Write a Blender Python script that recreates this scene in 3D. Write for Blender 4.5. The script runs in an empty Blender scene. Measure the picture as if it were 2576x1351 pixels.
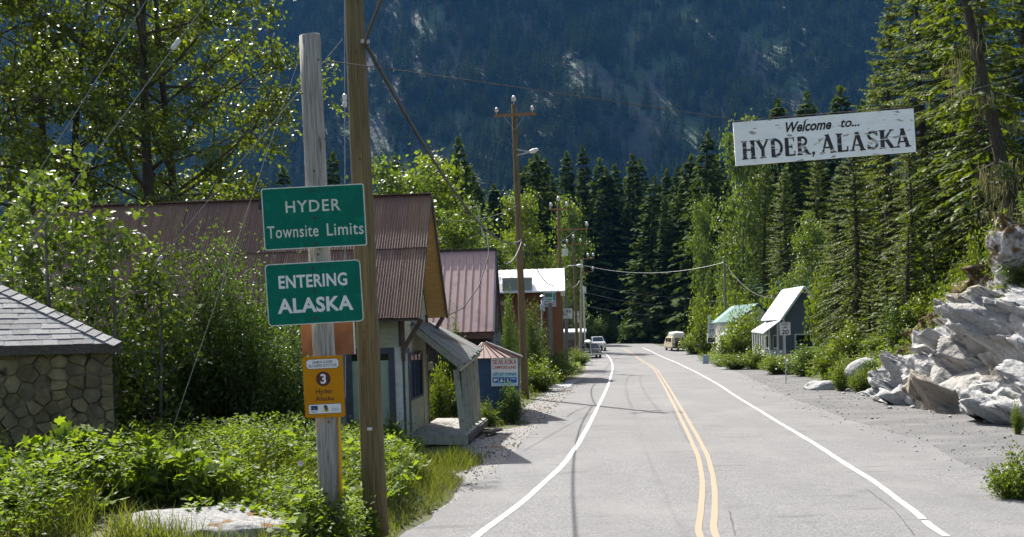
import bpy, math, random
import numpy as np
from mathutils import Vector, Matrix
rad = math.radians
random.seed(11)
rng = np.random.default_rng(11)
SC = bpy.context.scene
COL = SC.collection

# ------------------------------------------------------------------ camera, sky, sun, exposure
F, CX, CY, CAM_H = 2400.0, 1288.0, 955.0, 3.0           # focal length and principal point on a 2576 x 1351 frame
PITCH, ROLL = 2.5, 1.5
RM = Matrix.Rotation(rad(90 - PITCH), 3, 'X') @ Matrix.Rotation(rad(-ROLL), 3, 'Z')
cam_d = bpy.data.cameras.new('camera')
cam_d.sensor_width = 36.0
cam_d.lens = 36.0 * F / 2576.0
cam_d.shift_y = (CY - 675.5) / 2576.0
cam_d.clip_start, cam_d.clip_end = 0.1, 12000.0
cam = bpy.data.objects.new('camera', cam_d)
COL.objects.link(cam)
cam.matrix_world = Matrix.Translation((0, 0, CAM_H)) @ RM.to_4x4()
SC.camera = cam

SUN_EL = 50.0
SUN_AZ = 25.5                                            # degrees from +Y towards -X
to_sun = Vector((-math.sin(rad(SUN_AZ)) * math.cos(rad(SUN_EL)), math.cos(rad(SUN_AZ)) * math.cos(rad(SUN_EL)), math.sin(rad(SUN_EL))))
world = bpy.data.worlds.new('World')
SC.world = world
world.use_nodes = True
wn = world.node_tree.nodes
wn.clear()
sky = wn.new('ShaderNodeTexSky')
sky.sky_type = 'NISHITA'
sky.sun_disc = False
sky.sun_elevation = rad(SUN_EL)
sky.sun_rotation = rad(360 - SUN_AZ)
sky.air_density, sky.dust_density, sky.ozone_density = 1.0, 4.5, 0.6
bg = wn.new('ShaderNodeBackground')
bg.inputs['Strength'].default_value = 0.10
wo = wn.new('ShaderNodeOutputWorld')
world.node_tree.links.new(sky.outputs[0], bg.inputs[0])
world.node_tree.links.new(bg.outputs[0], wo.inputs[0])
sun_d = bpy.data.lights.new('sun', 'SUN')
sun_d.energy = 4.6
sun_d.angle = rad(0.53)
sun_d.color = (1.0, 0.965, 0.90)
sun = bpy.data.objects.new('sun', sun_d)
COL.objects.link(sun)
sun.rotation_euler = to_sun.to_track_quat('Z', 'Y').to_euler()
sun.location = (0, 0, 60)
SC.view_settings.view_transform = 'Standard'
SC.view_settings.look = 'None'
SC.view_settings.exposure = 1.3
SC.view_settings.gamma = 1.0
SC.view_settings.use_curve_mapping = False
SC.render.engine = 'CYCLES'
cy = SC.cycles
cy.max_bounces, cy.diffuse_bounces, cy.glossy_bounces, cy.transmission_bounces = 6, 3, 3, 4
cy.transparent_max_bounces, cy.volume_bounces = 6, 0
cy.sample_clamp_indirect = 4.0
cy.use_denoising = True

# ------------------------------------------------------------------ photograph -> place
def ray(x, y):
    return RM @ Vector(((x - CX) / F, -(y - CY) / F, -1.0))
def at(x, y, Y):
    """the point seen at (x, y) that lies at distance Y"""
    d = ray(x, y); t = Y / d.y
    return Vector((d.x * t, Y, CAM_H + d.z * t))
def sstep(t):
    t = np.clip(t, 0, 1); return t * t * (3 - 2 * t)
def zr(Y):
    return 1.3 * sstep((np.asarray(Y, float) - 95) / 85)
def gnd(x, y):
    """where the road level is met at (x, y)"""
    d = ray(x, y); t = 5.0
    while t < 600:
        if CAM_H + d.z * t <= float(zr(d.y * t)): break
        t += 0.25
    return Vector((d.x * t, d.y * t, float(zr(d.y * t))))

# ------------------------------------------------------------------ noise in numpy
def _h(ix, iy, s):
    n = (ix.astype(np.int64) * 374761393 + iy.astype(np.int64) * 668265263 + s * 1274126177) & 0x7fffffff
    n = ((n ^ (n >> 13)) * 1274126177) & 0x7fffffff
    return ((n ^ (n >> 16)) & 0xffff) / 65535.0
def vnoise(x, y, s=0):
    x = np.asarray(x, float); y = np.asarray(y, float)
    ix, iy = np.floor(x), np.floor(y); fx, fy = x - ix, y - iy
    fx = fx * fx * (3 - 2 * fx); fy = fy * fy * (3 - 2 * fy)
    a, b, c, d = _h(ix, iy, s), _h(ix + 1, iy, s), _h(ix, iy + 1, s), _h(ix + 1, iy + 1, s)
    return (a * (1 - fx) + b * fx) * (1 - fy) + (c * (1 - fx) + d * fx) * fy
def fbm(x, y, s=0, o=4):
    r = 0; a = 0.5
    for k in range(o):
        r = r + a * (vnoise(x, y, s + k) - 0.5) * 2
        x = x * 2.03; y = y * 2.03; a *= 0.5
    return r

# ------------------------------------------------------------------ materials
MATS = {}
def nodes_of(name):
    m = bpy.data.materials.new(name); m.use_nodes = True
    nt = m.node_tree
    return m, nt, nt.nodes['Principled BSDF'], nt.nodes['Material Output']
def pm(name, c1, c2=None, rough=0.7, scale=6.0, stretch=(1, 1, 1), bump=0.0, bscale=None, metal=0.0, spec=0.4, lo=0.35, hi=0.65,
       c3=None, scale3=1.0, lo3=0.55, hi3=0.7, detail=6.0, coord='Object', bdist=0.02, stretch3=(1, 1, 1)):
    """procedural surface: two colours mixed by noise, a third in larger patches, and fine relief"""
    if name in MATS: return MATS[name]
    m, nt, b, out = nodes_of(name)
    N, L = nt.nodes, nt.links
    b.inputs['Roughness'].default_value = rough
    b.inputs['Metallic'].default_value = metal
    b.inputs['Specular IOR Level'].default_value = spec
    tc = N.new('ShaderNodeTexCoord')
    def noise(sc, st, det=detail):
        mp = N.new('ShaderNodeMapping'); mp.inputs['Scale'].default_value = st
        L.new(tc.outputs[coord], mp.inputs[0])
        n = N.new('ShaderNodeTexNoise'); n.inputs['Scale'].default_value = sc; n.inputs['Detail'].default_value = det
        L.new(mp.outputs[0], n.inputs['Vector'])
        return n
    def ramp(src, a, z):
        r = N.new('ShaderNodeMapRange'); r.inputs[1].default_value = a; r.inputs[2].default_value = z
        L.new(src, r.inputs[0]); return r.outputs[0]
    def mix(fac, a, c):
        mx = N.new('ShaderNodeMix'); mx.data_type = 'RGBA'
        L.new(fac, mx.inputs[0])
        for s, v in ((6, a), (7, c)):
            if isinstance(v, tuple): mx.inputs[s].default_value = (*v, 1)
            else: L.new(v, mx.inputs[s])
        return mx.outputs[2]
    col = c1
    if c2 is not None:
        n1 = noise(scale, stretch); col = mix(ramp(n1.outputs[0], lo, hi), c1, c2)
    if c3 is not None:
        n3 = noise(scale3, stretch3); col = mix(ramp(n3.outputs[0], lo3, hi3), col, c3)
    if isinstance(col, tuple): b.inputs['Base Color'].default_value = (*col, 1)
    else: L.new(col, b.inputs['Base Color'])
    if bump:
        n2 = noise(bscale or scale * 3, stretch, 5)
        bp = N.new('ShaderNodeBump'); bp.inputs['Strength'].default_value = bump; bp.inputs['Distance'].default_value = bdist
        L.new(n2.outputs[0], bp.inputs['Height']); L.new(bp.outputs[0], b.inputs['Normal'])
    MATS[name] = m
    return m
def leaf_mat(name, dark, light, trans=0.45, rough=0.4, spec=0.5, tint=(1.0, 1.0, 0.35), gain=1.5):
    """leaf: per-leaf colour from the attribute v, light shining through from behind"""
    m, nt, b, out = nodes_of(name)
    N, L = nt.nodes, nt.links
    a = N.new('ShaderNodeAttribute'); a.attribute_name = 'v'
    mx = N.new('ShaderNodeMix'); mx.data_type = 'RGBA'
    mx.inputs[6].default_value = (*dark, 1); mx.inputs[7].default_value = (*light, 1)
    L.new(a.outputs['Fac'], mx.inputs[0]); L.new(mx.outputs[2], b.inputs['Base Color'])
    b.inputs['Roughness'].default_value = rough; b.inputs['Specular IOR Level'].default_value = spec
    t = N.new('ShaderNodeBsdfTranslucent')
    tm = N.new('ShaderNodeMix'); tm.data_type = 'RGBA'; tm.blend_type = 'MULTIPLY'; tm.inputs[0].default_value = 1.0
    L.new(mx.outputs[2], tm.inputs[6]); tm.inputs[7].default_value = (tint[0] * gain, tint[1] * gain, tint[2] * gain, 1)
    tm.clamp_result = False
    L.new(tm.outputs[2], t.inputs[0])
    ms = N.new('ShaderNodeMixShader'); ms.inputs[0].default_value = trans
    L.new(b.outputs[0], ms.inputs[1]); L.new(t.outputs[0], ms.inputs[2]); L.new(ms.outputs[0], out.inputs[0])
    MATS[name] = m
    return m

# ------------------------------------------------------------------ objects
WM = {}                                                 # world matrix of every parent
def tag(o, label=None, cat=None, group=None, kind=None):
    if label: o['label'] = label
    if cat: o['category'] = cat
    if group: o['group'] = group
    if kind: o['kind'] = kind
    return o
def thing(name, label, cat, loc, rz=0.0, group=None, scale=1.0):
    o = bpy.data.objects.new(name, None)
    COL.objects.link(o)
    o.empty_display_size = 0.2
    o.location = loc; o.rotation_euler = (0, 0, rz); o.scale = (scale,) * 3
    WM[o] = Matrix.LocRotScale(Vector(loc), Matrix.Rotation(rz, 3, 'Z').to_quaternion(), Vector((scale,) * 3))
    return tag(o, label, cat, group)
def link(name, mesh, parent=None, mat4=None, world=True):
    """an object on shared mesh data; mat4 in world space unless world is False"""
    o = bpy.data.objects.new(name, mesh)
    COL.objects.link(o)
    m = mat4 or Matrix.Identity(4)
    WM[o] = m if world or parent is None else WM[parent] @ m
    if parent is not None:
        o.parent = parent
        m = WM[parent].inverted() @ m if world else m
    o.matrix_basis = m
    return o
def np_mesh(name, V, faces_flat, counts, mat=None, v=None, smooth=False):
    me = bpy.data.meshes.new(name)
    V = np.ascontiguousarray(V, np.float32)
    me.vertices.add(len(V)); me.vertices.foreach_set('co', V.ravel())
    me.loops.add(len(faces_flat)); me.loops.foreach_set('vertex_index', np.asarray(faces_flat, np.int32))
    counts = np.asarray(counts, np.int32)
    me.polygons.add(len(counts))
    st = np.zeros(len(counts), np.int32); st[1:] = np.cumsum(counts)[:-1]
    me.polygons.foreach_set('loop_start', st)
    me.update(calc_edges=True)
    if smooth: me.polygons.foreach_set('use_smooth', np.ones(len(counts), bool))
    if v is not None:
        a = me.attributes.new('v', 'FLOAT', 'POINT'); a.data.foreach_set('value', np.asarray(v, np.float32))
    if mat: me.materials.append(mat)
    return me
class Frame:
    """a right-handed frame on the ground: u to the right, v away, w up"""
    def __init__(s, o, deg=0.0, tilt=0.0):
        s.o = Vector(o); R = Matrix.Rotation(rad(deg), 3, 'Z') @ Matrix.Rotation(rad(-tilt), 3, 'Y')
        s.R = R; s.u, s.v, s.w = R.col[0], R.col[1], R.col[2]
    def __call__(s, u, v, w): return s.o + s.u * u + s.v * v + s.w * w
    def mat(s, u, v, w): return Matrix.Translation(s(u, v, w)) @ s.R.to_4x4()
class MB:
    def __init__(s): s.V = []; s.F = []
    def add(s, vs, fs):
        k = len(s.V); s.V += [tuple(v) for v in vs]; s.F += [tuple(i + k for i in f) for f in fs]; return s
    def hexa(s, p):
        """eight corners: bottom ring then top ring"""
        return s.add(p, [(3, 2, 1, 0), (4, 5, 6, 7), (0, 1, 5, 4), (1, 2, 6, 5), (2, 3, 7, 6), (3, 0, 4, 7)])
    def box(s, fr, u0, u1, v0, v1, w0, w1):
        return s.hexa([fr(u0, v0, w0), fr(u1, v0, w0), fr(u1, v1, w0), fr(u0, v1, w0), fr(u0, v0, w1), fr(u1, v0, w1), fr(u1, v1, w1), fr(u0, v1, w1)])
    def bar(s, a, b, w, h, up=(0, 0, 1)):
        """a squared timber from a to b"""
        a, b = Vector(a), Vector(b); d = (b - a).normalized(); x = d.cross(Vector(up))
        if x.length < 1e-4: x = d.cross(Vector((0, 1, 0)))
        x.normalize(); y = x.cross(d)
        q = [x * sx * w / 2 + y * sy * h / 2 for sx, sy in ((-1, -1), (1, -1), (1, 1), (-1, 1))]
        return s.hexa([a + c for c in q] + [b + c for c in q])
    def tube(s, pts, r, n=8, cap=True):
        pts = [Vector(p) for p in pts]; m = len(pts)
        rs = list(r) if hasattr(r, '__len__') else [r] * m
        rings = []; x = None
        for i, p in enumerate(pts):
            d = (pts[min(i + 1, m - 1)] - pts[max(i - 1, 0)]).normalized()
            if x is None:
                x = d.cross(Vector((0.13, 0.31, 0.94)))
                if x.length < 0.05: x = d.cross(Vector((1, 0, 0)))
            x = (x - d * x.dot(d)).normalized(); y = d.cross(x)
            rings.append([p + (x * math.cos(2 * math.pi * k / n) + y * math.sin(2 * math.pi * k / n)) * rs[i] for k in range(n)])
        vs = [v for q in rings for v in q]; fs = []
        for i in range(m - 1):
            for k in range(n):
                k2 = (k + 1) % n; fs.append((i * n + k, i * n + k2, (i + 1) * n + k2, (i + 1) * n + k))
        if cap:
            fs.append(tuple(range(n))[::-1]); fs.append(tuple((m - 1) * n + k for k in range(n)))
        return s.add(vs, fs)
    def prism(s, pts, d):
        """a polygon pushed along the vector d"""
        pts = [Vector(p) for p in pts]; n = len(pts); d = Vector(d)
        vs = pts + [p + d for p in pts]
        return s.add(vs, [tuple(range(n))[::-1], tuple(range(n, 2 * n))] + [(i, (i + 1) % n, (i + 1) % n + n, i + n) for i in range(n)])
    def mesh(s, name, mat=None, smooth=False):
        me = bpy.data.meshes.new(name); me.from_pydata(s.V, [], s.F)
        if smooth: me.polygons.foreach_set('use_smooth', [True] * len(me.polygons))
        if mat: me.materials.append(mat)
        me.update(); return me
    def build(s, name, mat, parent=None, smooth=False, org=None):
        """vertices given in world space; the origin goes to the parent's, or to org (default: lowest point)"""
        V = np.array(s.V, float)
        if parent is not None:
            I = np.array(WM[parent].inverted())
            s.V = [tuple(p) for p in (V @ I[:3, :3].T + I[:3, 3])]
            me = s.mesh(name, mat, smooth)
            o = bpy.data.objects.new(name, me); COL.objects.link(o); o.parent = parent; WM[o] = WM[parent]
            return o
        if org is None:
            c = (V.min(0) + V.max(0)) / 2; org = Vector((c[0], c[1], V[:, 2].min()))
        org = Vector(org); s.V = [tuple(Vector(p) - org) for p in s.V]
        o = bpy.data.objects.new(name, s.mesh(name, mat, smooth)); COL.objects.link(o); o.location = org
        WM[o] = Matrix.Translation(org)
        return o
def rrect(w, h, r, n=5):
    pts = []
    for cx, cz, a0 in ((w / 2 - r, h / 2 - r, 0), (-w / 2 + r, h / 2 - r, 90), (-w / 2 + r, -h / 2 + r, 180), (w / 2 - r, -h / 2 + r, 270)):
        for k in range(n + 1):
            a = rad(a0 + 90 * k / n); pts.append((cx + r * math.cos(a), cz + r * math.sin(a)))
    return pts
def circle2(cx, cz, r, n=28, r2=None):
    return [(cx + r * math.cos(2 * math.pi * k / n), cz + (r2 or r) * math.sin(2 * math.pi * k / n)) for k in range(n)]
def plate(fr, pts2, v0, v1, name, mat, parent, rot=0):
    """a flat sheet in the u-w plane of fr, from depth v0 (front) to v1 (back)"""
    mb = MB(); mb.prism([fr(x, v0, z) for x, z in pts2], fr.v * (v1 - v0))
    return mb.build(name, mat, parent)
def text(fr, body, cx, cz, w, h, v, name, mat, parent, shear=0.0, bold=0.0, thick=0.001, spacing=1.0):
    """lettering fitted to a box w x h centred at (cx, cz) in the u-w plane of fr"""
    cu = bpy.data.curves.new('t', 'FONT'); cu.body = body; cu.shear = shear; cu.offset = bold; cu.space_character = spacing
    cu.resolution_u = 3; cu.align_x = 'CENTER'; cu.space_line = 0.9
    ob = bpy.data.objects.new('t', cu); COL.objects.link(ob)
    dg = bpy.context.evaluated_depsgraph_get()
    me0 = ob.evaluated_get(dg).to_mesh()
    V = np.array([v_.co[:] for v_ in me0.vertices]); Fs = [tuple(p.vertices) for p in me0.polygons]
    ob.evaluated_get(dg).to_mesh_clear()
    bpy.data.objects.remove(ob); bpy.data.curves.remove(cu)
    lo, hi = V.min(0), V.max(0)
    X = (V[:, 0] - (lo[0] + hi[0]) / 2) / (hi[0] - lo[0]) * w + cx
    Z = (V[:, 1] - (lo[1] + hi[1]) / 2) / (hi[1] - lo[1]) * h + cz
    mb = MB(); n = len(V)
    mb.add([fr(x, v, z) for x, z in zip(X, Z)], Fs)
    return mb.build(name, mat, parent)
def catenary(a, b, sag, n=14):
    a, b = Vector(a), Vector(b)
    return [a.lerp(b, k / n) - Vector((0, 0, sag * 4 * (k / n) * (1 - k / n))) for k in range(n + 1)]
# ------------------------------------------------------------------ road layout from the photograph
def curve_x(px, near_slope=None, smooth=0.10):
    """pixel points -> X as a smooth function of Y"""
    P = sorted([gnd(x, y)[:2] for x, y in px], key=lambda p: p[1])
    Y = np.array([p[1] for p in P]); X = np.array([p[0] for p in P])
    if near_slope is None: near_slope = (X[2] - X[0]) / (Y[2] - Y[0])
    ly = np.linspace(math.log(4), math.log(260), 500)
    yy = np.exp(ly)
    xx = np.interp(yy, Y, X)
    xx = np.where(yy < Y[0], X[0] + (yy - Y[0]) * near_slope, xx)
    fs = (X[-1] - X[-3]) / max(Y[-1] - Y[-3], 1e-3)
    xx = np.where(yy > Y[-1], X[-1] + (yy - Y[-1]) * fs, xx)
    k = int(smooth * 500 / (ly[-1] - ly[0])); w = np.hanning(2 * k + 1); w /= w.sum()
    xs = np.convolve(np.pad(xx, k, 'edge'), w, 'valid')
    xs[:k] = xx[:k]; xs[-k:] = xx[-k:]
    return lambda q: np.interp(q, yy, xs)
LINE_L = curve_x([(1208, 1346), (1257, 1314), (1311, 1272), (1366, 1222), (1414, 1176), (1453, 1121), (1482, 1070), (1507.5, 1018), (1530, 970), (1541, 931), (1541, 918), (1537, 905), (1527, 893), (1512, 882)], 0.18)
LINE_R = curve_x([(2365, 1347), (2318, 1309), (2264, 1267), (2197, 1215), (2137, 1178), (2083, 1142), (2026, 1105), (1955, 1062), (1905, 1031), (1851, 998), (1807, 968), (1752, 937), (1697, 910), (1638, 884), (1611, 873)], 0.0)
LINE_C = curve_x([(1773, 1349), (1779, 1301), (1783, 1253), (1781, 1205), (1768, 1150), (1738, 1089), (1708, 1031), (1680, 980), (1650, 931), (1633, 918), (1590, 889), (1564, 875)], 0.06)
EDGE_L = curve_x([(1030, 1335), (1090, 1300), (1173, 1240), (1228, 1198), (1279, 1153), (1324, 1102), (1379, 1044), (1433, 989), (1470, 948), (1480, 925), (1478, 910), (1470, 900), (1455, 888)], 0.07)
def _tab(pts):
    Y, X = zip(*pts); return lambda q: np.interp(q, Y, X)
EDGE_R = _tab([(0, 8.6), (12, 8.8), (17, 9.2), (21, 9.9), (25.6, 10.8), (31.5, 11.1), (42, 12.3), (66, 16.2), (86, 18.6), (103, 19.8), (112, 23.5), (125, 26), (148, 26.5), (154, 24.0), (260, 34)])
BANK_R = _tab([(0, 15.5), (25, 15.4), (32.5, 15.2), (38.5, 15.6), (45.6, 16.6), (63, 19), (86, 19.6), (103, 20.2), (112, 24), (125, 26.6), (148, 27), (260, 40)])

def land(X, Y):
    """height of the ground"""
    X = np.asarray(X, float); Y = np.asarray(Y, float)
    z = zr(Y)
    dl = EDGE_L(np.clip(Y, 4, 260)) - X
    near = 1 - sstep((Y - 17.0) / 4.5)
    z = z + near * (0.46 * sstep((dl - 0.1) / 1.0) + 0.34 * sstep((dl - 0.9) / 1.8))
    z = z + (1 - near) * 0.30 * sstep((dl - 3.0) / 3.0) * (1 - sstep((Y - 30) / 12))
    dr = X - BANK_R(np.clip(Y, 0, 260))
    bank = (1 - sstep((Y - 52) / 26)) * sstep((Y - 8) / 12)
    rk_ = 1 - sstep((Y - 42) / 5)                           # the ground lies under the rock there
    d_ = np.maximum(dr, 0)
    rise = rk_ * (np.maximum(0.62 * d_ - 0.5, 0) * (d_ < 9) + (d_ >= 9) * (5.08 + 0.22 * (d_ - 9)) + 4.6 * sstep((d_ - 4.3) / 2.0)) + (1 - rk_) * (5.5 * (1 - np.exp(-d_ / 6.0)) + 0.18 * d_)
    z = z + bank * rise * sstep(dr / 1.5)
    z = z + 0.35 * sstep(dr / 1.4) * (1 - bank) * (Y < 150)
    off = np.minimum(sstep((dl - 1.0) / 3) + sstep((dr - 0.3) / 3), 1)
    z = z + off * 0.10 * fbm(X * 0.35, Y * 0.35, 3)
    return z
def land1(x, y): return float(land(np.array([x]), np.array([y]))[0])

M_ground = pm('forest_floor', (0.04, 0.055, 0.016), (0.085, 0.08, 0.035), 0.95, scale=1.2, bump=0.5, bscale=8, c3=(0.05, 0.075, 0.02), scale3=0.35, bdist=0.05)
xs = np.concatenate([np.linspace(-1500, -60, 24), np.linspace(-55, -14, 42), np.arange(-13.5, 30, 0.4), np.linspace(30.5, 80, 50), np.linspace(90, 1500, 24)])
ys = np.concatenate([np.linspace(-300, -8, 12), np.arange(-6, 60, 0.4), np.linspace(60.5, 230, 120), np.linspace(240, 1700, 30)])
GX, GY = np.meshgrid(xs, ys)
GZ = land(GX, GY)
inside = (GX > EDGE_L(np.clip(GY, 4, 260)) + 0.25) & (GX < BANK_R(np.clip(GY, 0, 260)) - 0.3) & (GY < 200)
GZ = GZ - np.where(inside, 0.06, 0.012)
nx, ny = len(xs), len(ys)
idx = np.arange(nx * ny).reshape(ny, nx)
q = np.stack([idx[:-1, :-1], idx[:-1, 1:], idx[1:, 1:], idx[1:, :-1]], -1).reshape(-1, 4)
me = np_mesh('ground', np.stack([GX, GY, GZ], -1).reshape(-1, 3), q.ravel(), np.full(len(q), 4), M_ground, smooth=True)
tag(link('ground', me), kind='structure')

def strip(name, fl, fr_, y0, y1, lift, mat, parent=None, n=400, cols=2, wob=0.0, seed=0):
    yy = np.exp(np.linspace(math.log(y0), math.log(y1), n))
    a, b = fl(yy), fr_(yy)
    if wob:
        a = a + wob * fbm(yy * 0.9, yy * 0 + seed, seed); b = b + wob * fbm(yy * 0.9, yy * 0 + seed + 9, seed + 5)
        if wob > .05: a = a + .05 * fbm(yy * 5, yy * 0, seed + 2, 3); b = b + .12 * fbm(yy * 4, yy * 0, seed + 3, 3)
    t = np.linspace(0, 1, cols)
    X = a[:, None] * (1 - t) + b[:, None] * t; Y = np.repeat(yy[:, None], cols, 1)
    Z = zr(Y) + lift
    ii = np.arange(n * cols).reshape(n, cols)
    qq = np.stack([ii[:-1, :-1], ii[:-1, 1:], ii[1:, 1:], ii[1:, :-1]], -1).reshape(-1, 4)
    me = np_mesh(name, np.stack([X, Y, Z], -1).reshape(-1, 3), qq.ravel(), np.full(len(qq), 4), mat, smooth=True)
    return link(name, me, parent)

# asphalt with wheel-worn bands, stains and chip grain
def road_mat():
    m, nt, b, out = nodes_of('worn_asphalt'); N, L = nt.nodes, nt.links
    b.inputs['Roughness'].default_value = .88; b.inputs['Specular IOR Level'].default_value = .22
    tc = N.new('ShaderNodeTexCoord')
    def ns(sc, st=(1, 1, 1), det=6):
        mp = N.new('ShaderNodeMapping'); mp.inputs['Scale'].default_value = st; L.new(tc.outputs['Object'], mp.inputs[0])
        n = N.new('ShaderNodeTexNoise'); n.inputs['Scale'].default_value = sc; n.inputs['Detail'].default_value = det; L.new(mp.outputs[0], n.inputs['Vector']); return n.outputs[0]
    def mr(s, a, z, o=1.0): r = N.new('ShaderNodeMapRange'); r.inputs[1].default_value = a; r.inputs[2].default_value = z; r.inputs[4].default_value = o; L.new(s, r.inputs[0]); return r.outputs[0]
    def mx(f, a, c):
        x = N.new('ShaderNodeMix'); x.data_type = 'RGBA'; L.new(f, x.inputs[0])
        for s_, v_ in ((6, a), (7, c)):
            if isinstance(v_, tuple): x.inputs[s_].default_value = (*v_, 1)
            else: L.new(v_, x.inputs[s_])
        return x.outputs[2]
    c = mx(mr(ns(26, det=8), .36, .64), (.105, .105, .107), (.20, .199, .198))      # stone chips
    c = mx(mr(ns(3.2, det=9), .45, .75, .5), c, (.11, .11, .11))                   # mottling
    c = mx(mr(ns(.9, (1, .16, 1)), .42, .72, .6), c, (.125, .125, .125))          # wheel-worn streaks along the road
    c = mx(mr(ns(.35), .5, .72, .55), c, (.20, .198, .192))                        # dusty pale patches
    c = mx(mr(ns(1.6, (.35, 1.3, 1), 9), .60, .70, .55), c, (.085, .084, .082))   # scuffs and stains across
    c = mx(mr(ns(9, det=9), .70, .74, .8), c, (.07, .07, .07))                    # oil spots
    L.new(c, b.inputs['Base Color'])
    bp = N.new('ShaderNodeBump'); bp.inputs['Strength'].default_value = .5; bp.inputs['Distance'].default_value = .008; L.new(ns(110, det=3), bp.inputs['Height']); L.new(bp.outputs[0], b.inputs['Normal'])
    return m
M_road = road_mat()
far_l = lambda y: np.where(y > 150, EDGE_L(y) - (y - 150) * 1.1, EDGE_L(y))
road = tag(strip('road', far_l, EDGE_R, 4, 205, 0.010, M_road, cols=8, wob=0.10, seed=2), kind='structure')
M_turn = pm('gravelly_asphalt', (0.07, 0.07, 0.072), (0.15, 0.15, 0.15), 0.95, scale=16, bump=.6, bscale=24, c3=(0.165, 0.164, 0.16), scale3=0.7, lo3=0.45, hi3=0.75, stretch3=(0.6, 1.3, 1), detail=9, spec=0.2)
turn = tag(strip('gravel_turnout', lambda y: EDGE_R(y) - 0.5, lambda y: BANK_R(y) + 0.4, 4, 150, 0.004, M_turn, cols=8, wob=0.2, seed=5), kind='structure')
M_white = pm('white_road_paint', (0.62, 0.62, 0.58), (0.42, 0.42, 0.40), 0.8, scale=9, bump=0.2, lo=0.45, hi=0.7, c3=(0.2, 0.2, 0.2), scale3=16, lo3=0.58, hi3=0.66)
M_yellow = pm('yellow_road_paint', (0.30, 0.205, 0.115), (0.24, 0.20, 0.15), 0.8, scale=9, bump=0.2, lo=0.4, hi=0.7, c3=(0.2, 0.19, 0.175), scale3=15, lo3=0.54, hi3=0.64)
strip('edge_line', lambda y: LINE_L(y) - 0.065, lambda y: LINE_L(y) + 0.065, 4, 150, 0.018, M_white, road, wob=0.012, seed=3)
def gap_line(name, y0, y1): strip(name, lambda y: LINE_R(y) - 0.06, lambda y: LINE_R(y) + 0.06, y0, y1, 0.018, M_white, road, n=200, wob=0.02, seed=4)
for a, b in ((4, 13.2), (13.5, 14.6), (14.75, 17.9), (18.0, 150)): gap_line('edge_line', a, b)
for s in (-1, 1):
    strip('centre_line', lambda y, s=s: LINE_C(y) + s * 0.115 - 0.055, lambda y, s=s: LINE_C(y) + s * 0.115 + 0.055, 4, 150, 0.018, M_yellow, road, wob=0.014, seed=6 + s)
# dark sealed cracks and tyre scuffs
M_tar = pm('tar_sealant', (0.035, 0.035, 0.037), (0.06, 0.06, 0.06), 0.7, scale=20)
def crack(px, w):
    P = [gnd(x, y) for x, y in px]; mb = MB()
    Q = []
    for a, b in zip(P[:-1], P[1:]):
        for k in range(6):
            p = a.lerp(b, k / 6); Q.append(p + Vector((random.gauss(0, 0.006), 0, 0)))
    Q.append(P[-1])
    vs, fs = [], []
    for i, p in enumerate(Q):
        d = (Q[min(i + 1, len(Q) - 1)] - Q[max(i - 1, 0)]).normalized(); n = Vector((-d.y, d.x, 0)) * w * random.uniform(0.3, 1)
        vs += [p + n + Vector((0, 0, 0.0145)), p - n + Vector((0, 0, 0.0145))]
        if i: k = 2 * i; fs.append((k - 2, k - 1, k + 1, k))
    mb.add(vs, fs); mb.build('crack', M_tar, road)
crack([(1835, 1290), (1842, 1318), (1850, 1351)], 0.02)
crack([(2300, 1351), (2250, 1290), (2180, 1235)], .012)
crack([(1500, 1200), (1640, 1190), (1760, 1178)], .008)
crack([(1540, 1060), (1700, 1054)], .012)
crack([(1690, 1032), (1700, 1050), (1715, 1085), (1735, 1118)], 0.02)

# gravel shoulder beside the porch
M_gravel = pm('pale_gravel', (0.11, 0.107, 0.102), (0.27, 0.262, 0.25), 0.95, scale=34, bump=0.9, bscale=45, c3=(0.17, 0.13, 0.08), scale3=1.2, lo3=0.55, hi3=0.7, detail=9)
def gravel_w(y): return 0.2 + 1.35 * sstep((y - 18.8) / 2.5) * (1 - sstep((y - 28) / 7)) + 1.1 * sstep((y - 33) / 3) * (1 - sstep((y - 58) / 20))
g = strip('gravel_shoulder', lambda y: EDGE_L(y) - gravel_w(y), lambda y: EDGE_L(y) + 0.12, 16.5, 110, 0.005, M_gravel, cols=8, wob=0.22, seed=8)
Vg = np.empty(len(g.data.vertices) * 3, np.float32); g.data.vertices.foreach_get('co', Vg); Vg = Vg.reshape(-1, 3)
Vg[:, 2] = land(Vg[:, 0], Vg[:, 1]) + 0.004
g.data.vertices.foreach_set('co', Vg.ravel()); g.data.update()
tag(g, kind='structure')
# paved entrance on the far side of the shoulder
M_apron = pm('apron_concrete', (0.27, 0.27, 0.27), (0.34, 0.34, 0.33), 0.9, scale=6, bump=0.2)
A = [gnd(1398, 962), gnd(1455, 957), gnd(1428, 978), gnd(1370, 981)]
mb = MB(); mb.prism([p + Vector((0, 0, 0.012)) for p in A], (0, 0, 0.01)); tag(mb.build('driveway_apron', M_apron), kind='structure')

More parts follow.
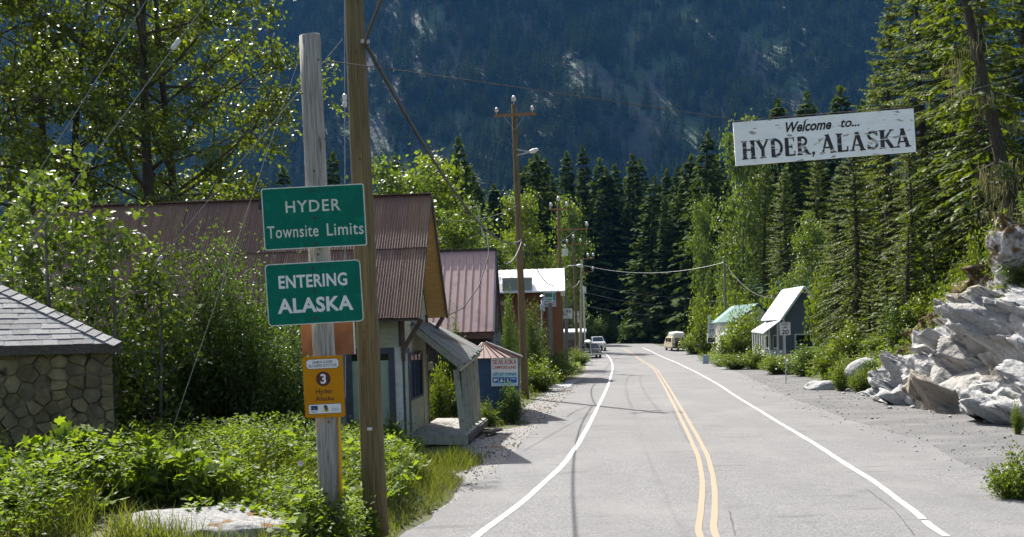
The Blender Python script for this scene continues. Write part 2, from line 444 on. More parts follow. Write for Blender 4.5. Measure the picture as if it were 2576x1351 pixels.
# ------------------------------------------------------------------ mountain wall closing the valley
def mount(X, Y):
    X = np.asarray(X, float); Y = np.asarray(Y, float)
    y0 = 1250 + 120 * fbm(X / 700, X * 0 + 3, 21, 2) - 0.10 * X
    s = np.maximum(Y - y0, 0)
    n1 = fbm(X / 420, Y / 900, 31, 5); n2 = fbm(X / 130, Y / 260, 41, 4)
    z = 0.86 * s + 0.00006 * s * s + np.minimum(s / 200, 1) * (120 * n1 + 34 * n2)
    return z * (s > 0) - 6 * (s <= 0)
mx = np.linspace(-1900, 2100, 260); my = np.linspace(1000, 2750, 150)
MX, MY = np.meshgrid(mx, my); MZ = mount(MX, MY)
def on_mountain(x, y):
    d = ray(x, y); t = 900.0
    while t < 3400:
        p = d * t
        if 3 + p.z <= float(mount(np.array([p.x]), np.array([p.y]))[0]): break
        t += 6
    return (p.x, p.y)
def band(poly, width):
    P = [on_mountain(x, y) for x, y in poly]
    def f(X, Y):
        best = np.full(np.shape(X), 1e9)
        for (ax, ay), (bx, by) in zip(P[:-1], P[1:]):
            dx, dy = bx - ax, by - ay; L2 = dx * dx + dy * dy + 1e-6
            t = np.clip(((X - ax) * dx + (Y - ay) * dy) / L2, 0, 1)
            best = np.minimum(best, np.hypot(X - ax - t * dx, Y - ay - t * dy))
        return np.clip(1.4 - best / width, 0, 1)
    return f
meadows = [band([(1680, 0), (1640, 120), (1620, 190), (1500, 210)], 70), band([(1585, 190), (1600, 260), (1690, 330), (1740, 350)], 60), band([(1150, 290), (1190, 330), (1185, 380)], 45),
           band([(900, 300), (960, 380), (1000, 390)], 40), band([(1905, 90), (1960, 190), (2000, 240)], 40), band([(1080, 90), (1110, 60)], 50)]
rocks = [band([(1120, 140), (1150, 180), (1180, 200)], 60), band([(1600, 170), (1560, 270), (1620, 340)], 75), band([(1620, 0), (1650, 40)], 60), band([(1830, 70), (1900, 170)], 50), band([(930, 60), (990, 20), (950, 130)], 55),
         band([(960, 340), (1000, 370), (1040, 380)], 50), band([(1300, 90), (1380, 160)], 45), band([(1990, 250), (2040, 330)], 35), band([(1250, 240), (1380, 250)], 35)]
def cover(X, Y):
    n = fbm(X / 45, Y / 70, 51, 4)
    md = np.max([m(X, Y) for m in meadows], 0); rk = np.max([m(X, Y) for m in rocks], 0)
    md = sstep((md * .8 + 1.0 * n - 0.50) / 0.3); rk = sstep((rk * .75 + 1.3 * n - 0.62) / 0.2)
    extra = sstep((fbm(X / 60, Y / 130, 61, 4) - 0.50) / 0.1)
    return md, .8 * np.maximum(rk, extra * 0.8)
md, rk = cover(MX, MY)
ii = np.arange(MX.size).reshape(MX.shape)
qq = np.stack([ii[:-1, :-1], ii[:-1, 1:], ii[1:, 1:], ii[1:, :-1]], -1).reshape(-1, 4)
m, nt, b, out = nodes_of('mountain_ground')
N, L = nt.nodes, nt.links
def mixn(fac, a, c):
    x = N.new('ShaderNodeMix'); x.data_type = 'RGBA'; L.new(fac, x.inputs[0])
    for s_, v_ in ((6, a), (7, c)):
        if isinstance(v_, tuple): x.inputs[s_].default_value = (*v_, 1)
        else: L.new(v_, x.inputs[s_])
    return x.outputs[2]
am = N.new('ShaderNodeAttribute'); am.attribute_name = 'meadow'; ar = N.new('ShaderNodeAttribute'); ar.attribute_name = 'rock'
geo = N.new('ShaderNodeTexCoord'); nn = N.new('ShaderNodeTexNoise'); nn.inputs['Scale'].default_value = 0.03; nn.inputs['Detail'].default_value = 8
L.new(geo.outputs['Object'], nn.inputs['Vector'])
c1 = mixn(am.outputs['Fac'], (0.022, 0.032, 0.018), (0.03, 0.064, 0.022))
rockc = mixn(nn.outputs[0], (0.013, 0.014, 0.015), (0.05, 0.047, 0.05))
L.new(mixn(ar.outputs['Fac'], c1, rockc), b.inputs['Base Color']); b.inputs['Roughness'].default_value = 0.95
bp = N.new('ShaderNodeBump'); bp.inputs['Distance'].default_value = 12; bp.inputs['Strength'].default_value = 0.8
L.new(nn.outputs[0], bp.inputs['Height']); L.new(bp.outputs[0], b.inputs['Normal'])
me = np_mesh('mountain', np.stack([MX, MY, MZ], -1).reshape(-1, 3), qq.ravel(), np.full(len(qq), 4), m, smooth=True)
for nm, ar_ in (('meadow', md), ('rock', rk)):
    a_ = me.attributes.new(nm, 'FLOAT', 'POINT'); a_.data.foreach_set('value', ar_.ravel().astype(np.float32))
mountain = tag(link('mountain', me), kind='structure')
# ------------------------------------------------------------------ leaves as geometry
# templates: (along, across, up) per unit length/width, and faces
T_RHOMB = (np.array([(0, 0, 0), (.45, .5, .12), (1, 0, 0), (.45, -.5, .12)]), [(0, 1, 2), (0, 2, 3)])
T_LEAF = (np.array([(0, 0, 0), (.22, .42, .10), (.55, .46, .12), (1, 0, -.05), (.55, -.46, .12), (.22, -.42, .10)]), [(0, 1, 2, 3), (0, 3, 4, 5)])
T_LOBED = (np.array([(0, 0, 0), (-.12, .32, .04), (.12, .52, .10), (.30, .34, .08), (.62, .54, .04), (.64, .24, .05), (1, 0, -.06), (.64, -.24, .05), (.62, -.54, .04), (.30, -.34, .08), (.12, -.52, .10), (-.12, -.32, .04)]),
           [(0, 1, 2, 3), (0, 3, 4, 5), (0, 5, 6, 7), (0, 7, 8, 9), (0, 9, 10, 11)])
T_BLADE = (np.array([(0, .5, 0), (0, -.5, 0), (.55, .32, .0), (.55, -.32, .0), (1, 0, -.28)]), [(0, 1, 3, 2), (2, 3, 4)])
T_SPRAY = (np.array([(0, 0, 0), (.16, .30, -.03), (.26, .10, .02), (.36, .46, -.05), (.48, .12, .02), (.58, .40, -.06), (.68, .10, .0), (.80, .24, -.06), (1, 0, -.08),
                     (.80, -.24, -.06), (.68, -.10, .0), (.58, -.40, -.06), (.48, -.12, .02), (.36, -.46, -.05), (.26, -.10, .02), (.16, -.30, -.03)]),
           [(0, 1, 2), (2, 3, 4), (4, 5, 6), (6, 7, 8), (0, 2, 14), (2, 4, 12, 14), (4, 6, 10, 12), (6, 8, 10), (0, 14, 15), (14, 12, 13), (12, 10, 11), (10, 8, 9)])
T_FROND = (np.array([(0, 0, 0), (.3, .5, .05), (.55, .22, .03), (.65, .42, -.02), (1, 0, -.08), (.65, -.42, -.02), (.55, -.22, .03), (.3, -.5, .05)]), [(0, 1, 2), (0, 2, 6), (0, 6, 7), (2, 3, 4), (2, 4, 6), (6, 4, 5)])
def unit(a): return a / np.maximum(np.linalg.norm(a, axis=-1, keepdims=True), 1e-9)
def leaves(name, T, P, D, Nn, Ln, Wd, v, mat):
    P, D, Nn = np.asarray(P, float), unit(np.asarray(D, float)), np.asarray(Nn, float)
    S = unit(np.cross(Nn, D)); U = np.cross(D, S)
    tv, tf = T; n, k = len(P), len(tv)
    Ln = np.broadcast_to(np.asarray(Ln, float), (n,)); Wd = np.broadcast_to(np.asarray(Wd, float), (n,))
    V = P[:, None] + D[:, None] * (tv[None, :, 0:1] * Ln[:, None, None]) + S[:, None] * (tv[None, :, 1:2] * Wd[:, None, None]) + U[:, None] * (tv[None, :, 2:3] * Ln[:, None, None])
    ff = np.concatenate([np.array(f) for f in tf]); cc = np.array([len(f) for f in tf])
    FF = (ff[None] + (np.arange(n) * k)[:, None]).ravel()
    return np_mesh(name, V.reshape(-1, 3), FF, np.tile(cc, n), mat, np.repeat(np.asarray(v, float), k))
def rdir(n, r): return unit(r.normal(size=(n, 3)))

M_bark_dark = pm('dark_bark', (0.035, 0.028, 0.022), (0.085, 0.072, 0.06), 0.95, scale=5, stretch=(3, 3, 0.5), bump=0.8, bscale=9, c3=(0.06, 0.07, 0.03), scale3=1.3, bdist=0.04)
M_bark_grey = pm('grey_bark', (0.10, 0.09, 0.075), (0.20, 0.18, 0.15), 0.95, scale=6, stretch=(2, 2, 0.6), bump=0.6, bscale=10, bdist=0.03)
M_twig = pm('brown_twig', (0.06, 0.04, 0.025), (0.10, 0.075, 0.05), 0.9, scale=8)
L_cotton = leaf_mat('cottonwood_leaf', (0.036, 0.068, 0.012), (0.12, 0.155, 0.024), 0.48, 0.40, 0.55, (1.15, 1.1, 0.25), 1.45)
L_cotton2 = leaf_mat('young_cottonwood_leaf', (0.045, 0.080, 0.018), (0.12, 0.165, 0.040), 0.44, 0.45, 0.4, (1.1, 1.1, 0.25), 1.4)
L_willow = leaf_mat('willow_leaf', (0.042, 0.078, 0.018), (0.11, 0.155, 0.036), 0.42, 0.45, 0.4, (1.0, 1.1, 0.3), 1.25)
L_alder = leaf_mat('alder_leaf', (0.050, 0.085, 0.014), (0.13, 0.175, 0.030), 0.46, 0.42, 0.45, (1.15, 1.1, 0.2), 1.5)
L_herb = leaf_mat('herb_leaf', (0.055, 0.10, 0.016), (0.17, 0.23, 0.040), 0.48, 0.55, 0.25, (1.1, 1.1, 0.25), 1.4)
L_grass = leaf_mat('grass_blade', (0.060, 0.10, 0.018), (0.19, 0.20, 0.055), 0.45, 0.5, 0.35, (1.1, 1.05, 0.3), 1.3)
L_dry = leaf_mat('dry_grass_blade', (0.16, 0.10, 0.04), (0.27, 0.20, 0.09), 0.35, 0.6, 0.3, (1, 0.9, 0.5), 1.2)
L_spruce = leaf_mat('spruce_needle', (0.030, 0.055, 0.020), (0.082, 0.115, 0.036), 0.22, 0.9, 0.05, (1.0, 1.0, 0.3), 1.3)
L_hemlock = leaf_mat('hemlock_needle', (0.038, 0.070, 0.013), (0.110, 0.150, 0.024), 0.42, 0.55, 0.3, (1.15, 1.05, 0.15), 1.5)
L_mountain = leaf_mat('mountain_conifer_needle', (0.014, 0.026, 0.012), (0.075, 0.105, 0.035), 0.12, 0.95, 0.02, (1.0, 1.0, 0.3), 1.2)
L_lichen = leaf_mat('beard_lichen', (0.15, 0.14, 0.07), (0.30, 0.28, 0.16), 0.35, 0.8, 0.1, (1, 1, 0.7), 1.1)

# ------------------------------------------------------------------ conifers
def conifer_data(seed, H, R, whorls, per, n_spray, spray, T, mat, droop=0.25, bare=0.06, name='crown', shape=0.85, limb=True, lean=0.0, curl=0.35, width=0.8, sparse=0.0):
    """trunk and crown meshes of one conifer standing at the origin"""
    r = np.random.default_rng(seed)
    mb = MB()
    bend = lambda h: np.array([lean * h + 0.012 * H * math.sin(h / H * 5 + seed), 0.010 * H * math.cos(h / H * 4 + seed) - 0.010 * H * math.cos(seed), h])
    r0 = H * 0.0125 + 0.05
    hs = np.linspace(0, H, 12)
    mb.tube([bend(h) for h in hs], [r0 * (1 - h / H) ** 0.8 + 0.015 for h in hs], 9)
    P, D, Nn, Ln, V = [], [], [], [], []
    for i in range(whorls):
        t = (i + r.uniform(-.3, .3)) / whorls
        t = bare + (1 - bare) * max(t, 0)
        h = H * min(t, 0.992)
        for j in range(per):
            if r.random() < sparse: continue
            az = 2 * math.pi * (j + r.uniform(0, 1)) / per + i * 1.3
            L0 = R * ((1 - t) ** shape) * r.uniform(0.55, 1.15) + 0.02 * H * (1 - t) + 0.10
            if t < 0.25: L0 *= 0.65 + 1.4 * t
            up = 0.55 * t - 0.12 - droop * r.uniform(0.3, 1.2) * (1 - 0.5 * t)
            o = bend(h); dirh = np.array([math.cos(az), math.sin(az), 0])
            def pt(s): return o + dirh * (L0 * s) + np.array([0, 0, L0 * (up * s - droop * 0.9 * s * s * (1 - t) + curl * droop * s ** 3)])
            if limb: mb.tube([pt(0), pt(.5), pt(.95)], [r0 * 0.20 * (1 - t) + 0.012, r0 * .1 * (1 - t) + 0.008, 0.004], 4, False)
            m = max(3, int(n_spray * (0.35 + L0 / R)))
            s = r.uniform(0.12, 1.0, m) ** 0.75
            pts = np.array([pt(x) for x in s])
            side = np.where(r.random(m) < .5, -1, 1) * r.uniform(0.35, 1.25, m)
            lat = np.array([-math.sin(az), math.cos(az), 0])
            d = dirh[None] * np.cos(side)[:, None] + lat[None] * np.sin(side)[:, None]
            d = d + np.array([0, 0, -1.0])[None] * (droop * r.uniform(0.2, 1.4, m))[:, None]
            d = d + r.normal(size=(m, 3)) * 0.12
            nn_ = np.tile([0, 0, 1.0], (m, 1)) + r.normal(size=(m, 3)) * 0.35
            ln = spray * r.uniform(0.6, 1.3, m) * (1.05 - 0.45 * s) * (0.55 + 0.45 * (1 - t))
            P.append(pts); D.append(d); Nn.append(nn_); Ln.append(ln); V.append(np.clip(r.normal(0.35 + 0.3 * r.random(), 0.22, m) , 0, 1))
    # leader
    m = 8
    P.append(np.array([bend(H * (1 - 0.03 * k / m)) for k in range(m)])); D.append(rdir(m, r) * 0.5 + [0, 0, 1.0]); Nn.append(rdir(m, r)); Ln.append(np.full(m, spray * .5)); V.append(np.full(m, .6))
    P, D, Nn, Ln, V = map(np.concatenate, (P, D, Nn, Ln, V))
    crown = leaves(name, T, P, D, Nn, Ln, Ln * width, V, mat)
    return mb.mesh('trunk', M_bark_dark, True), crown
def plant_tree(name, label, cat, data, loc, rz, scale, group, crown='crown', wide=1.0):
    t = thing(name, label, cat, loc, rz, group, scale)
    t.scale = (scale * wide, scale * wide, scale)
    link('trunk', data[0], t, world=False); link(crown, data[1], t, world=False)
    return t

# ------------------------------------------------------------------ broadleaf trees
def broadleaf_data(seed, H, r0, limbs, h0, spread, n_leaves, leaf, T, mat, bark, lean=(0, 0), rise=(0.35, 0.9), clump=0.28, wr=0.8, droop=0.5, topfull=0.75, sub=6, vmean=0.5, wiggle=0.02, reach=None):
    r = np.random.default_rng(seed); mb = MB()
    ph = r.uniform(0, 6, 2)
    def tp(t): return np.array([lean[0] * t * H + wiggle * H * math.sin(4 * t + ph[0]) * t, lean[1] * t * H + wiggle * H * math.sin(5 * t + ph[1]) * t, H * t])
    ts = np.linspace(0, 0.97, 13)
    mb.tube([tp(t) for t in ts], [r0 * (1 - t) ** 0.75 + 0.012 for t in ts], 9)
    anchors, outd = [], []
    for i in range(limbs):
        t = h0 + (0.95 - h0) * (i + r.uniform(0, 1)) / limbs
        az = i * 2.4 + r.uniform(-.5, .5)
        el = r.uniform(*rise)
        prof = math.sin(math.pi * min(1, (0.18 + topfull * (t - h0) / (1 - h0)))) ** 0.7 if topfull < 0.82 else (1 - (t - h0) / (1 - h0)) ** 0.6
        Lm = spread * H * max(prof, 0.25) * r.uniform(0.6, 1.1)
        o = tp(t); d0 = np.array([math.cos(az) * math.cos(el), math.sin(az) * math.cos(el), math.sin(el)])
        if reach is not None and r.random() < 0.5: d0 = unit(d0 + np.array(reach) * 0.6)
        bendv = r.normal(size=3) * 0.22 + np.array([0, 0, 0.1])
        def lp(s): return o + d0 * Lm * s + bendv * Lm * s * s
        rr = r0 * (1 - t) ** 0.8 * 0.42 + 0.012
        mb.tube([lp(s) for s in (0, .25, .5, .75, 1)], [rr, rr * .8, rr * .55, rr * .35, 0.006], 5, False)
        for k in range(sub):
            s0 = r.uniform(0.25, 1.0); q0 = lp(s0)
            d1 = unit(d0 + r.normal(size=3) * 0.75 + np.array([0, 0, 0.05])); l1 = Lm * r.uniform(0.16, 0.42)
            q1 = q0 + d1 * l1
            mb.tube([q0, (q0 + q1) / 2 + r.normal(size=3) * l1 * .06, q1], [rr * .35 + 0.004, rr * .2 + 0.003, 0.003], 4, False)
            for s in (0.4, 0.7, 0.95, 1.05): anchors.append(q0 + d1 * l1 * s); outd.append(d1)
        anchors.append(lp(1.0)); outd.append(d0)
    anchors, outd = np.array(anchors), np.array(outd)
    n = n_leaves; pick = r.integers(0, len(anchors), n)
    P = anchors[pick] + r.normal(size=(n, 3)) * clump * np.array([1, 1, 0.8])
    D = outd[pick] * 0.5 + r.normal(size=(n, 3)) * 0.75 + np.array([0, 0, -droop])
    Nn = r.normal(size=(n, 3)) * 0.75 + np.array([0, 0, 0.9])
    Ln = leaf * r.uniform(0.65, 1.25, n)
    cv = r.normal(vmean, 0.18, len(anchors))[pick] + r.normal(0, 0.12, n)
    crown = leaves('crown', T, P, D, Nn, Ln, Ln * wr, np.clip(cv, 0, 1), mat)
    return mb.mesh('trunk', bark, True), crown

# ------------------------------------------------------------------ shrubs: many arching stems with leaves along them
def shrub_data(seed, rx, ry, H, stems, n_leaves, leaf, T, mat, wr=0.5, upright=0.6, stem_r=0.012, low=0.25, bark=None, vmean=0.5, lumps=5, jitter=0.10, up_leaf=0.0):
    r = np.random.default_rng(seed); mb = MB()
    A, O = [], []
    lump = r.uniform(0.65, 1.1, lumps)
    for i in range(stems):
        az = r.uniform(0, 2 * math.pi); q = math.sqrt(r.random())
        lp_ = lump[int(az / (2 * math.pi) * lumps) % lumps]
        top = np.array([rx * q * math.cos(az), ry * q * math.sin(az), H * lp_ * (1 - 0.55 * q * q) * r.uniform(0.72, 1.08)])
        base = np.array([top[0] * 0.22, top[1] * 0.22, 0.0]) + np.append(r.normal(size=2) * 0.05, 0)
        c = base + np.array([0, 0, top[2] * upright])
        def bp_(t): return (1 - t) ** 2 * base + 2 * t * (1 - t) * c + t * t * top
        mb.tube([bp_(0), bp_(.33), bp_(.66), bp_(1)], [stem_r * 1.3, stem_r, stem_r * .7, stem_r * .25], 4, False)
        for t in np.linspace(low, 1.0, 9):
            p = bp_(t); A.append(p); O.append(unit(bp_(min(t + .05, 1.05)) - bp_(t - .05)))
    A, O = np.array(A), np.array(O)
    n = n_leaves; pick = r.integers(0, len(A), n)
    sp = np.array([rx, ry, H]) * jitter
    P = A[pick] + r.normal(size=(n, 3)) * sp
    P[:, 2] = np.maximum(P[:, 2], 0.02)
    D = O[pick] * 0.5 + r.normal(size=(n, 3)) * 0.7 + np.array([0, 0, up_leaf])
    Nn = r.normal(size=(n, 3)) * 0.6 + np.array([0, 0, 1.0])
    Ln = leaf * r.uniform(0.6, 1.25, n)
    cv = r.normal(vmean, 0.16, len(A))[pick] + r.normal(0, 0.14, n)
    return mb.mesh('stems', bark or M_twig, False), leaves('foliage', T, P, D, Nn, Ln, Ln * wr, np.clip(cv, 0, 1), mat)
def plant_shrub(name, label, data, loc, rz=0.0, scale=1.0, group=None, cat='shrub'):
    t = thing(name, label, cat, loc, rz, group, scale)
    link('stems', data[0], t, world=False); link('foliage', data[1], t, world=False)
    return t
def rock_top(x, y): return -9.0
def foot(x, y, Y, sink=0.05):
    """on the ground below the point seen at (x, y), at distance Y"""
    p = at(x, y, Y); p.z = max(land1(p.x, p.y), rock_top(p.x, p.y)) - sink
    return p

# ------------------------------------------------------------------ conifers behind the end of the road
far_kinds = [conifer_data(100 + k, 34, 6.0 + 0.6 * k, 38, 8, 9, 2.1, T_FROND, L_spruce, droop=0.28 + 0.05 * k, bare=0.05, limb=False) for k in range(4)]
row = [(725, 430, 210), (845, 392, 200), (990, 395, 215), (1160, 352, 165), (1205, 470, 180), (1345, 398, 185), (1385, 450, 200), (1415, 388, 190), (1470, 378, 175), (1500, 470, 160), (1528, 430, 190), (1556, 420, 178), (1582, 400, 195),
       (1612, 480, 165), (1645, 452, 185), (1672, 500, 160), (1700, 425, 190), (1735, 398, 178), (1776, 338, 168), (1812, 430, 190), (1840, 470, 170), (1965, 262, 165), (2026, 244, 170), (1900, 420, 150), (1945, 400, 160), (2000, 330, 150), (2060, 330, 165), (2122, 228, 160), (2180, 260, 170)]
r_ = np.random.default_rng(5)
for k in range(70):
    row.append((r_.uniform(1120, 2080), r_.uniform(400, 540), r_.uniform(212, 262)))
    row.append((r_.uniform(100, 2300), r_.uniform(470, 640), r_.uniform(150, 235)))
far_tree = None
for k, (x, y, Y) in enumerate(row):
    top = at(x, y, Y)
    if EDGE_L(min(Y, 149)) - 3 < top.x < EDGE_R(min(Y, 149)) + 2 and Y < 206: Y = 212 + (k % 5) * 4; top = at(x, y, Y)
    z0 = land1(top.x, Y) - 0.3
    where = 'behind the rusty roofed house' if x < 930 else 'behind the inn and its utility poles' if x < 1440 else 'straight behind the end of the road' if x < 1745 else 'behind the cottages and the welcome board'
    t = plant_tree('spruce_tree', 'dark green spruce in the tall stand ' + where, 'tree', far_kinds[k % 4], (top.x, Y, z0), r_.uniform(0, 6.28), max((top.z - z0) / 34, 0.2), 'spruces ' + where, wide=r_.uniform(.85, 1.4))
    if far_tree is None: far_tree = t

# ------------------------------------------------------------------ forest covering the mountain
mt = conifer_data(300, 30, 5.2, 15, 6, 3, 3.2, T_RHOMB, L_mountain, droop=0.35, bare=0.03, limb=False, name='mountain_forest')
n = 60000
fx = r_.uniform(-1300, 1550, n); fy = r_.uniform(1080, 2750, n); fz = mount(fx, fy)
keep = (fz > 0) & (np.abs(fx - 40) < 0.60 * fy + 120)
fx, fy, fz = fx[keep], fy[keep], fz[keep]
md_, rk_ = cover(fx, fy)
keep = (r_.random(len(fx)) > 0.80 * np.maximum(md_, rk_))
fx, fy, fz = fx[keep], fy[keep], fz[keep]
ps = bpy.data.meshes.new('mountain_forest'); ps.vertices.add(len(fx)); ps.vertices.foreach_set('co', np.stack([fx, fy, fz - 1], -1).astype(np.float32).ravel())
a_ = ps.attributes.new('sc', 'FLOAT', 'POINT'); a_.data.foreach_set('value', np.clip(r_.lognormal(-0.12, 0.28, len(fx)), .4, 1.5).astype(np.float32))
a_ = ps.attributes.new('rz', 'FLOAT', 'POINT'); a_.data.foreach_set('value', r_.uniform(0, 6.28, len(fx)).astype(np.float32))
one = tag(link('mountain_tree', mt[1], None, Matrix.Translation((fx[0], fy[0], fz[0] - 1))), 'single dark conifer of the forest covering the mountain', 'tree')
forest = tag(link('mountain_forest', ps), 'dense conifer forest covering the steep blue mountain', 'forest', kind='stuff')
ng = bpy.data.node_groups.new('scatter_trees', 'GeometryNodeTree')
ng.interface.new_socket('Geometry', in_out='INPUT', socket_type='NodeSocketGeometry'); ng.interface.new_socket('Geometry', in_out='OUTPUT', socket_type='NodeSocketGeometry')
gi, go = ng.nodes.new('NodeGroupInput'), ng.nodes.new('NodeGroupOutput')
oi = ng.nodes.new('GeometryNodeObjectInfo'); oi.inputs['Object'].default_value = one; oi.transform_space = 'ORIGINAL'
m2p = ng.nodes.new('GeometryNodeMeshToPoints'); ip = ng.nodes.new('GeometryNodeInstanceOnPoints')
na, nb = ng.nodes.new('GeometryNodeInputNamedAttribute'), ng.nodes.new('GeometryNodeInputNamedAttribute')
na.data_type = nb.data_type = 'FLOAT'; na.inputs[0].default_value = 'sc'; nb.inputs[0].default_value = 'rz'
cx_ = ng.nodes.new('ShaderNodeCombineXYZ')
l = ng.links.new
l(gi.outputs[0], m2p.inputs[0]); l(m2p.outputs[0], ip.inputs['Points']); l(oi.outputs['Geometry'], ip.inputs['Instance'])
l(nb.outputs[0], cx_.inputs['Z']); l(cx_.outputs[0], ip.inputs['Rotation']); l(na.outputs[0], ip.inputs['Scale']); l(ip.outputs[0], go.inputs[0])
forest.modifiers.new('scatter', 'NODES').node_group = ng
# ------------------------------------------------------------------ weathered timber, poles, signs
M_grey_pole = pm('weathered_grey_wood', (0.20, 0.185, 0.165), (0.40, 0.38, 0.345), 0.9, scale=9, stretch=(6, 6, 0.22), bump=0.9, bscale=16, c3=(0.10, 0.085, 0.07), scale3=5, lo3=0.6, hi3=0.72, stretch3=(5, 5, 0.5), bdist=0.02)
M_brown_pole = pm('treated_brown_pole', (0.085, 0.064, 0.026), (0.16, 0.125, 0.06), 0.85, scale=7, stretch=(6, 6, 0.2), bump=0.7, bscale=14, c3=(0.05, 0.036, 0.018), scale3=2.2, lo3=0.6, hi3=0.75, stretch3=(3, 3, 0.4), bdist=0.015)
M_steel = pm('galvanised_steel', (0.33, 0.34, 0.35), (0.45, 0.46, 0.47), 0.45, scale=10, metal=0.7, bump=0.1)
M_rust = pm('rusty_bolt', (0.05, 0.028, 0.02), (0.11, 0.05, 0.025), 0.8, scale=40, bump=0.4)
M_wire = pm('dark_cable', (0.035, 0.033, 0.03), (0.06, 0.057, 0.05), 0.6, scale=20)
M_wire_l = pm('grey_wire', (0.20, 0.21, 0.21), (0.27, 0.28, 0.28), 0.5, scale=20, metal=0.5)
M_porc = pm('porcelain', (0.62, 0.63, 0.62), (0.5, 0.5, 0.49), 0.25, scale=6)
M_black = pm('black_paint', (0.012, 0.012, 0.014), (0.022, 0.022, 0.024), 0.6, scale=10)
M_green = pm('green_sign_face', (0.0, 0.135, 0.092), (0.0, 0.115, 0.078), 0.6, scale=3, c3=(0.0, 0.165, 0.112), scale3=9, bump=0.05, spec=0.15)
M_swhite = pm('aged_sign_white', (0.62, 0.65, 0.60), (0.48, 0.50, 0.44), 0.55, scale=14, c3=(0.36, 0.34, 0.27), scale3=30, lo3=0.66, hi3=0.72)
M_orange = pm('orange_sign_face', (0.50, 0.21, 0.002), (0.46, 0.185, 0.002), 0.6, scale=3, spec=0.15)
M_white = MATS['white_road_paint']
M_maroon = pm('maroon_paint', (0.075, 0.008, 0.012), (0.09, 0.010, 0.015), 0.5, scale=5)
M_dkbrown = pm('dark_brown_print', (0.06, 0.013, 0.006), (0.075, 0.018, 0.008), 0.5, scale=5)
M_paper = pm('white_print', (0.70, 0.70, 0.69), (0.64, 0.64, 0.63), 0.5, scale=8)
M_navy = pm('navy_print', (0.012, 0.022, 0.10), (0.016, 0.028, 0.12), 0.5, scale=8)
M_yellow_p = pm('yellow_plastic', (0.62, 0.36, 0.012), (0.52, 0.29, 0.01), 0.45, scale=7)
M_backsign = pm('brown_sign_back', (0.30, 0.12, 0.045), (0.22, 0.085, 0.035), 0.65, scale=6, c3=(0.12, 0.045, 0.02), scale3=2.5)

def pole(name, label, top, base, rt, rb, mat, cat='pole', group=None, n=18):
    t = thing(name, label, cat, base, 0, group)
    mb = MB(); a, b = Vector(base), Vector(top); a = a - (b - a).normalized() * .5; K = 10
    pts = [a.lerp(b, k / K) + Vector((random.gauss(0, .004), random.gauss(0, .004), 0)) for k in range(K + 1)]
    rs = [rb + (rt - rb) * k / K for k in range(K + 1)]
    pts.append(b + (b - a).normalized() * .02); rs.append(rt * .95)
    mb.tube(pts, rs, n); mb.build('shaft', mat, t, True)
    return t
def bolt(p, parent, r=0.016, d=(0, -1, 0)):
    mb = MB(); p = Vector(p); d = Vector(d)
    mb.tube([p - d * 0.01, p + d * 0.008, p + d * 0.014], [r, r, r * .55], 8); mb.build('bolt', M_rust, parent)
# near poles
sp_top, sp_base = at(779, 92, 12.8), at(830, 1225, 12.8)
sign_post = pole('sign_post', 'cut-off grey weathered timber post carrying the green signs', sp_top, sp_base, 0.138, 0.152, M_grey_pole, 'post')
for x, y in ((801, 150), (760, 235), (818, 350), (790, 430), (800, 640), (826, 1062)): bolt(at(x, y, 12.65), sign_post, 0.012)
up_top, up_base = at(858, -800, 14.0), at(943, 1262, 14.0)
pole1 = pole('utility_pole', 'thick brown utility pole rising out of frame behind the green signs', up_top, up_base, 0.11, 0.182, M_brown_pole)
for x, y in ((905, 400), (917, 835), (918, 860), (926, 985), (921, 820), (893, 130)): bolt(at(x, y, 13.84), pole1, 0.014)
f1 = Frame(at(930, 1079, 13.815), 0, -2); mb = MB(); mb.box(f1, -.035, .035, 0, .006, -.022, .022); mb.build('tag_plate', M_swhite, pole1)

def sign(name, label, cx, cy, Y, wpx, hpx, tilt, yaw=0.0, cat='sign', group=None):
    fr = Frame(at(cx, cy, Y), yaw, tilt); k = Y / F
    t = thing(name, label, cat, fr.o, 0, group)
    return t, fr, wpx * k, hpx * k, k
SY = 12.60
t, fr, w, h, k = sign('town_sign', 'green townsite limits sign on the grey post, upper of two', 790, 546, SY, 257, 154, 1.45)
plate(fr, rrect(w, h, .03), 0, .004, 'panel', M_swhite, t)
plate(fr, rrect(w - .028, h - .028, .022), -.0015, .0, 'green_face', M_green, t)
text(fr, 'HYDER', -1 * k, 28 * k, 137 * k, 29 * k, -.0028, 'lettering', M_swhite, t, bold=.012, spacing=1.15)
text(fr, 'Townsite', -55 * k, -33 * k, 128 * k, 31 * k, -.0028, 'lettering', M_swhite, t, bold=.008, spacing=1.08)
text(fr, 'Limits', 76 * k, -33 * k, 92 * k, 31 * k, -.0028, 'lettering', M_swhite, t, bold=.008, spacing=1.08)
for y_ in (66, -1, -66): bolt(fr(0, -.003, y_ * k), t, 0.017)
t, fr, w, h, k = sign('state_sign', 'green entering Alaska sign on the grey post, lower of two', 790.5, 737, SY, 240, 155, 1.7)
plate(fr, rrect(w, h, .055), 0, .004, 'panel', M_swhite, t)
plate(fr, rrect(w - .026, h - .026, .045), -.0015, .0, 'green_face', M_green, t)
text(fr, 'ENTERING', -1.5 * k, 31 * k, 172 * k, 33 * k, -.0028, 'lettering', M_paper, t, bold=.026, spacing=1.05)
text(fr, 'ALASKA', 1 * k, -29 * k, 190 * k, 38 * k, -.0028, 'lettering', M_paper, t, bold=.030, spacing=1.03)
for y_ in (62, 6, -63): bolt(fr(0, -.003, y_ * k), t, 0.017)
t, fr, w, h, k = sign('tour_sign', 'orange auto tour sign with maroon number three on the grey post', 814.5, 973, SY - .02, 101, 155, 1.2)
plate(fr, rrect(w, h, .03), 0, .004, 'panel', M_orange, t)
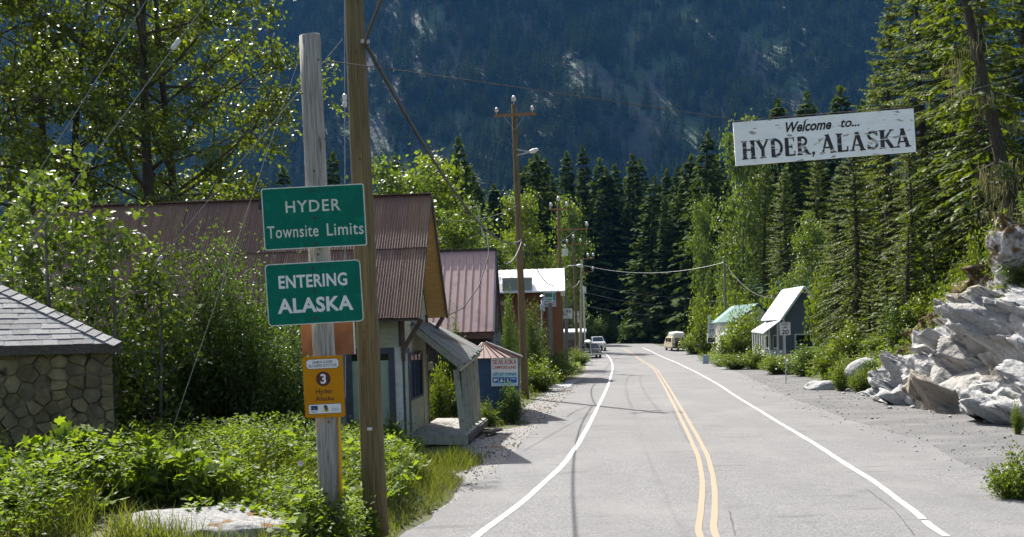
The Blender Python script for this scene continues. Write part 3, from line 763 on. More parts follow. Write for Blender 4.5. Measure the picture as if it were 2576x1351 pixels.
def notched(cx, cz, W, Hh, r):
    p = []
    for sx, sz, a0 in ((1, 1, 270), (-1, 1, 360), (-1, -1, 90), (1, -1, 180)):
        for j in range(5):
            a = rad(a0 - 90 * j / 4); p.append((cx + sx * W / 2 + r * math.cos(a), cz + sz * Hh / 2 + r * math.sin(a)))
    return p
plate(fr, notched(0, 58 * k, 83 * k, 25 * k, 4 * k), -.001, 0, 'border', M_dkbrown, t)
plate(fr, notched(0, 58 * k, 81 * k, 23 * k, 4 * k), -.002, -.001, 'title_panel', M_paper, t)
text(fr, 'SALMON GLACIER', 0, 62.5 * k, 50 * k, 7 * k, -.003, 'lettering', M_maroon, t, bold=.01)
text(fr, 'SELF GUIDED AUTO TOUR', 0, 53.5 * k, 72 * k, 7 * k, -.003, 'lettering', M_maroon, t, bold=.01)
plate(fr, circle2(0, 20 * k, 18.5 * k), -.001, 0, 'number_disc', M_maroon, t)
text(fr, '3', 0, 20 * k, 14 * k, 25 * k, -.002, 'number', M_paper, t, bold=.03)
text(fr, 'Hyder', 1 * k, -13 * k, 43 * k, 15 * k, -.001, 'lettering', M_dkbrown, t, bold=.02)
text(fr, 'Alaska', 1 * k, -29.5 * k, 48 * k, 11 * k, -.001, 'lettering', M_dkbrown, t, bold=.02)
def rr_at(cx, cz, W, Hh, r): return [(x + cx, z + cz) for x, z in rrect(W, Hh, r)]
plate(fr, rr_at(0, -55.5 * k, 84 * k, 25 * k, 4 * k), -.001, 0, 'border', M_dkbrown, t)
plate(fr, rr_at(0, -55.5 * k, 82 * k, 23 * k, 3.5 * k), -.002, -.001, 'sponsor_panel', M_paper, t)
fl = plate(fr, rr_at(-26.5 * k, -52.5 * k, 17 * k, 11 * k, .0005), -.003, -.002, 'flag', M_navy, t)
for dx, dz in ((-31, -53), (-29.5, -54), (-28, -53.7), (-26.5, -54.5), (-26, -56), (-24, -56), (-24, -54.3), (-20, -49.5)):
    plate(fr, circle2(dx * k, dz * k, .55 * k, 6), -.0035, -.003, 'star', M_yellow_p, fl)
text(fr, 'State of\nAlaska', -26.5 * k, -62 * k, 17 * k, 5.5 * k, -.003, 'lettering', M_navy, t)
M_face = pm('tan_print', (0.20, 0.13, 0.09), (0.15, 0.10, 0.07), 0.6, scale=30)
M_pale_y = pm('pale_yellow_print', (0.62, 0.58, 0.20), (0.58, 0.55, 0.25), 0.6, scale=9)
plate(fr, rr_at(2 * k, -60 * k, 17 * k, 7 * k, 2 * k), -.0028, -.002, 'emblem_shirt', M_pale_y, t)
plate(fr, [(x * k, z * k) for x, z in ((-2.5, -48), (3, -47), (6.5, -49), (7, -54), (8, -56), (6, -61), (4, -64), (0, -59), (-2, -54))], -.0034, -.0028, 'emblem_head', M_face, t)
plate(fr, [(x * k, z * k) for x, z in ((-2.7, -47.5), (3, -46.5), (6.7, -48.7), (6.3, -50), (-2.4, -52))], -.0040, -.0034, 'emblem_hair', M_black, t)
plate(fr, [(x * k, z * k) for x, z in ((-2, -52.5), (7.5, -53), (7, -55.5), (-1.5, -54))], -.0040, -.0034, 'emblem_glasses', M_black, t)
text(fr, 'District\nof Stewart', 26 * k, -57.5 * k, 23 * k, 8 * k, -.003, 'lettering', M_navy, t)
for z_ in (74, -72): bolt(fr(0, -.002, z_ * k), t, .005)
# back of a brown sign facing the other way, behind the post
t, fr, w, h, k = sign('brown_sign', 'back of a brown sign fixed behind the grey post', 824, 850, 13.02, 132, 86, 0.5)
plate(fr, rrect(w, h, .015), 0, .02, 'panel', M_backsign, t)
mb = MB(); mb.box(fr, w / 2 - .002, w / 2 + .012, -.004, .024, -h / 2, h / 2); mb.build('edge_strip', M_swhite, t)
# yellow guard on the guy wire
mb = MB(); mb.tube([at(851, 1045, 12.75), at(855, 1100, 12.72), at(857, 1260, 12.7)], [.020, .023, .026], 10)
tag(mb.build('guy_guard', M_yellow_p, smooth=True), 'yellow plastic guy wire guard standing beside the grey post', 'guard')

# ------------------------------------------------------------------ lettering with slab serifs
def glyph(ch):
    """strokes (points, width) and boxes (x0, x1, y0, y1) of a serif capital of height 1; advance"""
    S, B = [], []
    def stem(x, w=.22): S.append(([(x, 0), (x, 1)], w))
    def foot_(x, y, hw=.17): B.append((x - hw, x + hw, y - (.065 if y > .5 else 0), y + (0 if y > .5 else .065)))
    def arc(cx, cy_, rx, ry, a0, a1, w, n=12): S.append(([(cx + rx * math.cos(rad(a0 + (a1 - a0) * k / n)), cy_ + ry * math.sin(rad(a0 + (a1 - a0) * k / n))) for k in range(n + 1)], w))
    adv = .8
    if ch == 'H':
        stem(.16); stem(.62); S.append(([(.16, .5), (.62, .5)], .09)); [foot_(x, y) for x in (.16, .62) for y in (0, 1)]
    elif ch == 'Y':
        S += [([(.10, 1), (.38, .46)], .19), ([(.68, 1), (.38, .46)], .11), ([(.38, .5), (.38, 0)], .19)]; foot_(.10, 1); foot_(.68, 1, .13); foot_(.38, 0)
    elif ch == 'D':
        stem(.16); arc(.22, .5, .42, .45, 90, -90, .15); S.append(([(.05, .955), (.24, .955)], .09)); S.append(([(.05, .045), (.24, .045)], .09)); adv = .78
    elif ch == 'E':
        stem(.16); S += [([(.05, .955), (.58, .955)], .09), ([(.16, .5), (.46, .5)], .09), ([(.05, .045), (.62, .045)], .09)]; B += [(.52, .58, .76, .98), (.42, .47, .38, .62), (.55, .62, .02, .26)]; adv = .72
    elif ch == 'R':
        stem(.16); arc(.28, .74, .26, .215, 90, -90, .13); S += [([(.05, .955), (.3, .955)], .09), ([(.16, .52), (.3, .52)], .08), ([(.36, .52), (.62, .03)], .18)]; foot_(.16, 0); foot_(.68, 0, .11); adv = .8
    elif ch == 'A':
        S += [([(.12, 0), (.40, 1)], .10), ([(.38, 1), (.66, 0)], .19), ([(.2, .30), (.58, .30)], .08)]; foot_(.12, 0, .13); foot_(.66, 0, .16); B.append((.26, .46, .94, 1.0)); adv = .84
    elif ch == 'L':
        stem(.16); S.append(([(.05, .045), (.60, .045)], .09)); B.append((.53, .60, .02, .28)); foot_(.16, 1); adv = .68
    elif ch == 'S':
        S.append(([(.55, .80), (.48, .90), (.34, .955), (.20, .90), (.13, .77), (.19, .63), (.34, .53), (.50, .42), (.56, .27), (.50, .12), (.34, .045), (.18, .09), (.10, .22)], .15)); B += [(.54, .60, .72, .98), (.06, .12, .02, .28)]; adv = .68
    elif ch == 'K':
        stem(.16); S += [([(.62, .97), (.22, .42)], .10), ([(.32, .56), (.64, .03)], .19)]; [foot_(.16, y) for y in (0, 1)]; foot_(.64, 1, .12); foot_(.68, 0, .12); adv = .8
    elif ch == ',':
        S += [([(.12, .14), (.12, .0)], .16), ([(.15, .03), (.06, -.14)], .07)]; adv = .3
    elif ch in 'GC':
        arc(.40, .5, .30, .45, 50, 310, .16, 16); B.append((.56, .63, .68, .95))
        if ch == 'G': S.append(([(.60, .42), (.60, .08)], .13)); S.append(([(.42, .42), (.70, .42)], .08))
        adv = .76
    elif ch == 'I': stem(.16); [foot_(.16, y) for y in (0, 1)]; adv = .36
    elif ch == 'N':
        stem(.12, .10); stem(.62, .10); S.append(([(.12, .98), (.62, .02)], .18)); foot_(.12, 0); foot_(.62, 1); adv = .78
    elif ch == ' ': adv = .32
    return S, B, adv
def serif_text(fr, body, x0, z0, wid, hgt, v, name, mat, parent):
    """one part per word, letters from (x0, z0) left-bottom; wid is the total width"""
    tot = sum(glyph(c)[2] for c in body); kx = wid / tot; mb = MB(); x = 0; n = 0
    for c in body:
        S, B, adv = glyph(c)
        for pts, w in S:
            vs, fs = [], []
            for i, (a, b) in enumerate(pts):
                q0, q1 = pts[max(i - 1, 0)], pts[min(i + 1, len(pts) - 1)]
                dx, dy = q1[0] - q0[0], q1[1] - q0[1]; l_ = math.hypot(dx, dy); nx_, ny_ = -dy / l_ * w / 2, dx / l_ * w / 2
                vs += [fr(x0 + (x + a + nx_) * kx, v - n * 1e-4, z0 + (b + ny_) * hgt), fr(x0 + (x + a - nx_) * kx, v - n * 1e-4, z0 + (b - ny_) * hgt)]
                if i: q_ = 2 * i; fs.append((q_ - 2, q_ - 1, q_ + 1, q_))
            mb.add(vs, fs); n += 1
        for a, b, c0, c1_ in B:
            mb.add([fr(x0 + (x + a) * kx, v - n * 1e-4, z0 + c0 * hgt), fr(x0 + (x + b) * kx, v - n * 1e-4, z0 + c0 * hgt), fr(x0 + (x + b) * kx, v - n * 1e-4, z0 + c1_ * hgt), fr(x0 + (x + a) * kx, v - n * 1e-4, z0 + c1_ * hgt)], [(0, 1, 2, 3)]); n += 1
        x += adv; n = n % 12
    return mb.build(name, mat, parent)

# ------------------------------------------------------------------ welcome board over the road
M_peel = pm('peeling_white_paint', (0.86, 0.87, 0.85), (0.78, 0.79, 0.77), 0.7, scale=5, stretch=(0.6, 1, 2.5), bump=1.0, bscale=10, c3=(0.34, 0.31, 0.27), scale3=7, lo3=0.62, hi3=0.66, stretch3=(0.7, 1, 2.2), bdist=0.02)
M_peelblack = pm('peeling_black_paint', (0.014, 0.014, 0.018), (0.035, 0.033, 0.035), 0.6, scale=6, bump=0.8, bscale=18, c3=(0.42, 0.40, 0.36), scale3=9, lo3=0.56, hi3=0.60, stretch3=(0.5, 1, 2.6))
WY = 15.0
t, fr, w, h, k = sign('welcome_board', 'white peeling welcome board hung on a cable over the road', 2074.5, 345, WY, 450, 107, 3.0)
mb = MB(); mb.box(fr, -w / 2, w / 2, 0, .03, -h / 2, h / 2); mb.build('board', M_peel, t)
serif_text(fr, 'HYDER,', -208 * k, -40 * k, 186 * k, 46 * k, -.003, 'lettering', M_peelblack, t)
serif_text(fr, 'ALASKA', -13 * k, -40 * k, 228 * k, 46 * k, -.003, 'lettering', M_peelblack, t)
text(fr, 'Welcome', -38 * k, 31 * k, 114 * k, 26 * k, -.003, 'lettering', M_black, t, shear=.35, bold=.03)
text(fr, 'to...', 65 * k, 30 * k, 46 * k, 20 * k, -.003, 'lettering', M_black, t, shear=.3, bold=.02)
for x_ in (-190, -5, 187):
    mb = MB(); mb.tube([fr(x_ * k, .015, h / 2 - .03), fr(x_ * k, .010, h / 2 + .01), fr(x_ * k, -.01, h / 2 + .035)], .012, 6); mb.build('hanger', M_rust, t)
# the cable it hangs on
ca, cb = at(812, 152, 12.66), at(2900, 95, 24.0)
def cable(name, label, pts, r, mat, cat='cable', group=None, n=6):
    mb = MB(); mb.tube(pts, r, n); return tag(mb.build(name, mat, org=pts[0]), label, cat, group)
cable('support_cable', 'thin cable carrying the welcome board across the road', [ca] + [at(x, y, Y) for x, y, Y in ((1000, 176, 12.9), (1250, 212, 13.3), (1550, 256, 13.9), (1847, 300, 14.6))] + [fr(-w / 2, .012, h / 2 + .03), fr(0, .012, h / 2 + .035), fr(w / 2, .012, h / 2 + .03)] + [at(2572, 190, 17.5), cb], 0.006, M_wire)

# ------------------------------------------------------------------ guy wires
def insulator(name, label, p, d, group):
    p, d = Vector(p), Vector(d).normalized(); mb = MB()
    mb.tube([p - d * .09, p - d * .07, p - d * .02, p, p + d * .02, p + d * .07, p + d * .09], [.020, .032, .032, .022, .032, .032, .020], 10)
    tag(mb.build(name, M_porc, smooth=True), label, 'insulator', group)
def guy(label, p0, p1, r=.008, ins=None, insl=None, mat=M_wire_l):
    cable('guy_wire', label, [Vector(p0).lerp(Vector(p1), i / 6) for i in range(7)], r, mat, 'wire', None, 5)
    if ins: insulator('strain_insulator', insl, Vector(p0).lerp(Vector(p1), ins), Vector(p1) - Vector(p0), None)
guy('uppermost guy wire slanting in front of the cottonwoods', at(868, -795, 14), at(-470, 1335, 11.2), .0045)
p0, p1 = at(868, -468, 14), at(-455, 1332, 11.2)
guy('guy wire with a white insulator in front of the cottonwood trunks', p0, p1, .006, 0.365, 'white insulator on the guy wire before the cottonwood trunks')
p0, p1 = at(862, 98, 13.9), at(75, 1045, 22.5)
guy('guy wire running down past the rusty roof', p0, p1, .005, 0.46, 'white insulator on the guy wire before the rusty roof')
guy('thin guy wire from the grey post to the willow thicket', at(750, 155, 12.8), at(410, 1150, 13.3), .004)
guy('upright guy wire hanging beside the brown utility pole', at(866, -300, 13.4), at(869, 1000, 13.4), .007, 0.42, 'white insulator beside the brown utility pole')
mb = MB(); mb.bar(at(659, 498, 12.86), at(655, 528, 12.87), .03, .05); tag(mb.build('wire_clamp', M_black), 'small black clamp on the wire beside the green sign', 'clamp')

# ------------------------------------------------------------------ stone storehouse with shingle roof
def voronoi(pts, x0, x1, y0, y1):
    out = []
    for i, (px, py) in enumerate(pts):
        poly = [(x0, y0), (x1, y0), (x1, y1), (x0, y1)]
        for j, (qx, qy) in enumerate(pts):
            if i == j or abs(qx - px) + abs(qy - py) > 2.2: continue
            mx_, my_ = (px + qx) / 2, (py + qy) / 2; nx_, ny_ = qx - px, qy - py
            res = []
            for k_ in range(len(poly)):
                a, b = poly[k_], poly[(k_ + 1) % len(poly)]
                da = (a[0] - mx_) * nx_ + (a[1] - my_) * ny_; db = (b[0] - mx_) * nx_ + (b[1] - my_) * ny_
                if da <= 0: res.append(a)
                if da * db < 0: s_ = da / (da - db); res.append((a[0] + (b[0] - a[0]) * s_, a[1] + (b[1] - a[1]) * s_))
            poly = res
            if len(poly) < 3: break
        if len(poly) >= 3: out.append(((px, py), poly))
    return out
M_stone = pm('yellow_grey_stone', (0.09, 0.073, 0.038), (0.18, 0.148, 0.08), 0.95, scale=4, bump=0.9, bscale=12, c3=(0.03, 0.028, 0.02), scale3=3.0, lo3=0.56, hi3=0.66, bdist=0.03)
M_stones = [M_stone, pm('pale_stone', (0.13, 0.105, 0.055), (0.235, 0.19, 0.105), 0.95, scale=5, bump=0.9, bscale=12, c3=(0.04, 0.036, 0.026), scale3=3.4, lo3=0.6, hi3=0.68, bdist=0.03), pm('grey_stone', (0.085, 0.07, 0.042), (0.16, 0.132, 0.082), 0.95, scale=5, bump=0.9, bscale=12, bdist=0.03)]
M_mortar = pm('crumbling_mortar', (0.105, 0.088, 0.05), (0.185, 0.155, 0.09), 0.95, scale=6, bump=1.0, bscale=18, c3=(0.02, 0.02, 0.016), scale3=3.2, lo3=0.58, hi3=0.64, bdist=0.04)
M_shingle = [pm('grey_shingle_%d' % i, a, b, 0.8, scale=7, stretch=(5, 0.6, 5), bump=0.5, bscale=20) for i, (a, b) in enumerate((((.15, .15, .15), (.24, .24, .24)), ((.19, .19, .19), (.28, .28, .275)), ((.12, .12, .12), (.19, .19, .19))))]
M_dkwood = pm('dark_eave_wood', (0.05, 0.042, 0.034), (0.10, 0.085, 0.07), 0.9, scale=5, stretch=(1, 6, 6), bump=0.3)
c0 = at(281, 900, 16.0)
sf = Frame((c0.x, c0.y, 0.35), 27)
EW = 2.72                                               # eave height above the frame
stone_house = thing('stone_storehouse', 'small stone storehouse with hipped grey shingle roof', 'building', sf.o)
mb = MB(); mb.box(sf, -5.6, 0, 0, 5, -.3, EW); wall_s = mb.build('wall', M_mortar, stone_house)
pts = []
rs_ = np.random.default_rng(4)
while len(pts) < 240:
    p = (rs_.uniform(-4.2, -.02), rs_.uniform(0, EW))
    if all(math.hypot(p[0] - q_[0], (p[1] - q_[1]) * 1.35) > (.15 + .13 * vnoise(p[0] * 1.7, p[1] * 1.7, 4)) for q_ in pts): pts.append(p)
    elif rs_.random() < .0004: break
for (px, py), poly in voronoi(pts, -4.4, -.003, -.1, EW - .02):
    sh = rs_.uniform(.78, .95); d = rs_.uniform(.010, .055)
    P0 = [(px + (x - px) * .95, py + (y - py) * .95) for x, y in poly]
    P1 = [(px + (x - px) * sh + rs_.normal() * .006, py + (y - py) * sh + rs_.normal() * .006) for x, y in poly]
    n = len(poly); mb = MB()
    tl = rs_.normal(size=2) * .12
    vs = [sf(x, .01, y) for x, y in P0] + [sf(x, -d + tl[0] * (x - px) + tl[1] * (y - py), y) for x, y in P1]
    mb.add(vs, [tuple(range(n, 2 * n))] + [(i, (i + 1) % n, (i + 1) % n + n, i + n) for i in range(n)])
    mb.build('stone', M_stones[int(rs_.integers(0, 3))], wall_s)
AP = (-2.8, 2.5, EW + 1.75); OV = .14                   # apex of the hipped roof
mb = MB()
e = [sf(-5.6 - OV, -OV, EW), sf(OV, -OV, EW), sf(OV, 5 + OV, EW), sf(-5.6 - OV, 5 + OV, EW)]
mb.add(e + [sf(*AP)], [(0, 1, 4), (1, 2, 4), (2, 3, 4), (3, 0, 4), (3, 2, 1, 0)]); roof_s = mb.build('roof', M_shingle[2], stone_house)
mb = MB(); mb.box(sf, -5.6 - OV, OV, -OV - .02, -OV + .03, EW - .14, EW - .004); mb.build('eave_board', M_dkwood, stone_house)
sl_v = Vector((0, AP[1] + OV, AP[2] - EW)); SL = sl_v.length; cs, sn = sl_v.y / SL, sl_v.z / SL
exp_ = 0.165; nc = int(SL / exp_)
mb = MB(); mb.hexa([(0, 0, 0), (1, 0, 0), (1, 1, 0), (0, 1, 0), (0, 0, 1), (1, 0, 1), (1, 1, .35), (0, 1, .35)])
sh_me = [mb.mesh('shingle', m_) for m_ in M_shingle]
upv = (sf.v * cs + sf.w * sn); nrm = (sf.w * cs - sf.v * sn)
for c in range(nc):
    s0 = c * exp_; f_ = s0 / SL; f2_ = min((s0 + exp_ * 1.05) / SL, 1)
    xl, xr_ = -5.6 - OV + (AP[0] + 5.6 + OV) * f_, OV + (AP[0] - OV) * f2_
    x = xr_ + 0.01
    xl = max(xl, -4.3)
    while x > xl:
        wd = min(rs_.uniform(.16, .34), x - xl + .02)
        o = sf(x - wd, -OV, EW) + upv * (s0 + rs_.normal() * .004) + nrm * .004
        M4 = Matrix((( *(sf.u * (wd - .006)), 0), (*(upv * (exp_ * 1.35)), 0), (*(nrm * rs_.uniform(.014, .022)), 0), (0, 0, 0, 1))).transposed(); M4.translation = o
        link('shingle', sh_me[rs_.integers(0, 3)], roof_s, M4)
        x -= wd
# hip caps
a, b = Vector(e[1]), Vector(sf(*AP)); hd = (b - a).normalized(); hx = hd.cross(Vector((0, 0, 1))).normalized(); hy = hx.cross(hd)
for i in range(16):
    p = a + hd * (i * .2); mb = MB()
    for sgn in (-1, 1):
        q0, q1 = p + hy * .035, p + hd * .24 + hy * .022
        s1 = hx * sgn * .17 - hy * .075
        mb.hexa([q0, q0 + s1, q1 + s1, q1, q0 + hy * .012, q0 + s1 + hy * .012, q1 + s1 + hy * .008, q1 + hy * .008])
    mb.build('hip_cap', M_shingle[i % 3], roof_s)
# ------------------------------------------------------------------ old house with rusty corrugated roof and leaning porch
M_cream = pm('faded_cream_paint', (0.30, 0.30, 0.20), (0.37, 0.37, 0.26), 0.8, scale=4, stretch=(1, 1, 4), bump=0.25, bscale=14, c3=(0.22, 0.20, 0.14), scale3=5, lo3=0.62, hi3=0.72)
M_cream_w = pm('chalky_white_and_lit_cream_paint', (0.52, 0.52, 0.46), (0.60, 0.60, 0.54), 0.8, scale=6, bump=0.3, c3=(0.30, 0.28, 0.22), scale3=9, lo3=0.64, hi3=0.72)
M_slate = pm('slate_trim_paint', (0.055, 0.058, 0.075), (0.08, 0.083, 0.10), 0.7, scale=5, bump=0.2)
M_sage = pm('sage_door_paint', (0.26, 0.32, 0.24), (0.31, 0.37, 0.28), 0.65, scale=5, bump=0.15)
M_brown = pm('brown_bracket_paint', (0.085, 0.05, 0.04), (0.12, 0.075, 0.06), 0.8, scale=6, bump=0.2)
M_deck = pm('worn_deck_board', (0.20, 0.195, 0.175), (0.34, 0.33, 0.30), 0.85, scale=6, stretch=(6, 0.5, 6), bump=0.5, c3=(0.15, 0.13, 0.11), scale3=3)
M_soffit = pm('golden_soffit_board', (0.36, 0.22, 0.07), (0.46, 0.29, 0.10), 0.8, scale=4, stretch=(1, 5, 5), bump=0.3)
M_grayp = pm('porch_post_paint', (0.24, 0.24, 0.18), (0.33, 0.325, 0.25), 0.8, scale=5, stretch=(3, 3, 0.6), bump=0.4, c3=(0.17, 0.16, 0.13), scale3=4, lo3=0.6, hi3=0.7)
M_plank = pm('streaked_roof_plank', (0.085, 0.08, 0.075), (0.22, 0.21, 0.20), 0.85, scale=7, stretch=(0.6, 5, 5), bump=0.6, c3=(0.05, 0.12, 0.10), scale3=2.6, lo3=0.5, hi3=0.7, stretch3=(0.5, 2, 2))
M_rustroof = pm('rusted_roof_iron', (0.115, 0.060, 0.034), (0.16, 0.095, 0.060), 0.62, scale=3.0, stretch=(6, 0.35, 1), bump=0.25, bscale=30, c3=(0.175, 0.12, 0.08), scale3=1.4, lo3=0.52, hi3=0.75, stretch3=(4, 0.3, 1), metal=0.15, coord='Object')
M_rustroof2 = pm('rusted_roof_iron_dark', (0.088, 0.045, 0.032), (0.145, 0.078, 0.055), 0.62, scale=3.0, stretch=(6, 0.35, 1), bump=0.25, bscale=30, c3=(0.17, 0.10, 0.075), scale3=1.7, lo3=0.5, hi3=0.75, stretch3=(5, 0.3, 1), metal=0.15)
m, nt, b, out = nodes_of('dark_glass'); b.inputs['Base Color'].default_value = (0.012, 0.016, 0.016, 1); b.inputs['Roughness'].default_value = 0.06; b.inputs['Specular IOR Level'].default_value = 0.9
M_glass = m
hf = Frame((-2.98, 26.0, 0.0), -3.5)
GL = 0.25
house = thing('old_house', 'old cream house with rusty corrugated roof and leaning porch', 'house', hf(-5, 2.3, 0))
W0, W1, DV, LU = 0.35, 3.62, 4.5, -10.4
RZ, RV = 7.25, 2.2
mb = MB(); mb.prism([hf(0, 0, 0), hf(0, DV, 0), hf(0, DV, W1 + .3), hf(0, RV, RZ - .12), hf(0, 0, W1 + .3)], hf.u * LU)
hwall = mb.build('wall', M_cream, house)
# clapboards of the long wall, cut around the double door
DU0, DU1, DW0, DW1 = -1.56, -0.20, 0.45, 2.82
bh = 0.118
for i in range(28):
    w_ = W0 + i * bh
    segs = [(-7.0, DU0), (DU1, 0.0)] if w_ + bh > DW0 and w_ < DW1 else [(-7.0, 0.0)]
    for a, c in segs:
        mb = MB(); mb.hexa([hf(a, -.026, w_), hf(c, -.026, w_), hf(c, 0, w_), hf(a, 0, w_), hf(a, -.010, w_ + bh), hf(c, -.010, w_ + bh), hf(c, 0, w_ + bh), hf(a, 0, w_ + bh)])
        mb.build('clapboard', M_cream_w if (c - a) < .5 and i < 22 else M_cream, hwall)  # short boards by the corner get a paler colour for the brighter light there
mb = MB(); mb.box(hf, -10.4, .03, -.05, 0, 0, W0); mb.build('skirting_board', M_cream, house)
def part_box(fr_, name, mat, parent, *a): mb = MB(); mb.box(fr_, *a); return mb.build(name, mat, parent)
door = thing('x', None, None, hf(DU0, 0, DW0)); COL.objects.unlink(door); bpy.data.objects.remove(door)
for a in ((DU0 - .02, DU0 + .18, -.06, .01, DW0, DW1), (DU1 - .17, DU1 + .0, -.06, .01, DW0, DW1), (DU0 + .18, DU1 - .17, -.06, .01, DW1 - .16, DW1)): part_box(hf, 'door_trim', M_slate, house, *a)
part_box(hf, 'transom_pane', M_glass, house, DU0 + .18, DU1 - .17, -.02, .0, DW1 - .34, DW1 - .16)
dm = (DU0 + DU1) / 2
for a, c in ((DU0 + .18, dm - .004), (dm + .004, DU1 - .17)):
    d = part_box(hf, 'door', M_sage, house, a, c, -.03, .0, DW0, DW1 - .34)
    for w0, w1 in ((.6, 1.2), (1.32, 2.2)): part_box(hf, 'door_panel', M_sage, d, a + .08, c - .08, -.038, -.03, DW0 + w0 - .45, DW0 + w1 - .45)
    mb = MB(); mb.tube([hf(c - .07 if a < dm - .3 else a + .2, -.03, 1.42), hf(c - .07 if a < dm - .3 else a + .2, -.085, 1.42)], .028, 8); mb.build('handle', M_black, d)
# gable wall boards facing the road, with door, broad window and corner boards
for i in range(13):
    w_ = .36 + i * .235
    mb = MB(); mb.hexa([hf(0, .02, w_), hf(.024, .02, w_), hf(.024, DV, w_), hf(0, DV, w_), hf(0, .02, w_ + .228), hf(.014, .02, w_ + .228), hf(.014, DV, w_ + .228), hf(0, DV, w_ + .228)])
    mb.build('clapboard', M_cream, hwall)
for i in range(20):
    w_ = 3.46 + i * .17; half = (RZ - .12 - w_) / (RZ - .12 - W1 - .3) * RV
    if half < .15: break
    mb = MB(); mb.hexa([hf(0, RV - min(half, RV), w_), hf(.024, RV - min(half, RV), w_), hf(.024, min(RV + half, DV), w_), hf(0, min(RV + half, DV), w_), hf(0, RV - min(half, RV), w_ + .165), hf(.014, RV - min(half, RV), w_ + .165), hf(.014, min(RV + half, DV), w_ + .165), hf(0, min(RV + half, DV), w_ + .165)])
    mb.build('clapboard', M_cream, hwall)
d = part_box(hf, 'door', M_sage, house, 0, .035, .08, .72, .45, 2.65)
for a in ((0, .06, .72, .95, .42, 2.8), (0, .06, -.01, .08, .42, 2.8), (0, .06, .08, .72, 2.65, 2.8)): part_box(hf, 'door_trim', M_slate, house, *a)
for a in ((0, .065, 1.05, 1.13, 1.30, 2.66), (0, .065, 3.1, 3.18, 1.30, 2.66), (0, .065, 1.13, 3.1, 2.58, 2.66), (0, .065, 1.13, 3.1, 1.30, 1.37)): part_box(hf, 'window_frame', M_slate, house, *a)
for v0, v1 in ((1.13, 1.75), (1.79, 2.4), (2.44, 3.1)): part_box(hf, 'window_pane', M_glass, house, .01, .04, v0, v1, 1.37, 2.58)
for v0 in (1.75, 2.4): part_box(hf, 'mullion', M_slate, house, .01, .058, v0, v0 + .04, 1.37, 2.58)
for a in ((0, .05, 3.45, 3.53, .4, 2.7), (0, .05, 4.1, 4.18, .4, 2.7), (0, .05, 4.42, 4.52, .3, 3.4)): part_box(hf, 'batten', M_slate if a[2] > 4.4 else M_cream, house, *a)
mb = MB(); mb.box(hf, .05, .2, 4.35, 4.5, 2.05, 2.3); mb.build('meter_box', M_porc, house)
# roof: two rows of corrugated sheets towards the camera, boarded slope behind
OVU = 0.62; EV, EZ = -.75, 3.60
sl = Vector((0, RV - EV, RZ - EZ)); SLn = sl.length; cs, sn = sl.y / SLn, sl.z / SLn
up_ = hf.v * cs + hf.w * sn; nr_ = hf.w * cs - hf.v * sn
roof = tag(MB().prism([hf(OVU - .03, EV + .05, EZ - .03), hf(OVU - .03, RV, RZ - .09), hf(OVU - .03, RV, RZ - .13), hf(OVU - .03, EV + .05, EZ - .08)], hf.u * (LU - 2 * OVU + .06)).build('roof', M_dkwood, house))
def sheet_mesh(wd, ln, mat):
    nx_ = int(wd / .075 * 8) + 1; ny_ = 7
    X, Y = np.meshgrid(np.linspace(0, wd, nx_), np.linspace(0, ln, ny_))
    Z = .008 * np.sin(X / .075 * 2 * math.pi) + .006 * fbm(X * 2, Y * 1.5, 3)
    ii = np.arange(nx_ * ny_).reshape(ny_, nx_)
    qq = np.stack([ii[:-1, :-1], ii[:-1, 1:], ii[1:, 1:], ii[1:, :-1]], -1).reshape(-1, 4)
    return np_mesh('roof_sheet', np.stack([X, Y, Z], -1).reshape(-1, 3), qq.ravel(), np.full(len(qq), 4), mat, smooth=True)
L_low = SLn * .56; L_up = SLn * .47
sm = {(r_i, k): sheet_mesh(.70, L_low if r_i == 0 else L_up, (M_rustroof, M_rustroof2)[k]) for r_i in (0, 1) for k in (0, 1)}
ns = int(math.ceil((-LU + 2 * OVU) / .66)); rs2 = np.random.default_rng(9)
for i in range(ns):
    for row_i in (0, 1):
        u0 = OVU - .68 - i * .66
        s0 = (0 if row_i == 0 else SLn * .54) + rs2.normal() * .012
        o = hf(u0, EV, EZ) + up_ * s0 + nr_ * (.012 + .004 * (i % 2) + row_i * .022)
        tw = rs2.normal() * .003
        M4 = Matrix(((*(hf.u + up_ * tw), 0), (*up_, 0), (*nr_, 0), (0, 0, 0, 1))).transposed(); M4.translation = o
        link('roof_sheet', sm[(row_i, int(rs2.random() < .4))], roof, M4)
mb = MB(); mb.bar(hf(OVU + .01, RV, RZ + .03), hf(LU - OVU, RV, RZ + .03), .22, .03); mb.build('ridge_cap', M_rustroof2, roof)
BV, BZ = 5.15, 3.75
mb = MB(); mb.prism([hf(OVU, RV, RZ), hf(OVU, BV, BZ), hf(OVU, BV, BZ + .05), hf(OVU, RV, RZ + .05)], hf.u * (LU - 2 * OVU)); mb.build('back_slope', M_rustroof2, roof)
nb = 24
for i in range(nb):
    a, c = i / nb, (i + .94) / nb
    pa, pc = (RV + (BV - RV) * a, RZ - .012 + (BZ - RZ) * a), (RV + (BV - RV) * c, RZ - .012 + (BZ - RZ) * c)
    mb = MB(); mb.hexa([hf(-.02, pa[0], pa[1] - .03), hf(OVU - .02, pa[0], pa[1] - .03), hf(OVU - .02, pc[0], pc[1] - .03), hf(-.02, pc[0], pc[1] - .03), hf(-.02, pa[0], pa[1]), hf(OVU - .02, pa[0], pa[1]), hf(OVU - .02, pc[0], pc[1]), hf(-.02, pc[0], pc[1])])
    mb.build('soffit_board', M_soffit, roof)
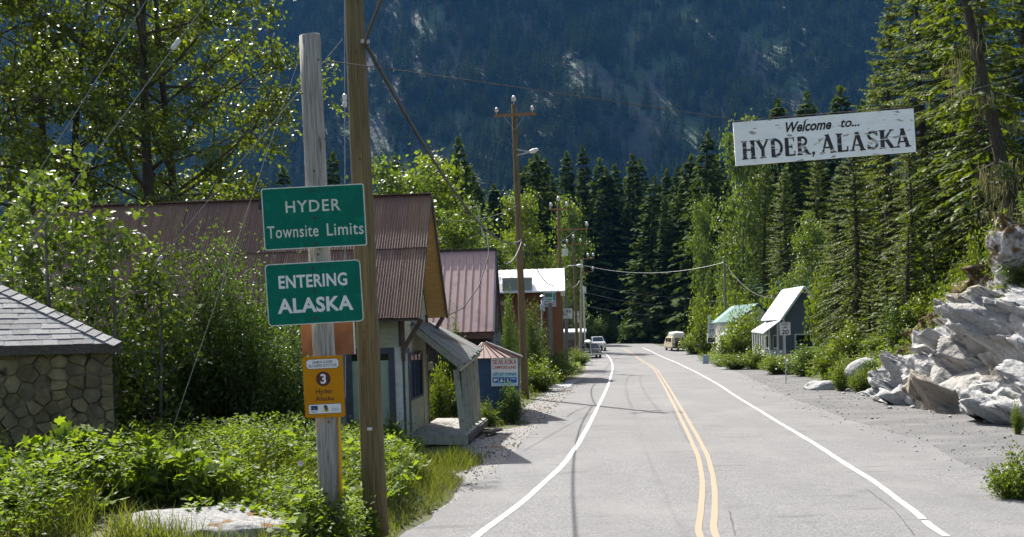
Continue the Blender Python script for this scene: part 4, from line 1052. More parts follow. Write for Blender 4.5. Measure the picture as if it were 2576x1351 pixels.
mb = MB(); mb.bar(hf(OVU, RV + .05, RZ - .05), hf(OVU, BV, BZ - .02), .05, .14); mb.build('rake_board', M_dkwood, roof)
mb = MB(); mb.bar(hf(OVU, RV - .02, RZ - .08), hf(OVU, EV, EZ - .06), .05, .10); mb.build('rake_board', M_dkwood, roof)
for v_, wz in ((-.05, 3.45), (4.35, 3.6)):
    mb = MB(); mb.bar(hf(.03, v_, wz - .72), hf(.58, v_, wz + .12), .12, .12); mb.bar(hf(.05, v_, wz - 1.0), hf(.05, v_, wz + .2), .10, .10); mb.build('bracket', M_brown, house)
part_box(hf, 'corner_board', M_slate, house, -.06, .03, -.045, .03, 2.85, W1)
# porch roof of planks: high edge on the gable wall, low edge sagging towards the road
PA, PB, PC, PD = hf(.03, 1.55, 3.52), hf(.05, 6.0, 3.55), hf(1.62, 6.1, 2.66), hf(1.48, 1.35, 2.30)
proof = MB()
porch_roof = MB().hexa([p - Vector((0, 0, .09)) for p in (PA, PB, PC, PD)] + [p - Vector((0, 0, .03)) for p in (PA, PB, PC, PD)]).build('porch_roof', M_dkwood, house)
npk = 17
for i in range(npk):
    a, c = i / npk, (i + .96) / npk
    dz = Vector((0, 0, rs2.uniform(0, .02))); lo = rs2.uniform(-.01, .06)
    h0, h1 = PA.lerp(PB, a), PA.lerp(PB, c); l0, l1 = PD.lerp(PC, a), PD.lerp(PC, c)
    l0 = l0 + (l0 - h0) * lo; l1 = l1 + (l1 - h1) * lo
    mb = MB(); t_ = Vector((0, 0, .028)); mb.hexa([h0 + dz, l0 + dz, l1 + dz, h1 + dz, h0 + dz + t_, l0 + dz + t_, l1 + dz + t_, h1 + dz + t_]); mb.build('plank', M_plank, porch_roof)
mb = MB(); mb.bar(PA + Vector((0, 0, -.12)), PD + Vector((0, 0, -.10)), .06, .16); mb.build('rafter', M_grayp, porch_roof)
mb = MB(); mb.bar(PD + Vector((-.10, 0.05, -.16)), PC + Vector((-.10, 0, -.16)), .10, .12); mb.build('eave_beam', M_grayp, porch_roof)
# deck
DZ = .36
dk = [hf(.03, .95, DZ), hf(1.62, 1.0, DZ - .06), hf(1.72, 6.1, DZ - .02), hf(.03, 6.2, DZ)]
deck = MB().hexa([p - Vector((0, 0, .2)) for p in dk] + [p - Vector((0, 0, .035)) for p in dk]).build('deck', M_dkwood, house)
for i in range(11):
    a, c = i / 11, (i + .95) / 11
    q_ = [dk[0].lerp(dk[1], a), dk[0].lerp(dk[1], c), dk[3].lerp(dk[2], c), dk[3].lerp(dk[2], a)]
    z_ = Vector((0, 0, rs2.uniform(-.004, .006)))
    mb = MB(); mb.hexa([p - Vector((0, 0, .032)) for p in q_] + [p + z_ for p in q_]); mb.build('deck_board', M_deck, deck)
mb = MB(); mb.bar(dk[0] + Vector((0, -.03, -.16)), dk[1] + Vector((.02, -.03, -.16)), .05, .26); mb.build('fascia_board', M_grayp, deck)
mb = MB(); mb.bar(dk[1] + Vector((.03, 0, -.13)), dk[2] + Vector((.03, 0, -.13)), .05, .18); mb.build('fascia_board', M_dkwood, deck)
for i in range(6):
    s_ = .03 + i * .165
    b0 = dk[1].lerp(dk[2], s_) + Vector((-.14, 0, 0)); t0 = PD.lerp(PC, s_) + Vector((-.12, .05, -.18))
    if i == 0: t0 = t0 + Vector((-.08, 0, 0))
    mb = MB(); mb.bar(b0, t0, .115 if i else .16, .10, up=(0, 1, 0)); mb.build('porch_post', M_grayp, house)
mb = MB(); st = hf(1.95, 3.2, .0); mb.bar(st + Vector((0, 0, .12)), st + Vector((.35, 1.1, .12)), .3, .08); mb.build('step', M_dkwood, house)

# ------------------------------------------------------------------ pink metal-roofed house
M_pink = pm('dusty_pink_metal', (0.40, 0.26, 0.24), (0.35, 0.225, 0.205), 0.5, scale=3, stretch=(4, 1, .5), spec=0.4, c3=(0.25, 0.16, 0.15), scale3=1.2)
M_bluetrim = pm('dark_blue_trim', (0.025, 0.045, 0.075), (0.035, 0.06, 0.095), 0.6, scale=4)
M_dark = pm('dark_boards', (0.03, 0.028, 0.027), (0.055, 0.05, 0.045), 0.9, scale=4)
kf = Frame(at(1241, 838, 36.0) * 1.0, -2.5); kf.o.z = 0
pink = thing('pink_roofed_house', 'narrow house with steep dusty pink metal roof', 'house', kf(-3, 3, 0))
ez, rz_ = 3.25, 6.60; rv = 3.0
mb = MB(); mb.prism([kf(-.12, .25, 0), kf(-.12, 5.75, 0), kf(-.12, 5.75, ez + .1), kf(-.12, rv, rz_ - .15), kf(-.12, .25, ez + .1)], kf.u * -5.5); mb.build('wall', M_dark, pink)
slp = Vector((0, rv, rz_ - ez)); ln = slp.length; cs, sn = slp.y / ln, slp.z / ln
upk = kf.v * cs + kf.w * sn; nk = kf.w * cs - kf.v * sn
mb = MB(); mb.hexa([kf(-5.8, 0, ez), kf(0, 0, ez), kf(0, rv, rz_), kf(-5.8, rv, rz_), kf(-5.8, 0, ez) + nk * .03, kf(0, 0, ez) + nk * .03, kf(0, rv, rz_) + nk * .03, kf(-5.8, rv, rz_) + nk * .03]); kroof = mb.build('roof', M_pink, pink)
for i in range(20):
    u_ = -.04 - i * .29; mb = MB(); mb.bar(kf(u_, 0, ez) + nk * .042, kf(u_, rv, rz_) + nk * .042, .045, .025, up=nk); mb.build('rib', M_pink, kroof)
mb = MB(); mb.bar(kf(.05, rv, rz_ + .02), kf(-5.8, rv, rz_ + .02), .25, .09); mb.build('ridge_cap', M_dark, kroof)
mb = MB(); mb.hexa([kf(-5.8, rv, rz_), kf(0, rv, rz_), kf(0, 6, ez), kf(-5.8, 6, ez), kf(-5.8, rv, rz_ + .03), kf(0, rv, rz_ + .03), kf(0, 6, ez + .03), kf(-5.8, 6, ez + .03)]); mb.build('back_slope', M_pink, kroof)
mb = MB(); mb.bar(kf(.02, -.02, ez - .06), kf(.02, rv, rz_ - .06), .05, .16, up=nk); mb.bar(kf(.02, rv, rz_ - .06), kf(.02, 6, ez - .06), .05, .16); mb.build('rake_trim', M_bluetrim, kroof)
mb = MB(); mb.box(kf, -.12, -.02, .1, 5.9, .0, ez); mb.build('gable_cladding', M_bluetrim, pink)
mb = MB(); mb.box(kf, -5.8, 0, .05, .12, ez - .25, ez - .02); mb.build('fascia_board', M_brown, kroof)
for w_ in (6.3, 5.2): pass
cable('tv_mast', 'thin steel mast standing on the pink roof ridge', [kf(-.4, rv, rz_ + .05), kf(-.75, rv, rz_ + 1.9)], .02, M_steel, 'mast')

# ------------------------------------------------------------------ small blue kiosk with the campground sign
M_kblue = pm('kiosk_blue_paint', (0.015, 0.05, 0.11), (0.022, 0.065, 0.14), 0.6, scale=4, bump=0.1)
M_kroof = pm('kiosk_red_metal', (0.15, 0.066, 0.052), (0.19, 0.088, 0.07), 0.55, scale=4)
of = Frame(at(1236, 975, 34.8), -3); of.o.z = land1(of.o.x, of.o.y) - .05
kiosk = thing('campground_kiosk', 'small dark blue kiosk with red metal roof beside the road', 'kiosk', of.o)
kz = at(1236, 897, 34.8).z - of.o.z
mb = MB(); mb.box(of, -.62, 1.0, 0, 1.3, 0, kz); mb.build('wall', M_kblue, kiosk)
mb = MB(); mb.hexa([of(-.8, -.2, kz - .05), of(1.15, -.2, kz - .05), of(1.15, 1.45, kz - .05), of(-.8, 1.45, kz - .05), of(-.35, .55, kz + .5), of(-.2, .55, kz + .5), of(-.2, .7, kz + .5), of(-.35, .7, kz + .5)]); kr = mb.build('roof', M_kroof, kiosk)
for i in range(8):
    a = i / 7; mb = MB(); mb.bar(of(-.8 + 1.95 * a, -.21, kz - .035), of(-.35 + .15 * a, .55, kz + .52), .02, .02); mb.build('rib', M_kroof, kr)
mb = MB(); mb.bar(of(1.16, -.22, kz - .02), of(-.2, .57, kz + .54), .06, .05); mb.build('hip_trim', M_steel, kr)
t, fr, w, h, k = sign('campground_sign', 'white and blue campground sign on the blue kiosk', 1269, 936, 34.68, 67, 71, -1.0, -3)
M_cyan = pm('pale_cyan_print', (0.42, 0.62, 0.68), (0.36, 0.56, 0.63), 0.6, scale=3); M_redp = pm('red_print', (0.38, 0.03, 0.03), (0.33, 0.03, 0.03), 0.6, scale=5); M_bluep = pm('blue_print', (0.02, 0.09, 0.30), (0.03, 0.11, 0.34), 0.6, scale=5)
mb = MB(); mb.box(fr, -w / 2, w / 2, 0, .05, -h / 2, h / 2); mb.build('panel', M_paper, t)
mb = MB(); mb.box(fr, -w / 2 + .02, w / 2 - .02, -.004, 0, -h / 2 + .02, -2 * k); mb.build('cyan_band', M_cyan, t)
serif_text(fr, 'SEALASKA', -30 * k, 20 * k, 61 * k, 11 * k, -.006, 'lettering', M_redp, t)
text(fr, 'CAMPGROUND', 0, 12 * k, 60 * k, 8 * k, -.006, 'lettering', M_redp, t, bold=.02)
text(fr, 'LEFT AT CORNER', 1 * k, -5 * k, 58 * k, 7.5 * k, -.008, 'lettering', M_bluep, t, bold=.02)
for i in range(4):
    x_ = (-23 + 15.5 * i) * k; p_ = plate(fr, rr_at(x_, -20 * k, 14 * k, 14 * k, 1.5 * k), -.007, -.004, 'symbol_panel', M_bluep, t)
    if i == 1: plate(fr, [(x_ - 5 * k, -25 * k), (x_ + 5 * k, -25 * k), (x_, -15 * k)], -.009, -.007, 'tent_symbol', M_paper, p_)
    elif i == 0: plate(fr, rr_at(x_, -19 * k, 9 * k, 5 * k, .8 * k), -.009, -.007, 'camper_symbol', M_paper, p_); plate(fr, circle2(x_ - 2.5 * k, -23 * k, 1.5 * k, 10), -.009, -.007, 'wheel_symbol', M_paper, p_)
    elif i == 2: plate(fr, rr_at(x_, -20 * k, 2.5 * k, 9 * k, .5 * k), -.009, -.007, 'post_symbol', M_paper, p_)
    else: plate(fr, rr_at(x_, -17 * k, 9 * k, 2 * k, .4 * k), -.009, -.007, 'table_symbol', M_paper, p_)
# ------------------------------------------------------------------ utility poles along the street
M_arm = pm('crossarm_wood', (0.17, 0.095, 0.04), (0.26, 0.15, 0.065), 0.85, scale=6, stretch=(1, 8, 8), bump=0.3)
M_can = pm('transformer_grey', (0.40, 0.42, 0.43), (0.46, 0.48, 0.49), 0.5, scale=5)
def pin_insulator(p, parent, s=1.0):
    mb = MB(); p = Vector(p)
    mb.tube([p, p + Vector((0, 0, .12 * s)), p + Vector((0, 0, .13 * s)), p + Vector((0, 0, .20 * s)), p + Vector((0, 0, .21 * s)), p + Vector((0, 0, .28 * s)), p + Vector((0, 0, .32 * s))], [.018 * s, .018 * s, .10 * s, .075 * s, .095 * s, .06 * s, .02 * s], 8)
    return mb.build('insulator', M_porc, parent, True)
def arm(t, x0, y0, x1, y1, Y, ins=(), brace=None, s=1.0, th=.11):
    mb = MB(); a, b = at(x0, y0, Y), at(x1, y1, Y); mb.bar(a, b, th, th); mb.build('crossarm', M_arm, t)
    for f in ins: pin_insulator(a.lerp(b, f) + Vector((0, 0, th / 2)), t, s)
    if brace is not None:
        m_ = a.lerp(b, brace[0])
        for f in brace[1:]:
            mb = MB(); mb.bar(m_ - Vector((0, 0, .75)), a.lerp(b, f), .03, .012); mb.build('brace', M_steel, t)
Y2, Y3, Y4, Y5 = 47.0, 80.0, 111.0, 122.0
b2 = at(1321, 992, Y2); b2.z = land1(b2.x, Y2) - .1
p2 = pole('utility_pole', 'tall brown utility pole beside the campground kiosk', at(1293, 264, Y2), b2, .125, .20, M_brown_pole, group=None)
arm(p2, 1242, 291, 1349, 286, Y2 - .2, (.07, .91), (.48, .22, .75), 1.05)
pin_insulator(at(1292.5, 262, Y2), p2, 1.3)
mb = MB(); a = at(1299, 384, Y2 - .1); e_ = at(1334, 382, Y2 - .6)
mb.bar(at(1299, 376, Y2 - .1), e_, .05, .05); mb.bar(at(1299, 391, Y2 - .1), e_, .05, .05); mb.build('bracket', M_steel, p2)
mb = MB(); mb.tube([e_, at(1343, 379, Y2 - .7), at(1353, 375, Y2 - .8)], [.09, .12, .06], 8); mb.build('line_post_insulator', M_porc, p2)
b3 = at(1415, 906, Y3); b3.z = land1(b3.x, Y3) - .1
p3 = pole('utility_pole', 'brown utility pole with grey transformer can and street lamp arm', at(1405, 512, Y3), b3, .12, .19, M_brown_pole)
arm(p3, 1384, 527, 1428, 525, Y3 - .2, (.05, .95), (.48, .25, .75), 1.6)
arm(p3, 1404, 579, 1478, 575, Y3 - .25, (.98,), None, 1.6)
mb = MB(); mb.bar(at(1409, 610, Y3 - .2), at(1448, 580, Y3 - .25), .05, .03); mb.build('brace', M_steel, p3)
pin_insulator(at(1405, 511, Y3), p3, 1.8)
mb = MB(); c = at(1422, 644, Y3 - .3); mb.tube([c, c + Vector((0, 0, .04)), c + Vector((0, 0, .5)), c + Vector((0, 0, .58))], [.2, .23, .23, .16], 14); tr = mb.build('transformer', M_can, p3)
pin_insulator(c + Vector((0, 0, .56)), tr, 1.2)
mb = MB(); mb.tube([at(1411, 713, Y3 - .2), at(1417, 690, Y3 - .3), at(1420, 676, Y3 - .4), at(1430, 669, Y3 - .6), at(1453, 667, Y3 - .9)], .035, 6); mb.build('lamp_arm', M_can, p3, True)
mb = MB(); mb.tube([at(1450, 668, Y3 - .9), at(1456, 668, Y3 - 1), at(1464, 669, Y3 - 1.1), at(1467, 670, Y3 - 1.1)], [.05, .14, .15, .06], 8); mb.build('lamp_head', M_can, p3, True)
b4 = at(1452, 880, Y4); b4.z = land1(b4.x, Y4) - .1
p4 = pole('utility_pole', 'utility pole with two crossarms beyond the transformer pole', at(1443, 604, Y4), b4, .13, .2, M_brown_pole)
arm(p4, 1425, 616, 1462, 614, Y4 - .2, (.04, .96), (.5, .3, .7), 1.8); pin_insulator(at(1443, 603, Y4), p4, 1.8)
arm(p4, 1444, 653, 1494, 650, Y4 - .25, (.97, .7), None, 1.8)
b5 = at(1459, 870, Y5); b5.z = land1(b5.x, Y5) - .1
p5 = pole('utility_pole', 'pale weathered utility pole with white meter box', at(1464, 655, Y5), b5, .14, .2, pm('pale_pole_wood', (.26, .19, .12), (.38, .31, .22), .85, scale=6, stretch=(5, 5, .3), bump=.5))
arm(p5, 1462, 686, 1493, 683, Y5 - .2, (.95,), None, 1.8)
mb = MB(); q_ = Frame(at(1470, 737, Y5 - .35)); mb.box(q_, -.22, .24, 0, .25, 0, .75); mb.build('meter_box', M_porc, p5)
b6 = at(1472, 868, Y5 + 4); b6.z = land1(b6.x, Y5 + 4) - .1
pole('steel_mast', 'thin grey steel mast behind the pale utility pole', at(1468, 720, Y5 + 4), b6, .11, .13, M_can, 'mast', n=10)

# cables
C1 = at(918, 106, 13.8)
mb = MB(); mb.bar(at(911, 104, 13.86), at(926, 104, 13.7), .05, .05); mb.build('cable_bracket', M_steel, pole1)
cable('overhead_cable', 'heavy dark cable sagging from the near brown pole to the kiosk pole', catenary(C1, at(1312, 603, Y2 - .3), 1.12, 24), .030, M_wire, 'cable')
cable('overhead_cable', 'heavy dark cable rising overhead from the near brown pole', [C1, at(934, 62, 11.5), at(962, -8, 9), at(1030, -170, 5.5)], .020, M_wire, 'cable')
cable('drop_wire', 'wire dropping from the kiosk pole towards the inn roof', catenary(at(1318, 602, Y2 - .3), at(1402, 712, 70), .9), .03, M_wire, 'wire')
cable('drop_wire', 'short pale wire looping down left of the kiosk pole', catenary(at(1313, 604, Y2 - .3), at(1268, 662, 40), .35), .022, M_wire_l, 'wire')
cable('drop_wire', 'thin wire from the kiosk pole across to the old house gable', catenary(at(1300, 517, Y2 - .2), at(1102, 556, 30), .25), .014, M_wire, 'wire')
cable('drop_wire', 'dark service wire hanging at the old house gable', [at(1225, 575, 34), at(1230, 640, 33), at(1205, 720, 32), at(1165, 775, 31.6), at(1130, 792, 31)], .018, M_wire, 'wire')
for i, (a, b, s_, r_w, lab) in enumerate((
        (at(1293, 262, Y2), at(1405, 510, Y3), .6, .016, 'top line wire from the kiosk pole to the transformer pole'),
        (at(1250, 284, Y2), at(1386, 524, Y3), .6, .016, 'line wire from the crossarm end to the transformer pole'),
        (at(1250, 284, Y2), at(1010, -320, 10), .5, .006, 'line wire climbing overhead from the kiosk pole crossarm'),
        (at(1470, 668, Y4), at(1821, 660, 104), 1.0, .03, 'pale cable sagging across the street to the green pole'),
        (at(1470, 712, Y4), at(1724, 748, 168), .5, .045, 'cable running to the pole before the far teal roof'),
        (at(1470, 735, Y4), at(1724, 772, 168), .5, .04, 'lower cable running towards the far teal roof'),
        (at(1470, 768, Y4), at(1700, 792, 168), .5, .04, 'lowest cable crossing the far end of the street'),
        (at(1826, 664, 104), at(1968, 748, 81), 1.2, .025, 'cable sagging from the green pole to the white cottage'),
        (at(1724, 748, 168), at(1826, 756, 104), .3, .03, 'thin cable between the far pole and the green pole'),
        (at(1412, 700, Y3), at(1458, 706, Y5), .8, .03, 'wire looping between the transformer pole and the pale pole'),
        (at(1412, 690, Y3), at(1380, 730, 66), .6, .025, 'service wire from the transformer pole to the inn'))):
    cable('overhead_cable', lab, catenary(a, b, s_, 16), r_w * .8, M_wire_l if 'pale' in lab else M_wire, 'cable', None, 5)

# ------------------------------------------------------------------ two-storey inn with white metal roof and balcony
M_wroof = pm('white_metal_roof', (0.68, 0.70, 0.72), (0.60, 0.62, 0.64), 0.45, scale=3, stretch=(5, 1, 1))
M_redw = pm('red_brown_boards', (0.16, 0.055, 0.035), (0.22, 0.08, 0.05), 0.8, scale=4, stretch=(5, 5, .5), bump=0.2)
M_orangew = pm('orange_brown_boards', (0.21, 0.085, 0.035), (0.26, 0.11, 0.045), 0.75, scale=4, stretch=(5, 5, .5), bump=0.2)
M_oldgrey = pm('old_grey_boards', (0.12, 0.115, 0.105), (0.20, 0.19, 0.175), 0.9, scale=5, stretch=(5, 5, .4), bump=0.4)
c = at(1409, 733, 65.0); nf = Frame((c.x, 65.0, 0), -3); gz = land1(c.x - 2, 65); nf.o.z = gz
inn = thing('inn', 'red-brown two-storey inn with white metal roof and balcony', 'building', nf(-3, 2, 0))
ze = c.z - gz; zrg = at(1409, 678, 68.5).z - gz; zb0, zb1 = at(1380, 831, 63.6).z - gz, at(1380, 767, 63.6).z - gz
mb = MB(); mb.prism([nf(0, .6, 0), nf(0, 7, 0), nf(0, 7, ze), nf(0, 3.6, zrg - .1), nf(0, .6, ze)], nf.u * -8.5); mb.build('wall', M_redw, inn)
mb = MB(); mb.hexa([nf(-8.6, -.5, ze - .05), nf(.35, -.5, ze - .05), nf(.35, 3.6, zrg), nf(-8.6, 3.6, zrg), nf(-8.6, -.5, ze + .03), nf(.35, -.5, ze + .03), nf(.35, 3.6, zrg + .08), nf(-8.6, 3.6, zrg + .08)]); ir = mb.build('roof', M_wroof, inn)
for i in range(20):
    mb = MB(); mb.bar(nf(.3 - i * .45, -.5, ze + .05), nf(.3 - i * .45, 3.6, zrg + .1), .05, .04); mb.build('rib', M_wroof, ir)
mb = MB(); mb.hexa([nf(-8.6, 3.6, zrg), nf(.35, 3.6, zrg), nf(.35, 7.5, ze), nf(-8.6, 7.5, ze), nf(-8.6, 3.6, zrg + .08), nf(.35, 3.6, zrg + .08), nf(.35, 7.5, ze + .08), nf(-8.6, 7.5, ze + .08)]); mb.build('back_slope', M_wroof, ir)
mb = MB(); mb.box(nf, -3.9, -1.9, -.3, .9, ze + .05, ze + 1.0); mb.build('roof_cabinet', pm('cabinet_grey', (.22, .24, .22), (.27, .29, .27), .7, scale=4), inn)
bal = part_box(nf, 'balcony', M_oldgrey, inn, -8.4, -1.0, -1.35, .6, zb0 - .15, zb0)
for i in range(24):
    u0 = -1.15 - i * .3; part_box(nf, 'balcony_board', M_redw, bal, u0 - .285, u0, -1.36, -1.31, zb0 + .02, zb1)
part_box(nf, 'handrail', M_redw, bal, -8.4, -.95, -1.42, -1.27, zb1, zb1 + .07)
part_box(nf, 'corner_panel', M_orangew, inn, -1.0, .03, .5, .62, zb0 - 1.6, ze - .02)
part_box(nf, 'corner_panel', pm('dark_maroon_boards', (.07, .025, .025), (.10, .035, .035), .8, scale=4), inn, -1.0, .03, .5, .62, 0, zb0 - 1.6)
for u0 in (-2.05, -7.0): part_box(nf, 'balcony_post', M_oldgrey, inn, u0, u0 + .16, -1.35, -1.2, 0, zb0 - .15)
part_box(nf, 'lintel', M_orangew, inn, -6.5, -1.3, -1.4, -1.25, zb0 - .55, zb0 - .16)
for u0 in (-3.2, -5.2):
    wn_ = part_box(nf, 'window', M_cream_w, inn, u0 - .6, u0 + .6, .55, .6, .9, 2.3); part_box(nf, 'window_pane', M_glass, wn_, u0 - .5, u0 + .5, .53, .55, 1.0, 2.2)
wn_ = part_box(nf, 'window', M_dark, inn, -5.0, -3.4, .55, .6, zb0 + 1.2, ze - .4); part_box(nf, 'window_pane', M_glass, wn_, -4.9, -3.5, .53, .55, zb0 + 1.3, ze - .5)
# tall weathered board post and stovepipe in front
p = at(1387, 900, 62.8); pf = Frame((p.x, 62.8, gz), -3); hz = at(1387, 762, 62.8).z - gz
t = thing('board_post', 'tall weathered grey board post in front of the inn balcony', 'post', pf.o)
part_box(pf, 'board', M_oldgrey, t, -.13, .13, 0, .08, 0, hz); mb = MB(); mb.bar(pf(-.2, .02, hz - .02), pf(.22, .02, hz + .12), .14, .05); mb.build('cap_board', M_swhite, t)
mb = MB(); c = at(1365, 783, 63.2); mb.tube([c, c + Vector((0, 0, .08)), c + Vector((0, 0, .45)), c + Vector((0, 0, .5)), c + Vector((0, 0, .95))], [.2, .17, .15, .09, .09], 12)
sp_ = thing('stovepipe', 'galvanised stovepipe with a rain cap on the inn balcony', 'stovepipe', c)
mb.build('pipe', M_steel, sp_, True); mb = MB(); mb.tube([c + Vector((0, 0, .95)), c + Vector((0, 0, 1.0)), c + Vector((0, 0, 1.08))], [.19, .18, .04], 12); mb.build('rain_cap', M_steel, sp_)
mb = MB(); mb.bar(c + Vector((-.08, 0, 0)), c + Vector((-.08, .2, -1.3)), .07, .07); mb.build('support', M_paper, sp_)
t, fr, w, h, k = sign('open_sign', 'framed picture sign with open letters under the inn eave', 1383, 753, 64.6, 31, 36, 0, -3)
M_pic1 = pm('landscape_print', (0.03, 0.10, 0.05), (0.15, 0.22, 0.20), 0.6, scale=2.0, stretch=(.6, 1, 2.5)); M_teal = pm('teal_print', (0.03, 0.22, 0.22), (0.05, 0.27, 0.27), 0.6, scale=4)
mb = MB(); mb.box(fr, -w / 2, w / 2, 0, .06, -h / 2, h / 2); mb.build('panel', M_swhite, t)
plate(fr, rr_at(-3 * k, 10 * k, 20 * k, 11 * k, .02), -.006, 0, 'picture', M_pic1, t); plate(fr, rr_at(11.5 * k, 6 * k, 6 * k, 18 * k, .02), -.006, 0, 'teal_strip', M_teal, t)
plate(fr, rr_at(-3 * k, 0 * k, 18 * k, 3 * k, .02), -.006, 0, 'caption_strip', M_teal, t)
plate(fr, rr_at(0, -9.5 * k, 27 * k, 11 * k, .02), -.006, 0, 'open_panel', M_black, t)
for i, c_ in enumerate('OPEN'):
    x_ = (-9.6 + i * 6.4) * k; q_ = plate(fr, rr_at(x_, -9.5 * k, 5.4 * k, 8 * k, .02), -.012, -.006, 'letter_tile', M_paper, t); text(fr, c_, x_, -9.5 * k, 3.4 * k, 5.5 * k, -.016, 'lettering', M_black, q_, bold=.03)
t, fr, w, h, k = sign('inn_sign', 'white hanging inn sign with black letters behind the transformer pole', 1420, 789, 84, 40, 25, 0)
mb = MB(); mb.box(fr, -w / 2, w / 2, 0, .1, -h / 2, h / 2); mb.build('panel', M_swhite, t)
serif_text(fr, 'GLACIER', -16.5 * k, 2.5 * k, 33.5 * k, 7 * k, -.012, 'lettering', M_black, t); serif_text(fr, 'INN', -6 * k, -5.5 * k, 14 * k, 6.5 * k, -.012, 'lettering', M_black, t)
text(fr, 'HYDER, ALASKA', 0, -9.5 * k, 28 * k, 3 * k, -.012, 'lettering', M_black, t)
q_ = at(1425, 880, 84.2); q_.z = land1(q_.x, 84.2); mb = MB(); mb.bar(q_, at(1424, 744, 84.2), .3, .3); mb.build('sign_post', M_oldgrey, t)
t, fr, w, h, k = sign('far_board', 'pale two-panel notice board beyond the inn sign', 1450, 797, 118, 12, 29, 0)
for z_ in (7.5, -7.5): plate(fr, rr_at(0, z_ * k, w, 13 * k, .03), 0, .06, 'panel', M_swhite, t)
text(fr, '4', 1 * k, 8 * k, 3 * k, 6 * k, -.01, 'lettering', M_black, t)
q_ = at(1450, 868, 118.1); q_.z = land1(q_.x, 118.1); mb = MB(); mb.bar(q_, at(1450, 783, 118.1), .15, .1); mb.build('support', M_oldgrey, t)
# low shed behind the pale pole
lf = Frame(at(1425, 880, 128), -4); lf.o.z = land1(lf.o.x, 128)
shed = thing('low_shed', 'low brown shed with pale roof edge behind the poles', 'shed', lf.o)
part_box(lf, 'wall', M_oldgrey, shed, -1.5, 2.2, 0, 3, 0, 3.0); mb = MB(); mb.hexa([lf(-1.8, -.4, 3.0), lf(2.7, -.4, 3.0), lf(2.7, 3.3, 3.4), lf(-1.8, 3.3, 3.4), lf(-1.8, -.4, 3.2), lf(2.7, -.4, 3.2), lf(2.7, 3.3, 3.6), lf(-1.8, 3.3, 3.6)]); mb.build('roof', M_wroof, shed)
part_box(lf, 'door', M_brown, shed, .2, 1.1, -.03, 0, 0, 2.1)

# ------------------------------------------------------------------ vehicles
def paint(name, c, rough=.3):
    m, nt, b, out = nodes_of(name); b.inputs['Base Color'].default_value = (*c, 1); b.inputs['Roughness'].default_value = rough; b.inputs['Coat Weight'].default_value = .6; b.inputs['Coat Roughness'].default_value = .08
    n = nt.nodes.new('ShaderNodeTexNoise'); n.inputs['Scale'].default_value = 5; r = nt.nodes.new('ShaderNodeMapRange'); r.inputs[3].default_value = rough * .8; r.inputs[4].default_value = rough * 1.5
    nt.links.new(n.outputs[0], r.inputs[0]); nt.links.new(r.outputs[0], b.inputs['Roughness']); return m
M_tyre = pm('tyre_rubber', (.012, .012, .012), (.022, .022, .021), .85, scale=12)
M_chrome = pm('chrome', (.55, .56, .57), (.5, .51, .52), .15, scale=3, metal=1.0)
M_lamp = pm('headlamp_lens', (.55, .56, .55), (.45, .46, .46), .12, scale=8, spec=.8)
M_amber = pm('amber_lens', (.5, .16, .01), (.45, .14, .01), .2, scale=8); M_redl = pm('red_lens', (.30, .015, .012), (.25, .012, .01), .2, scale=8)
def wheel(fr_, u, v, r, parent, wd=.24):
    mb = MB(); c = fr_(u, v, r); mb.tube([c - fr_.u * wd / 2, c - fr_.u * (wd / 2 - .03), c + fr_.u * (wd / 2 - .03), c + fr_.u * wd / 2], [r * .88, r, r, r * .88], 18); w_ = mb.build('wheel', M_tyre, parent, False)
    for s_ in (-1, 1):
        mb = MB(); mb.tube([c + fr_.u * s_ * (wd / 2 - .02), c + fr_.u * s_ * (wd / 2 + .012)], [r * .6, r * .52], 14); mb.build('rim', M_chrome, w_)
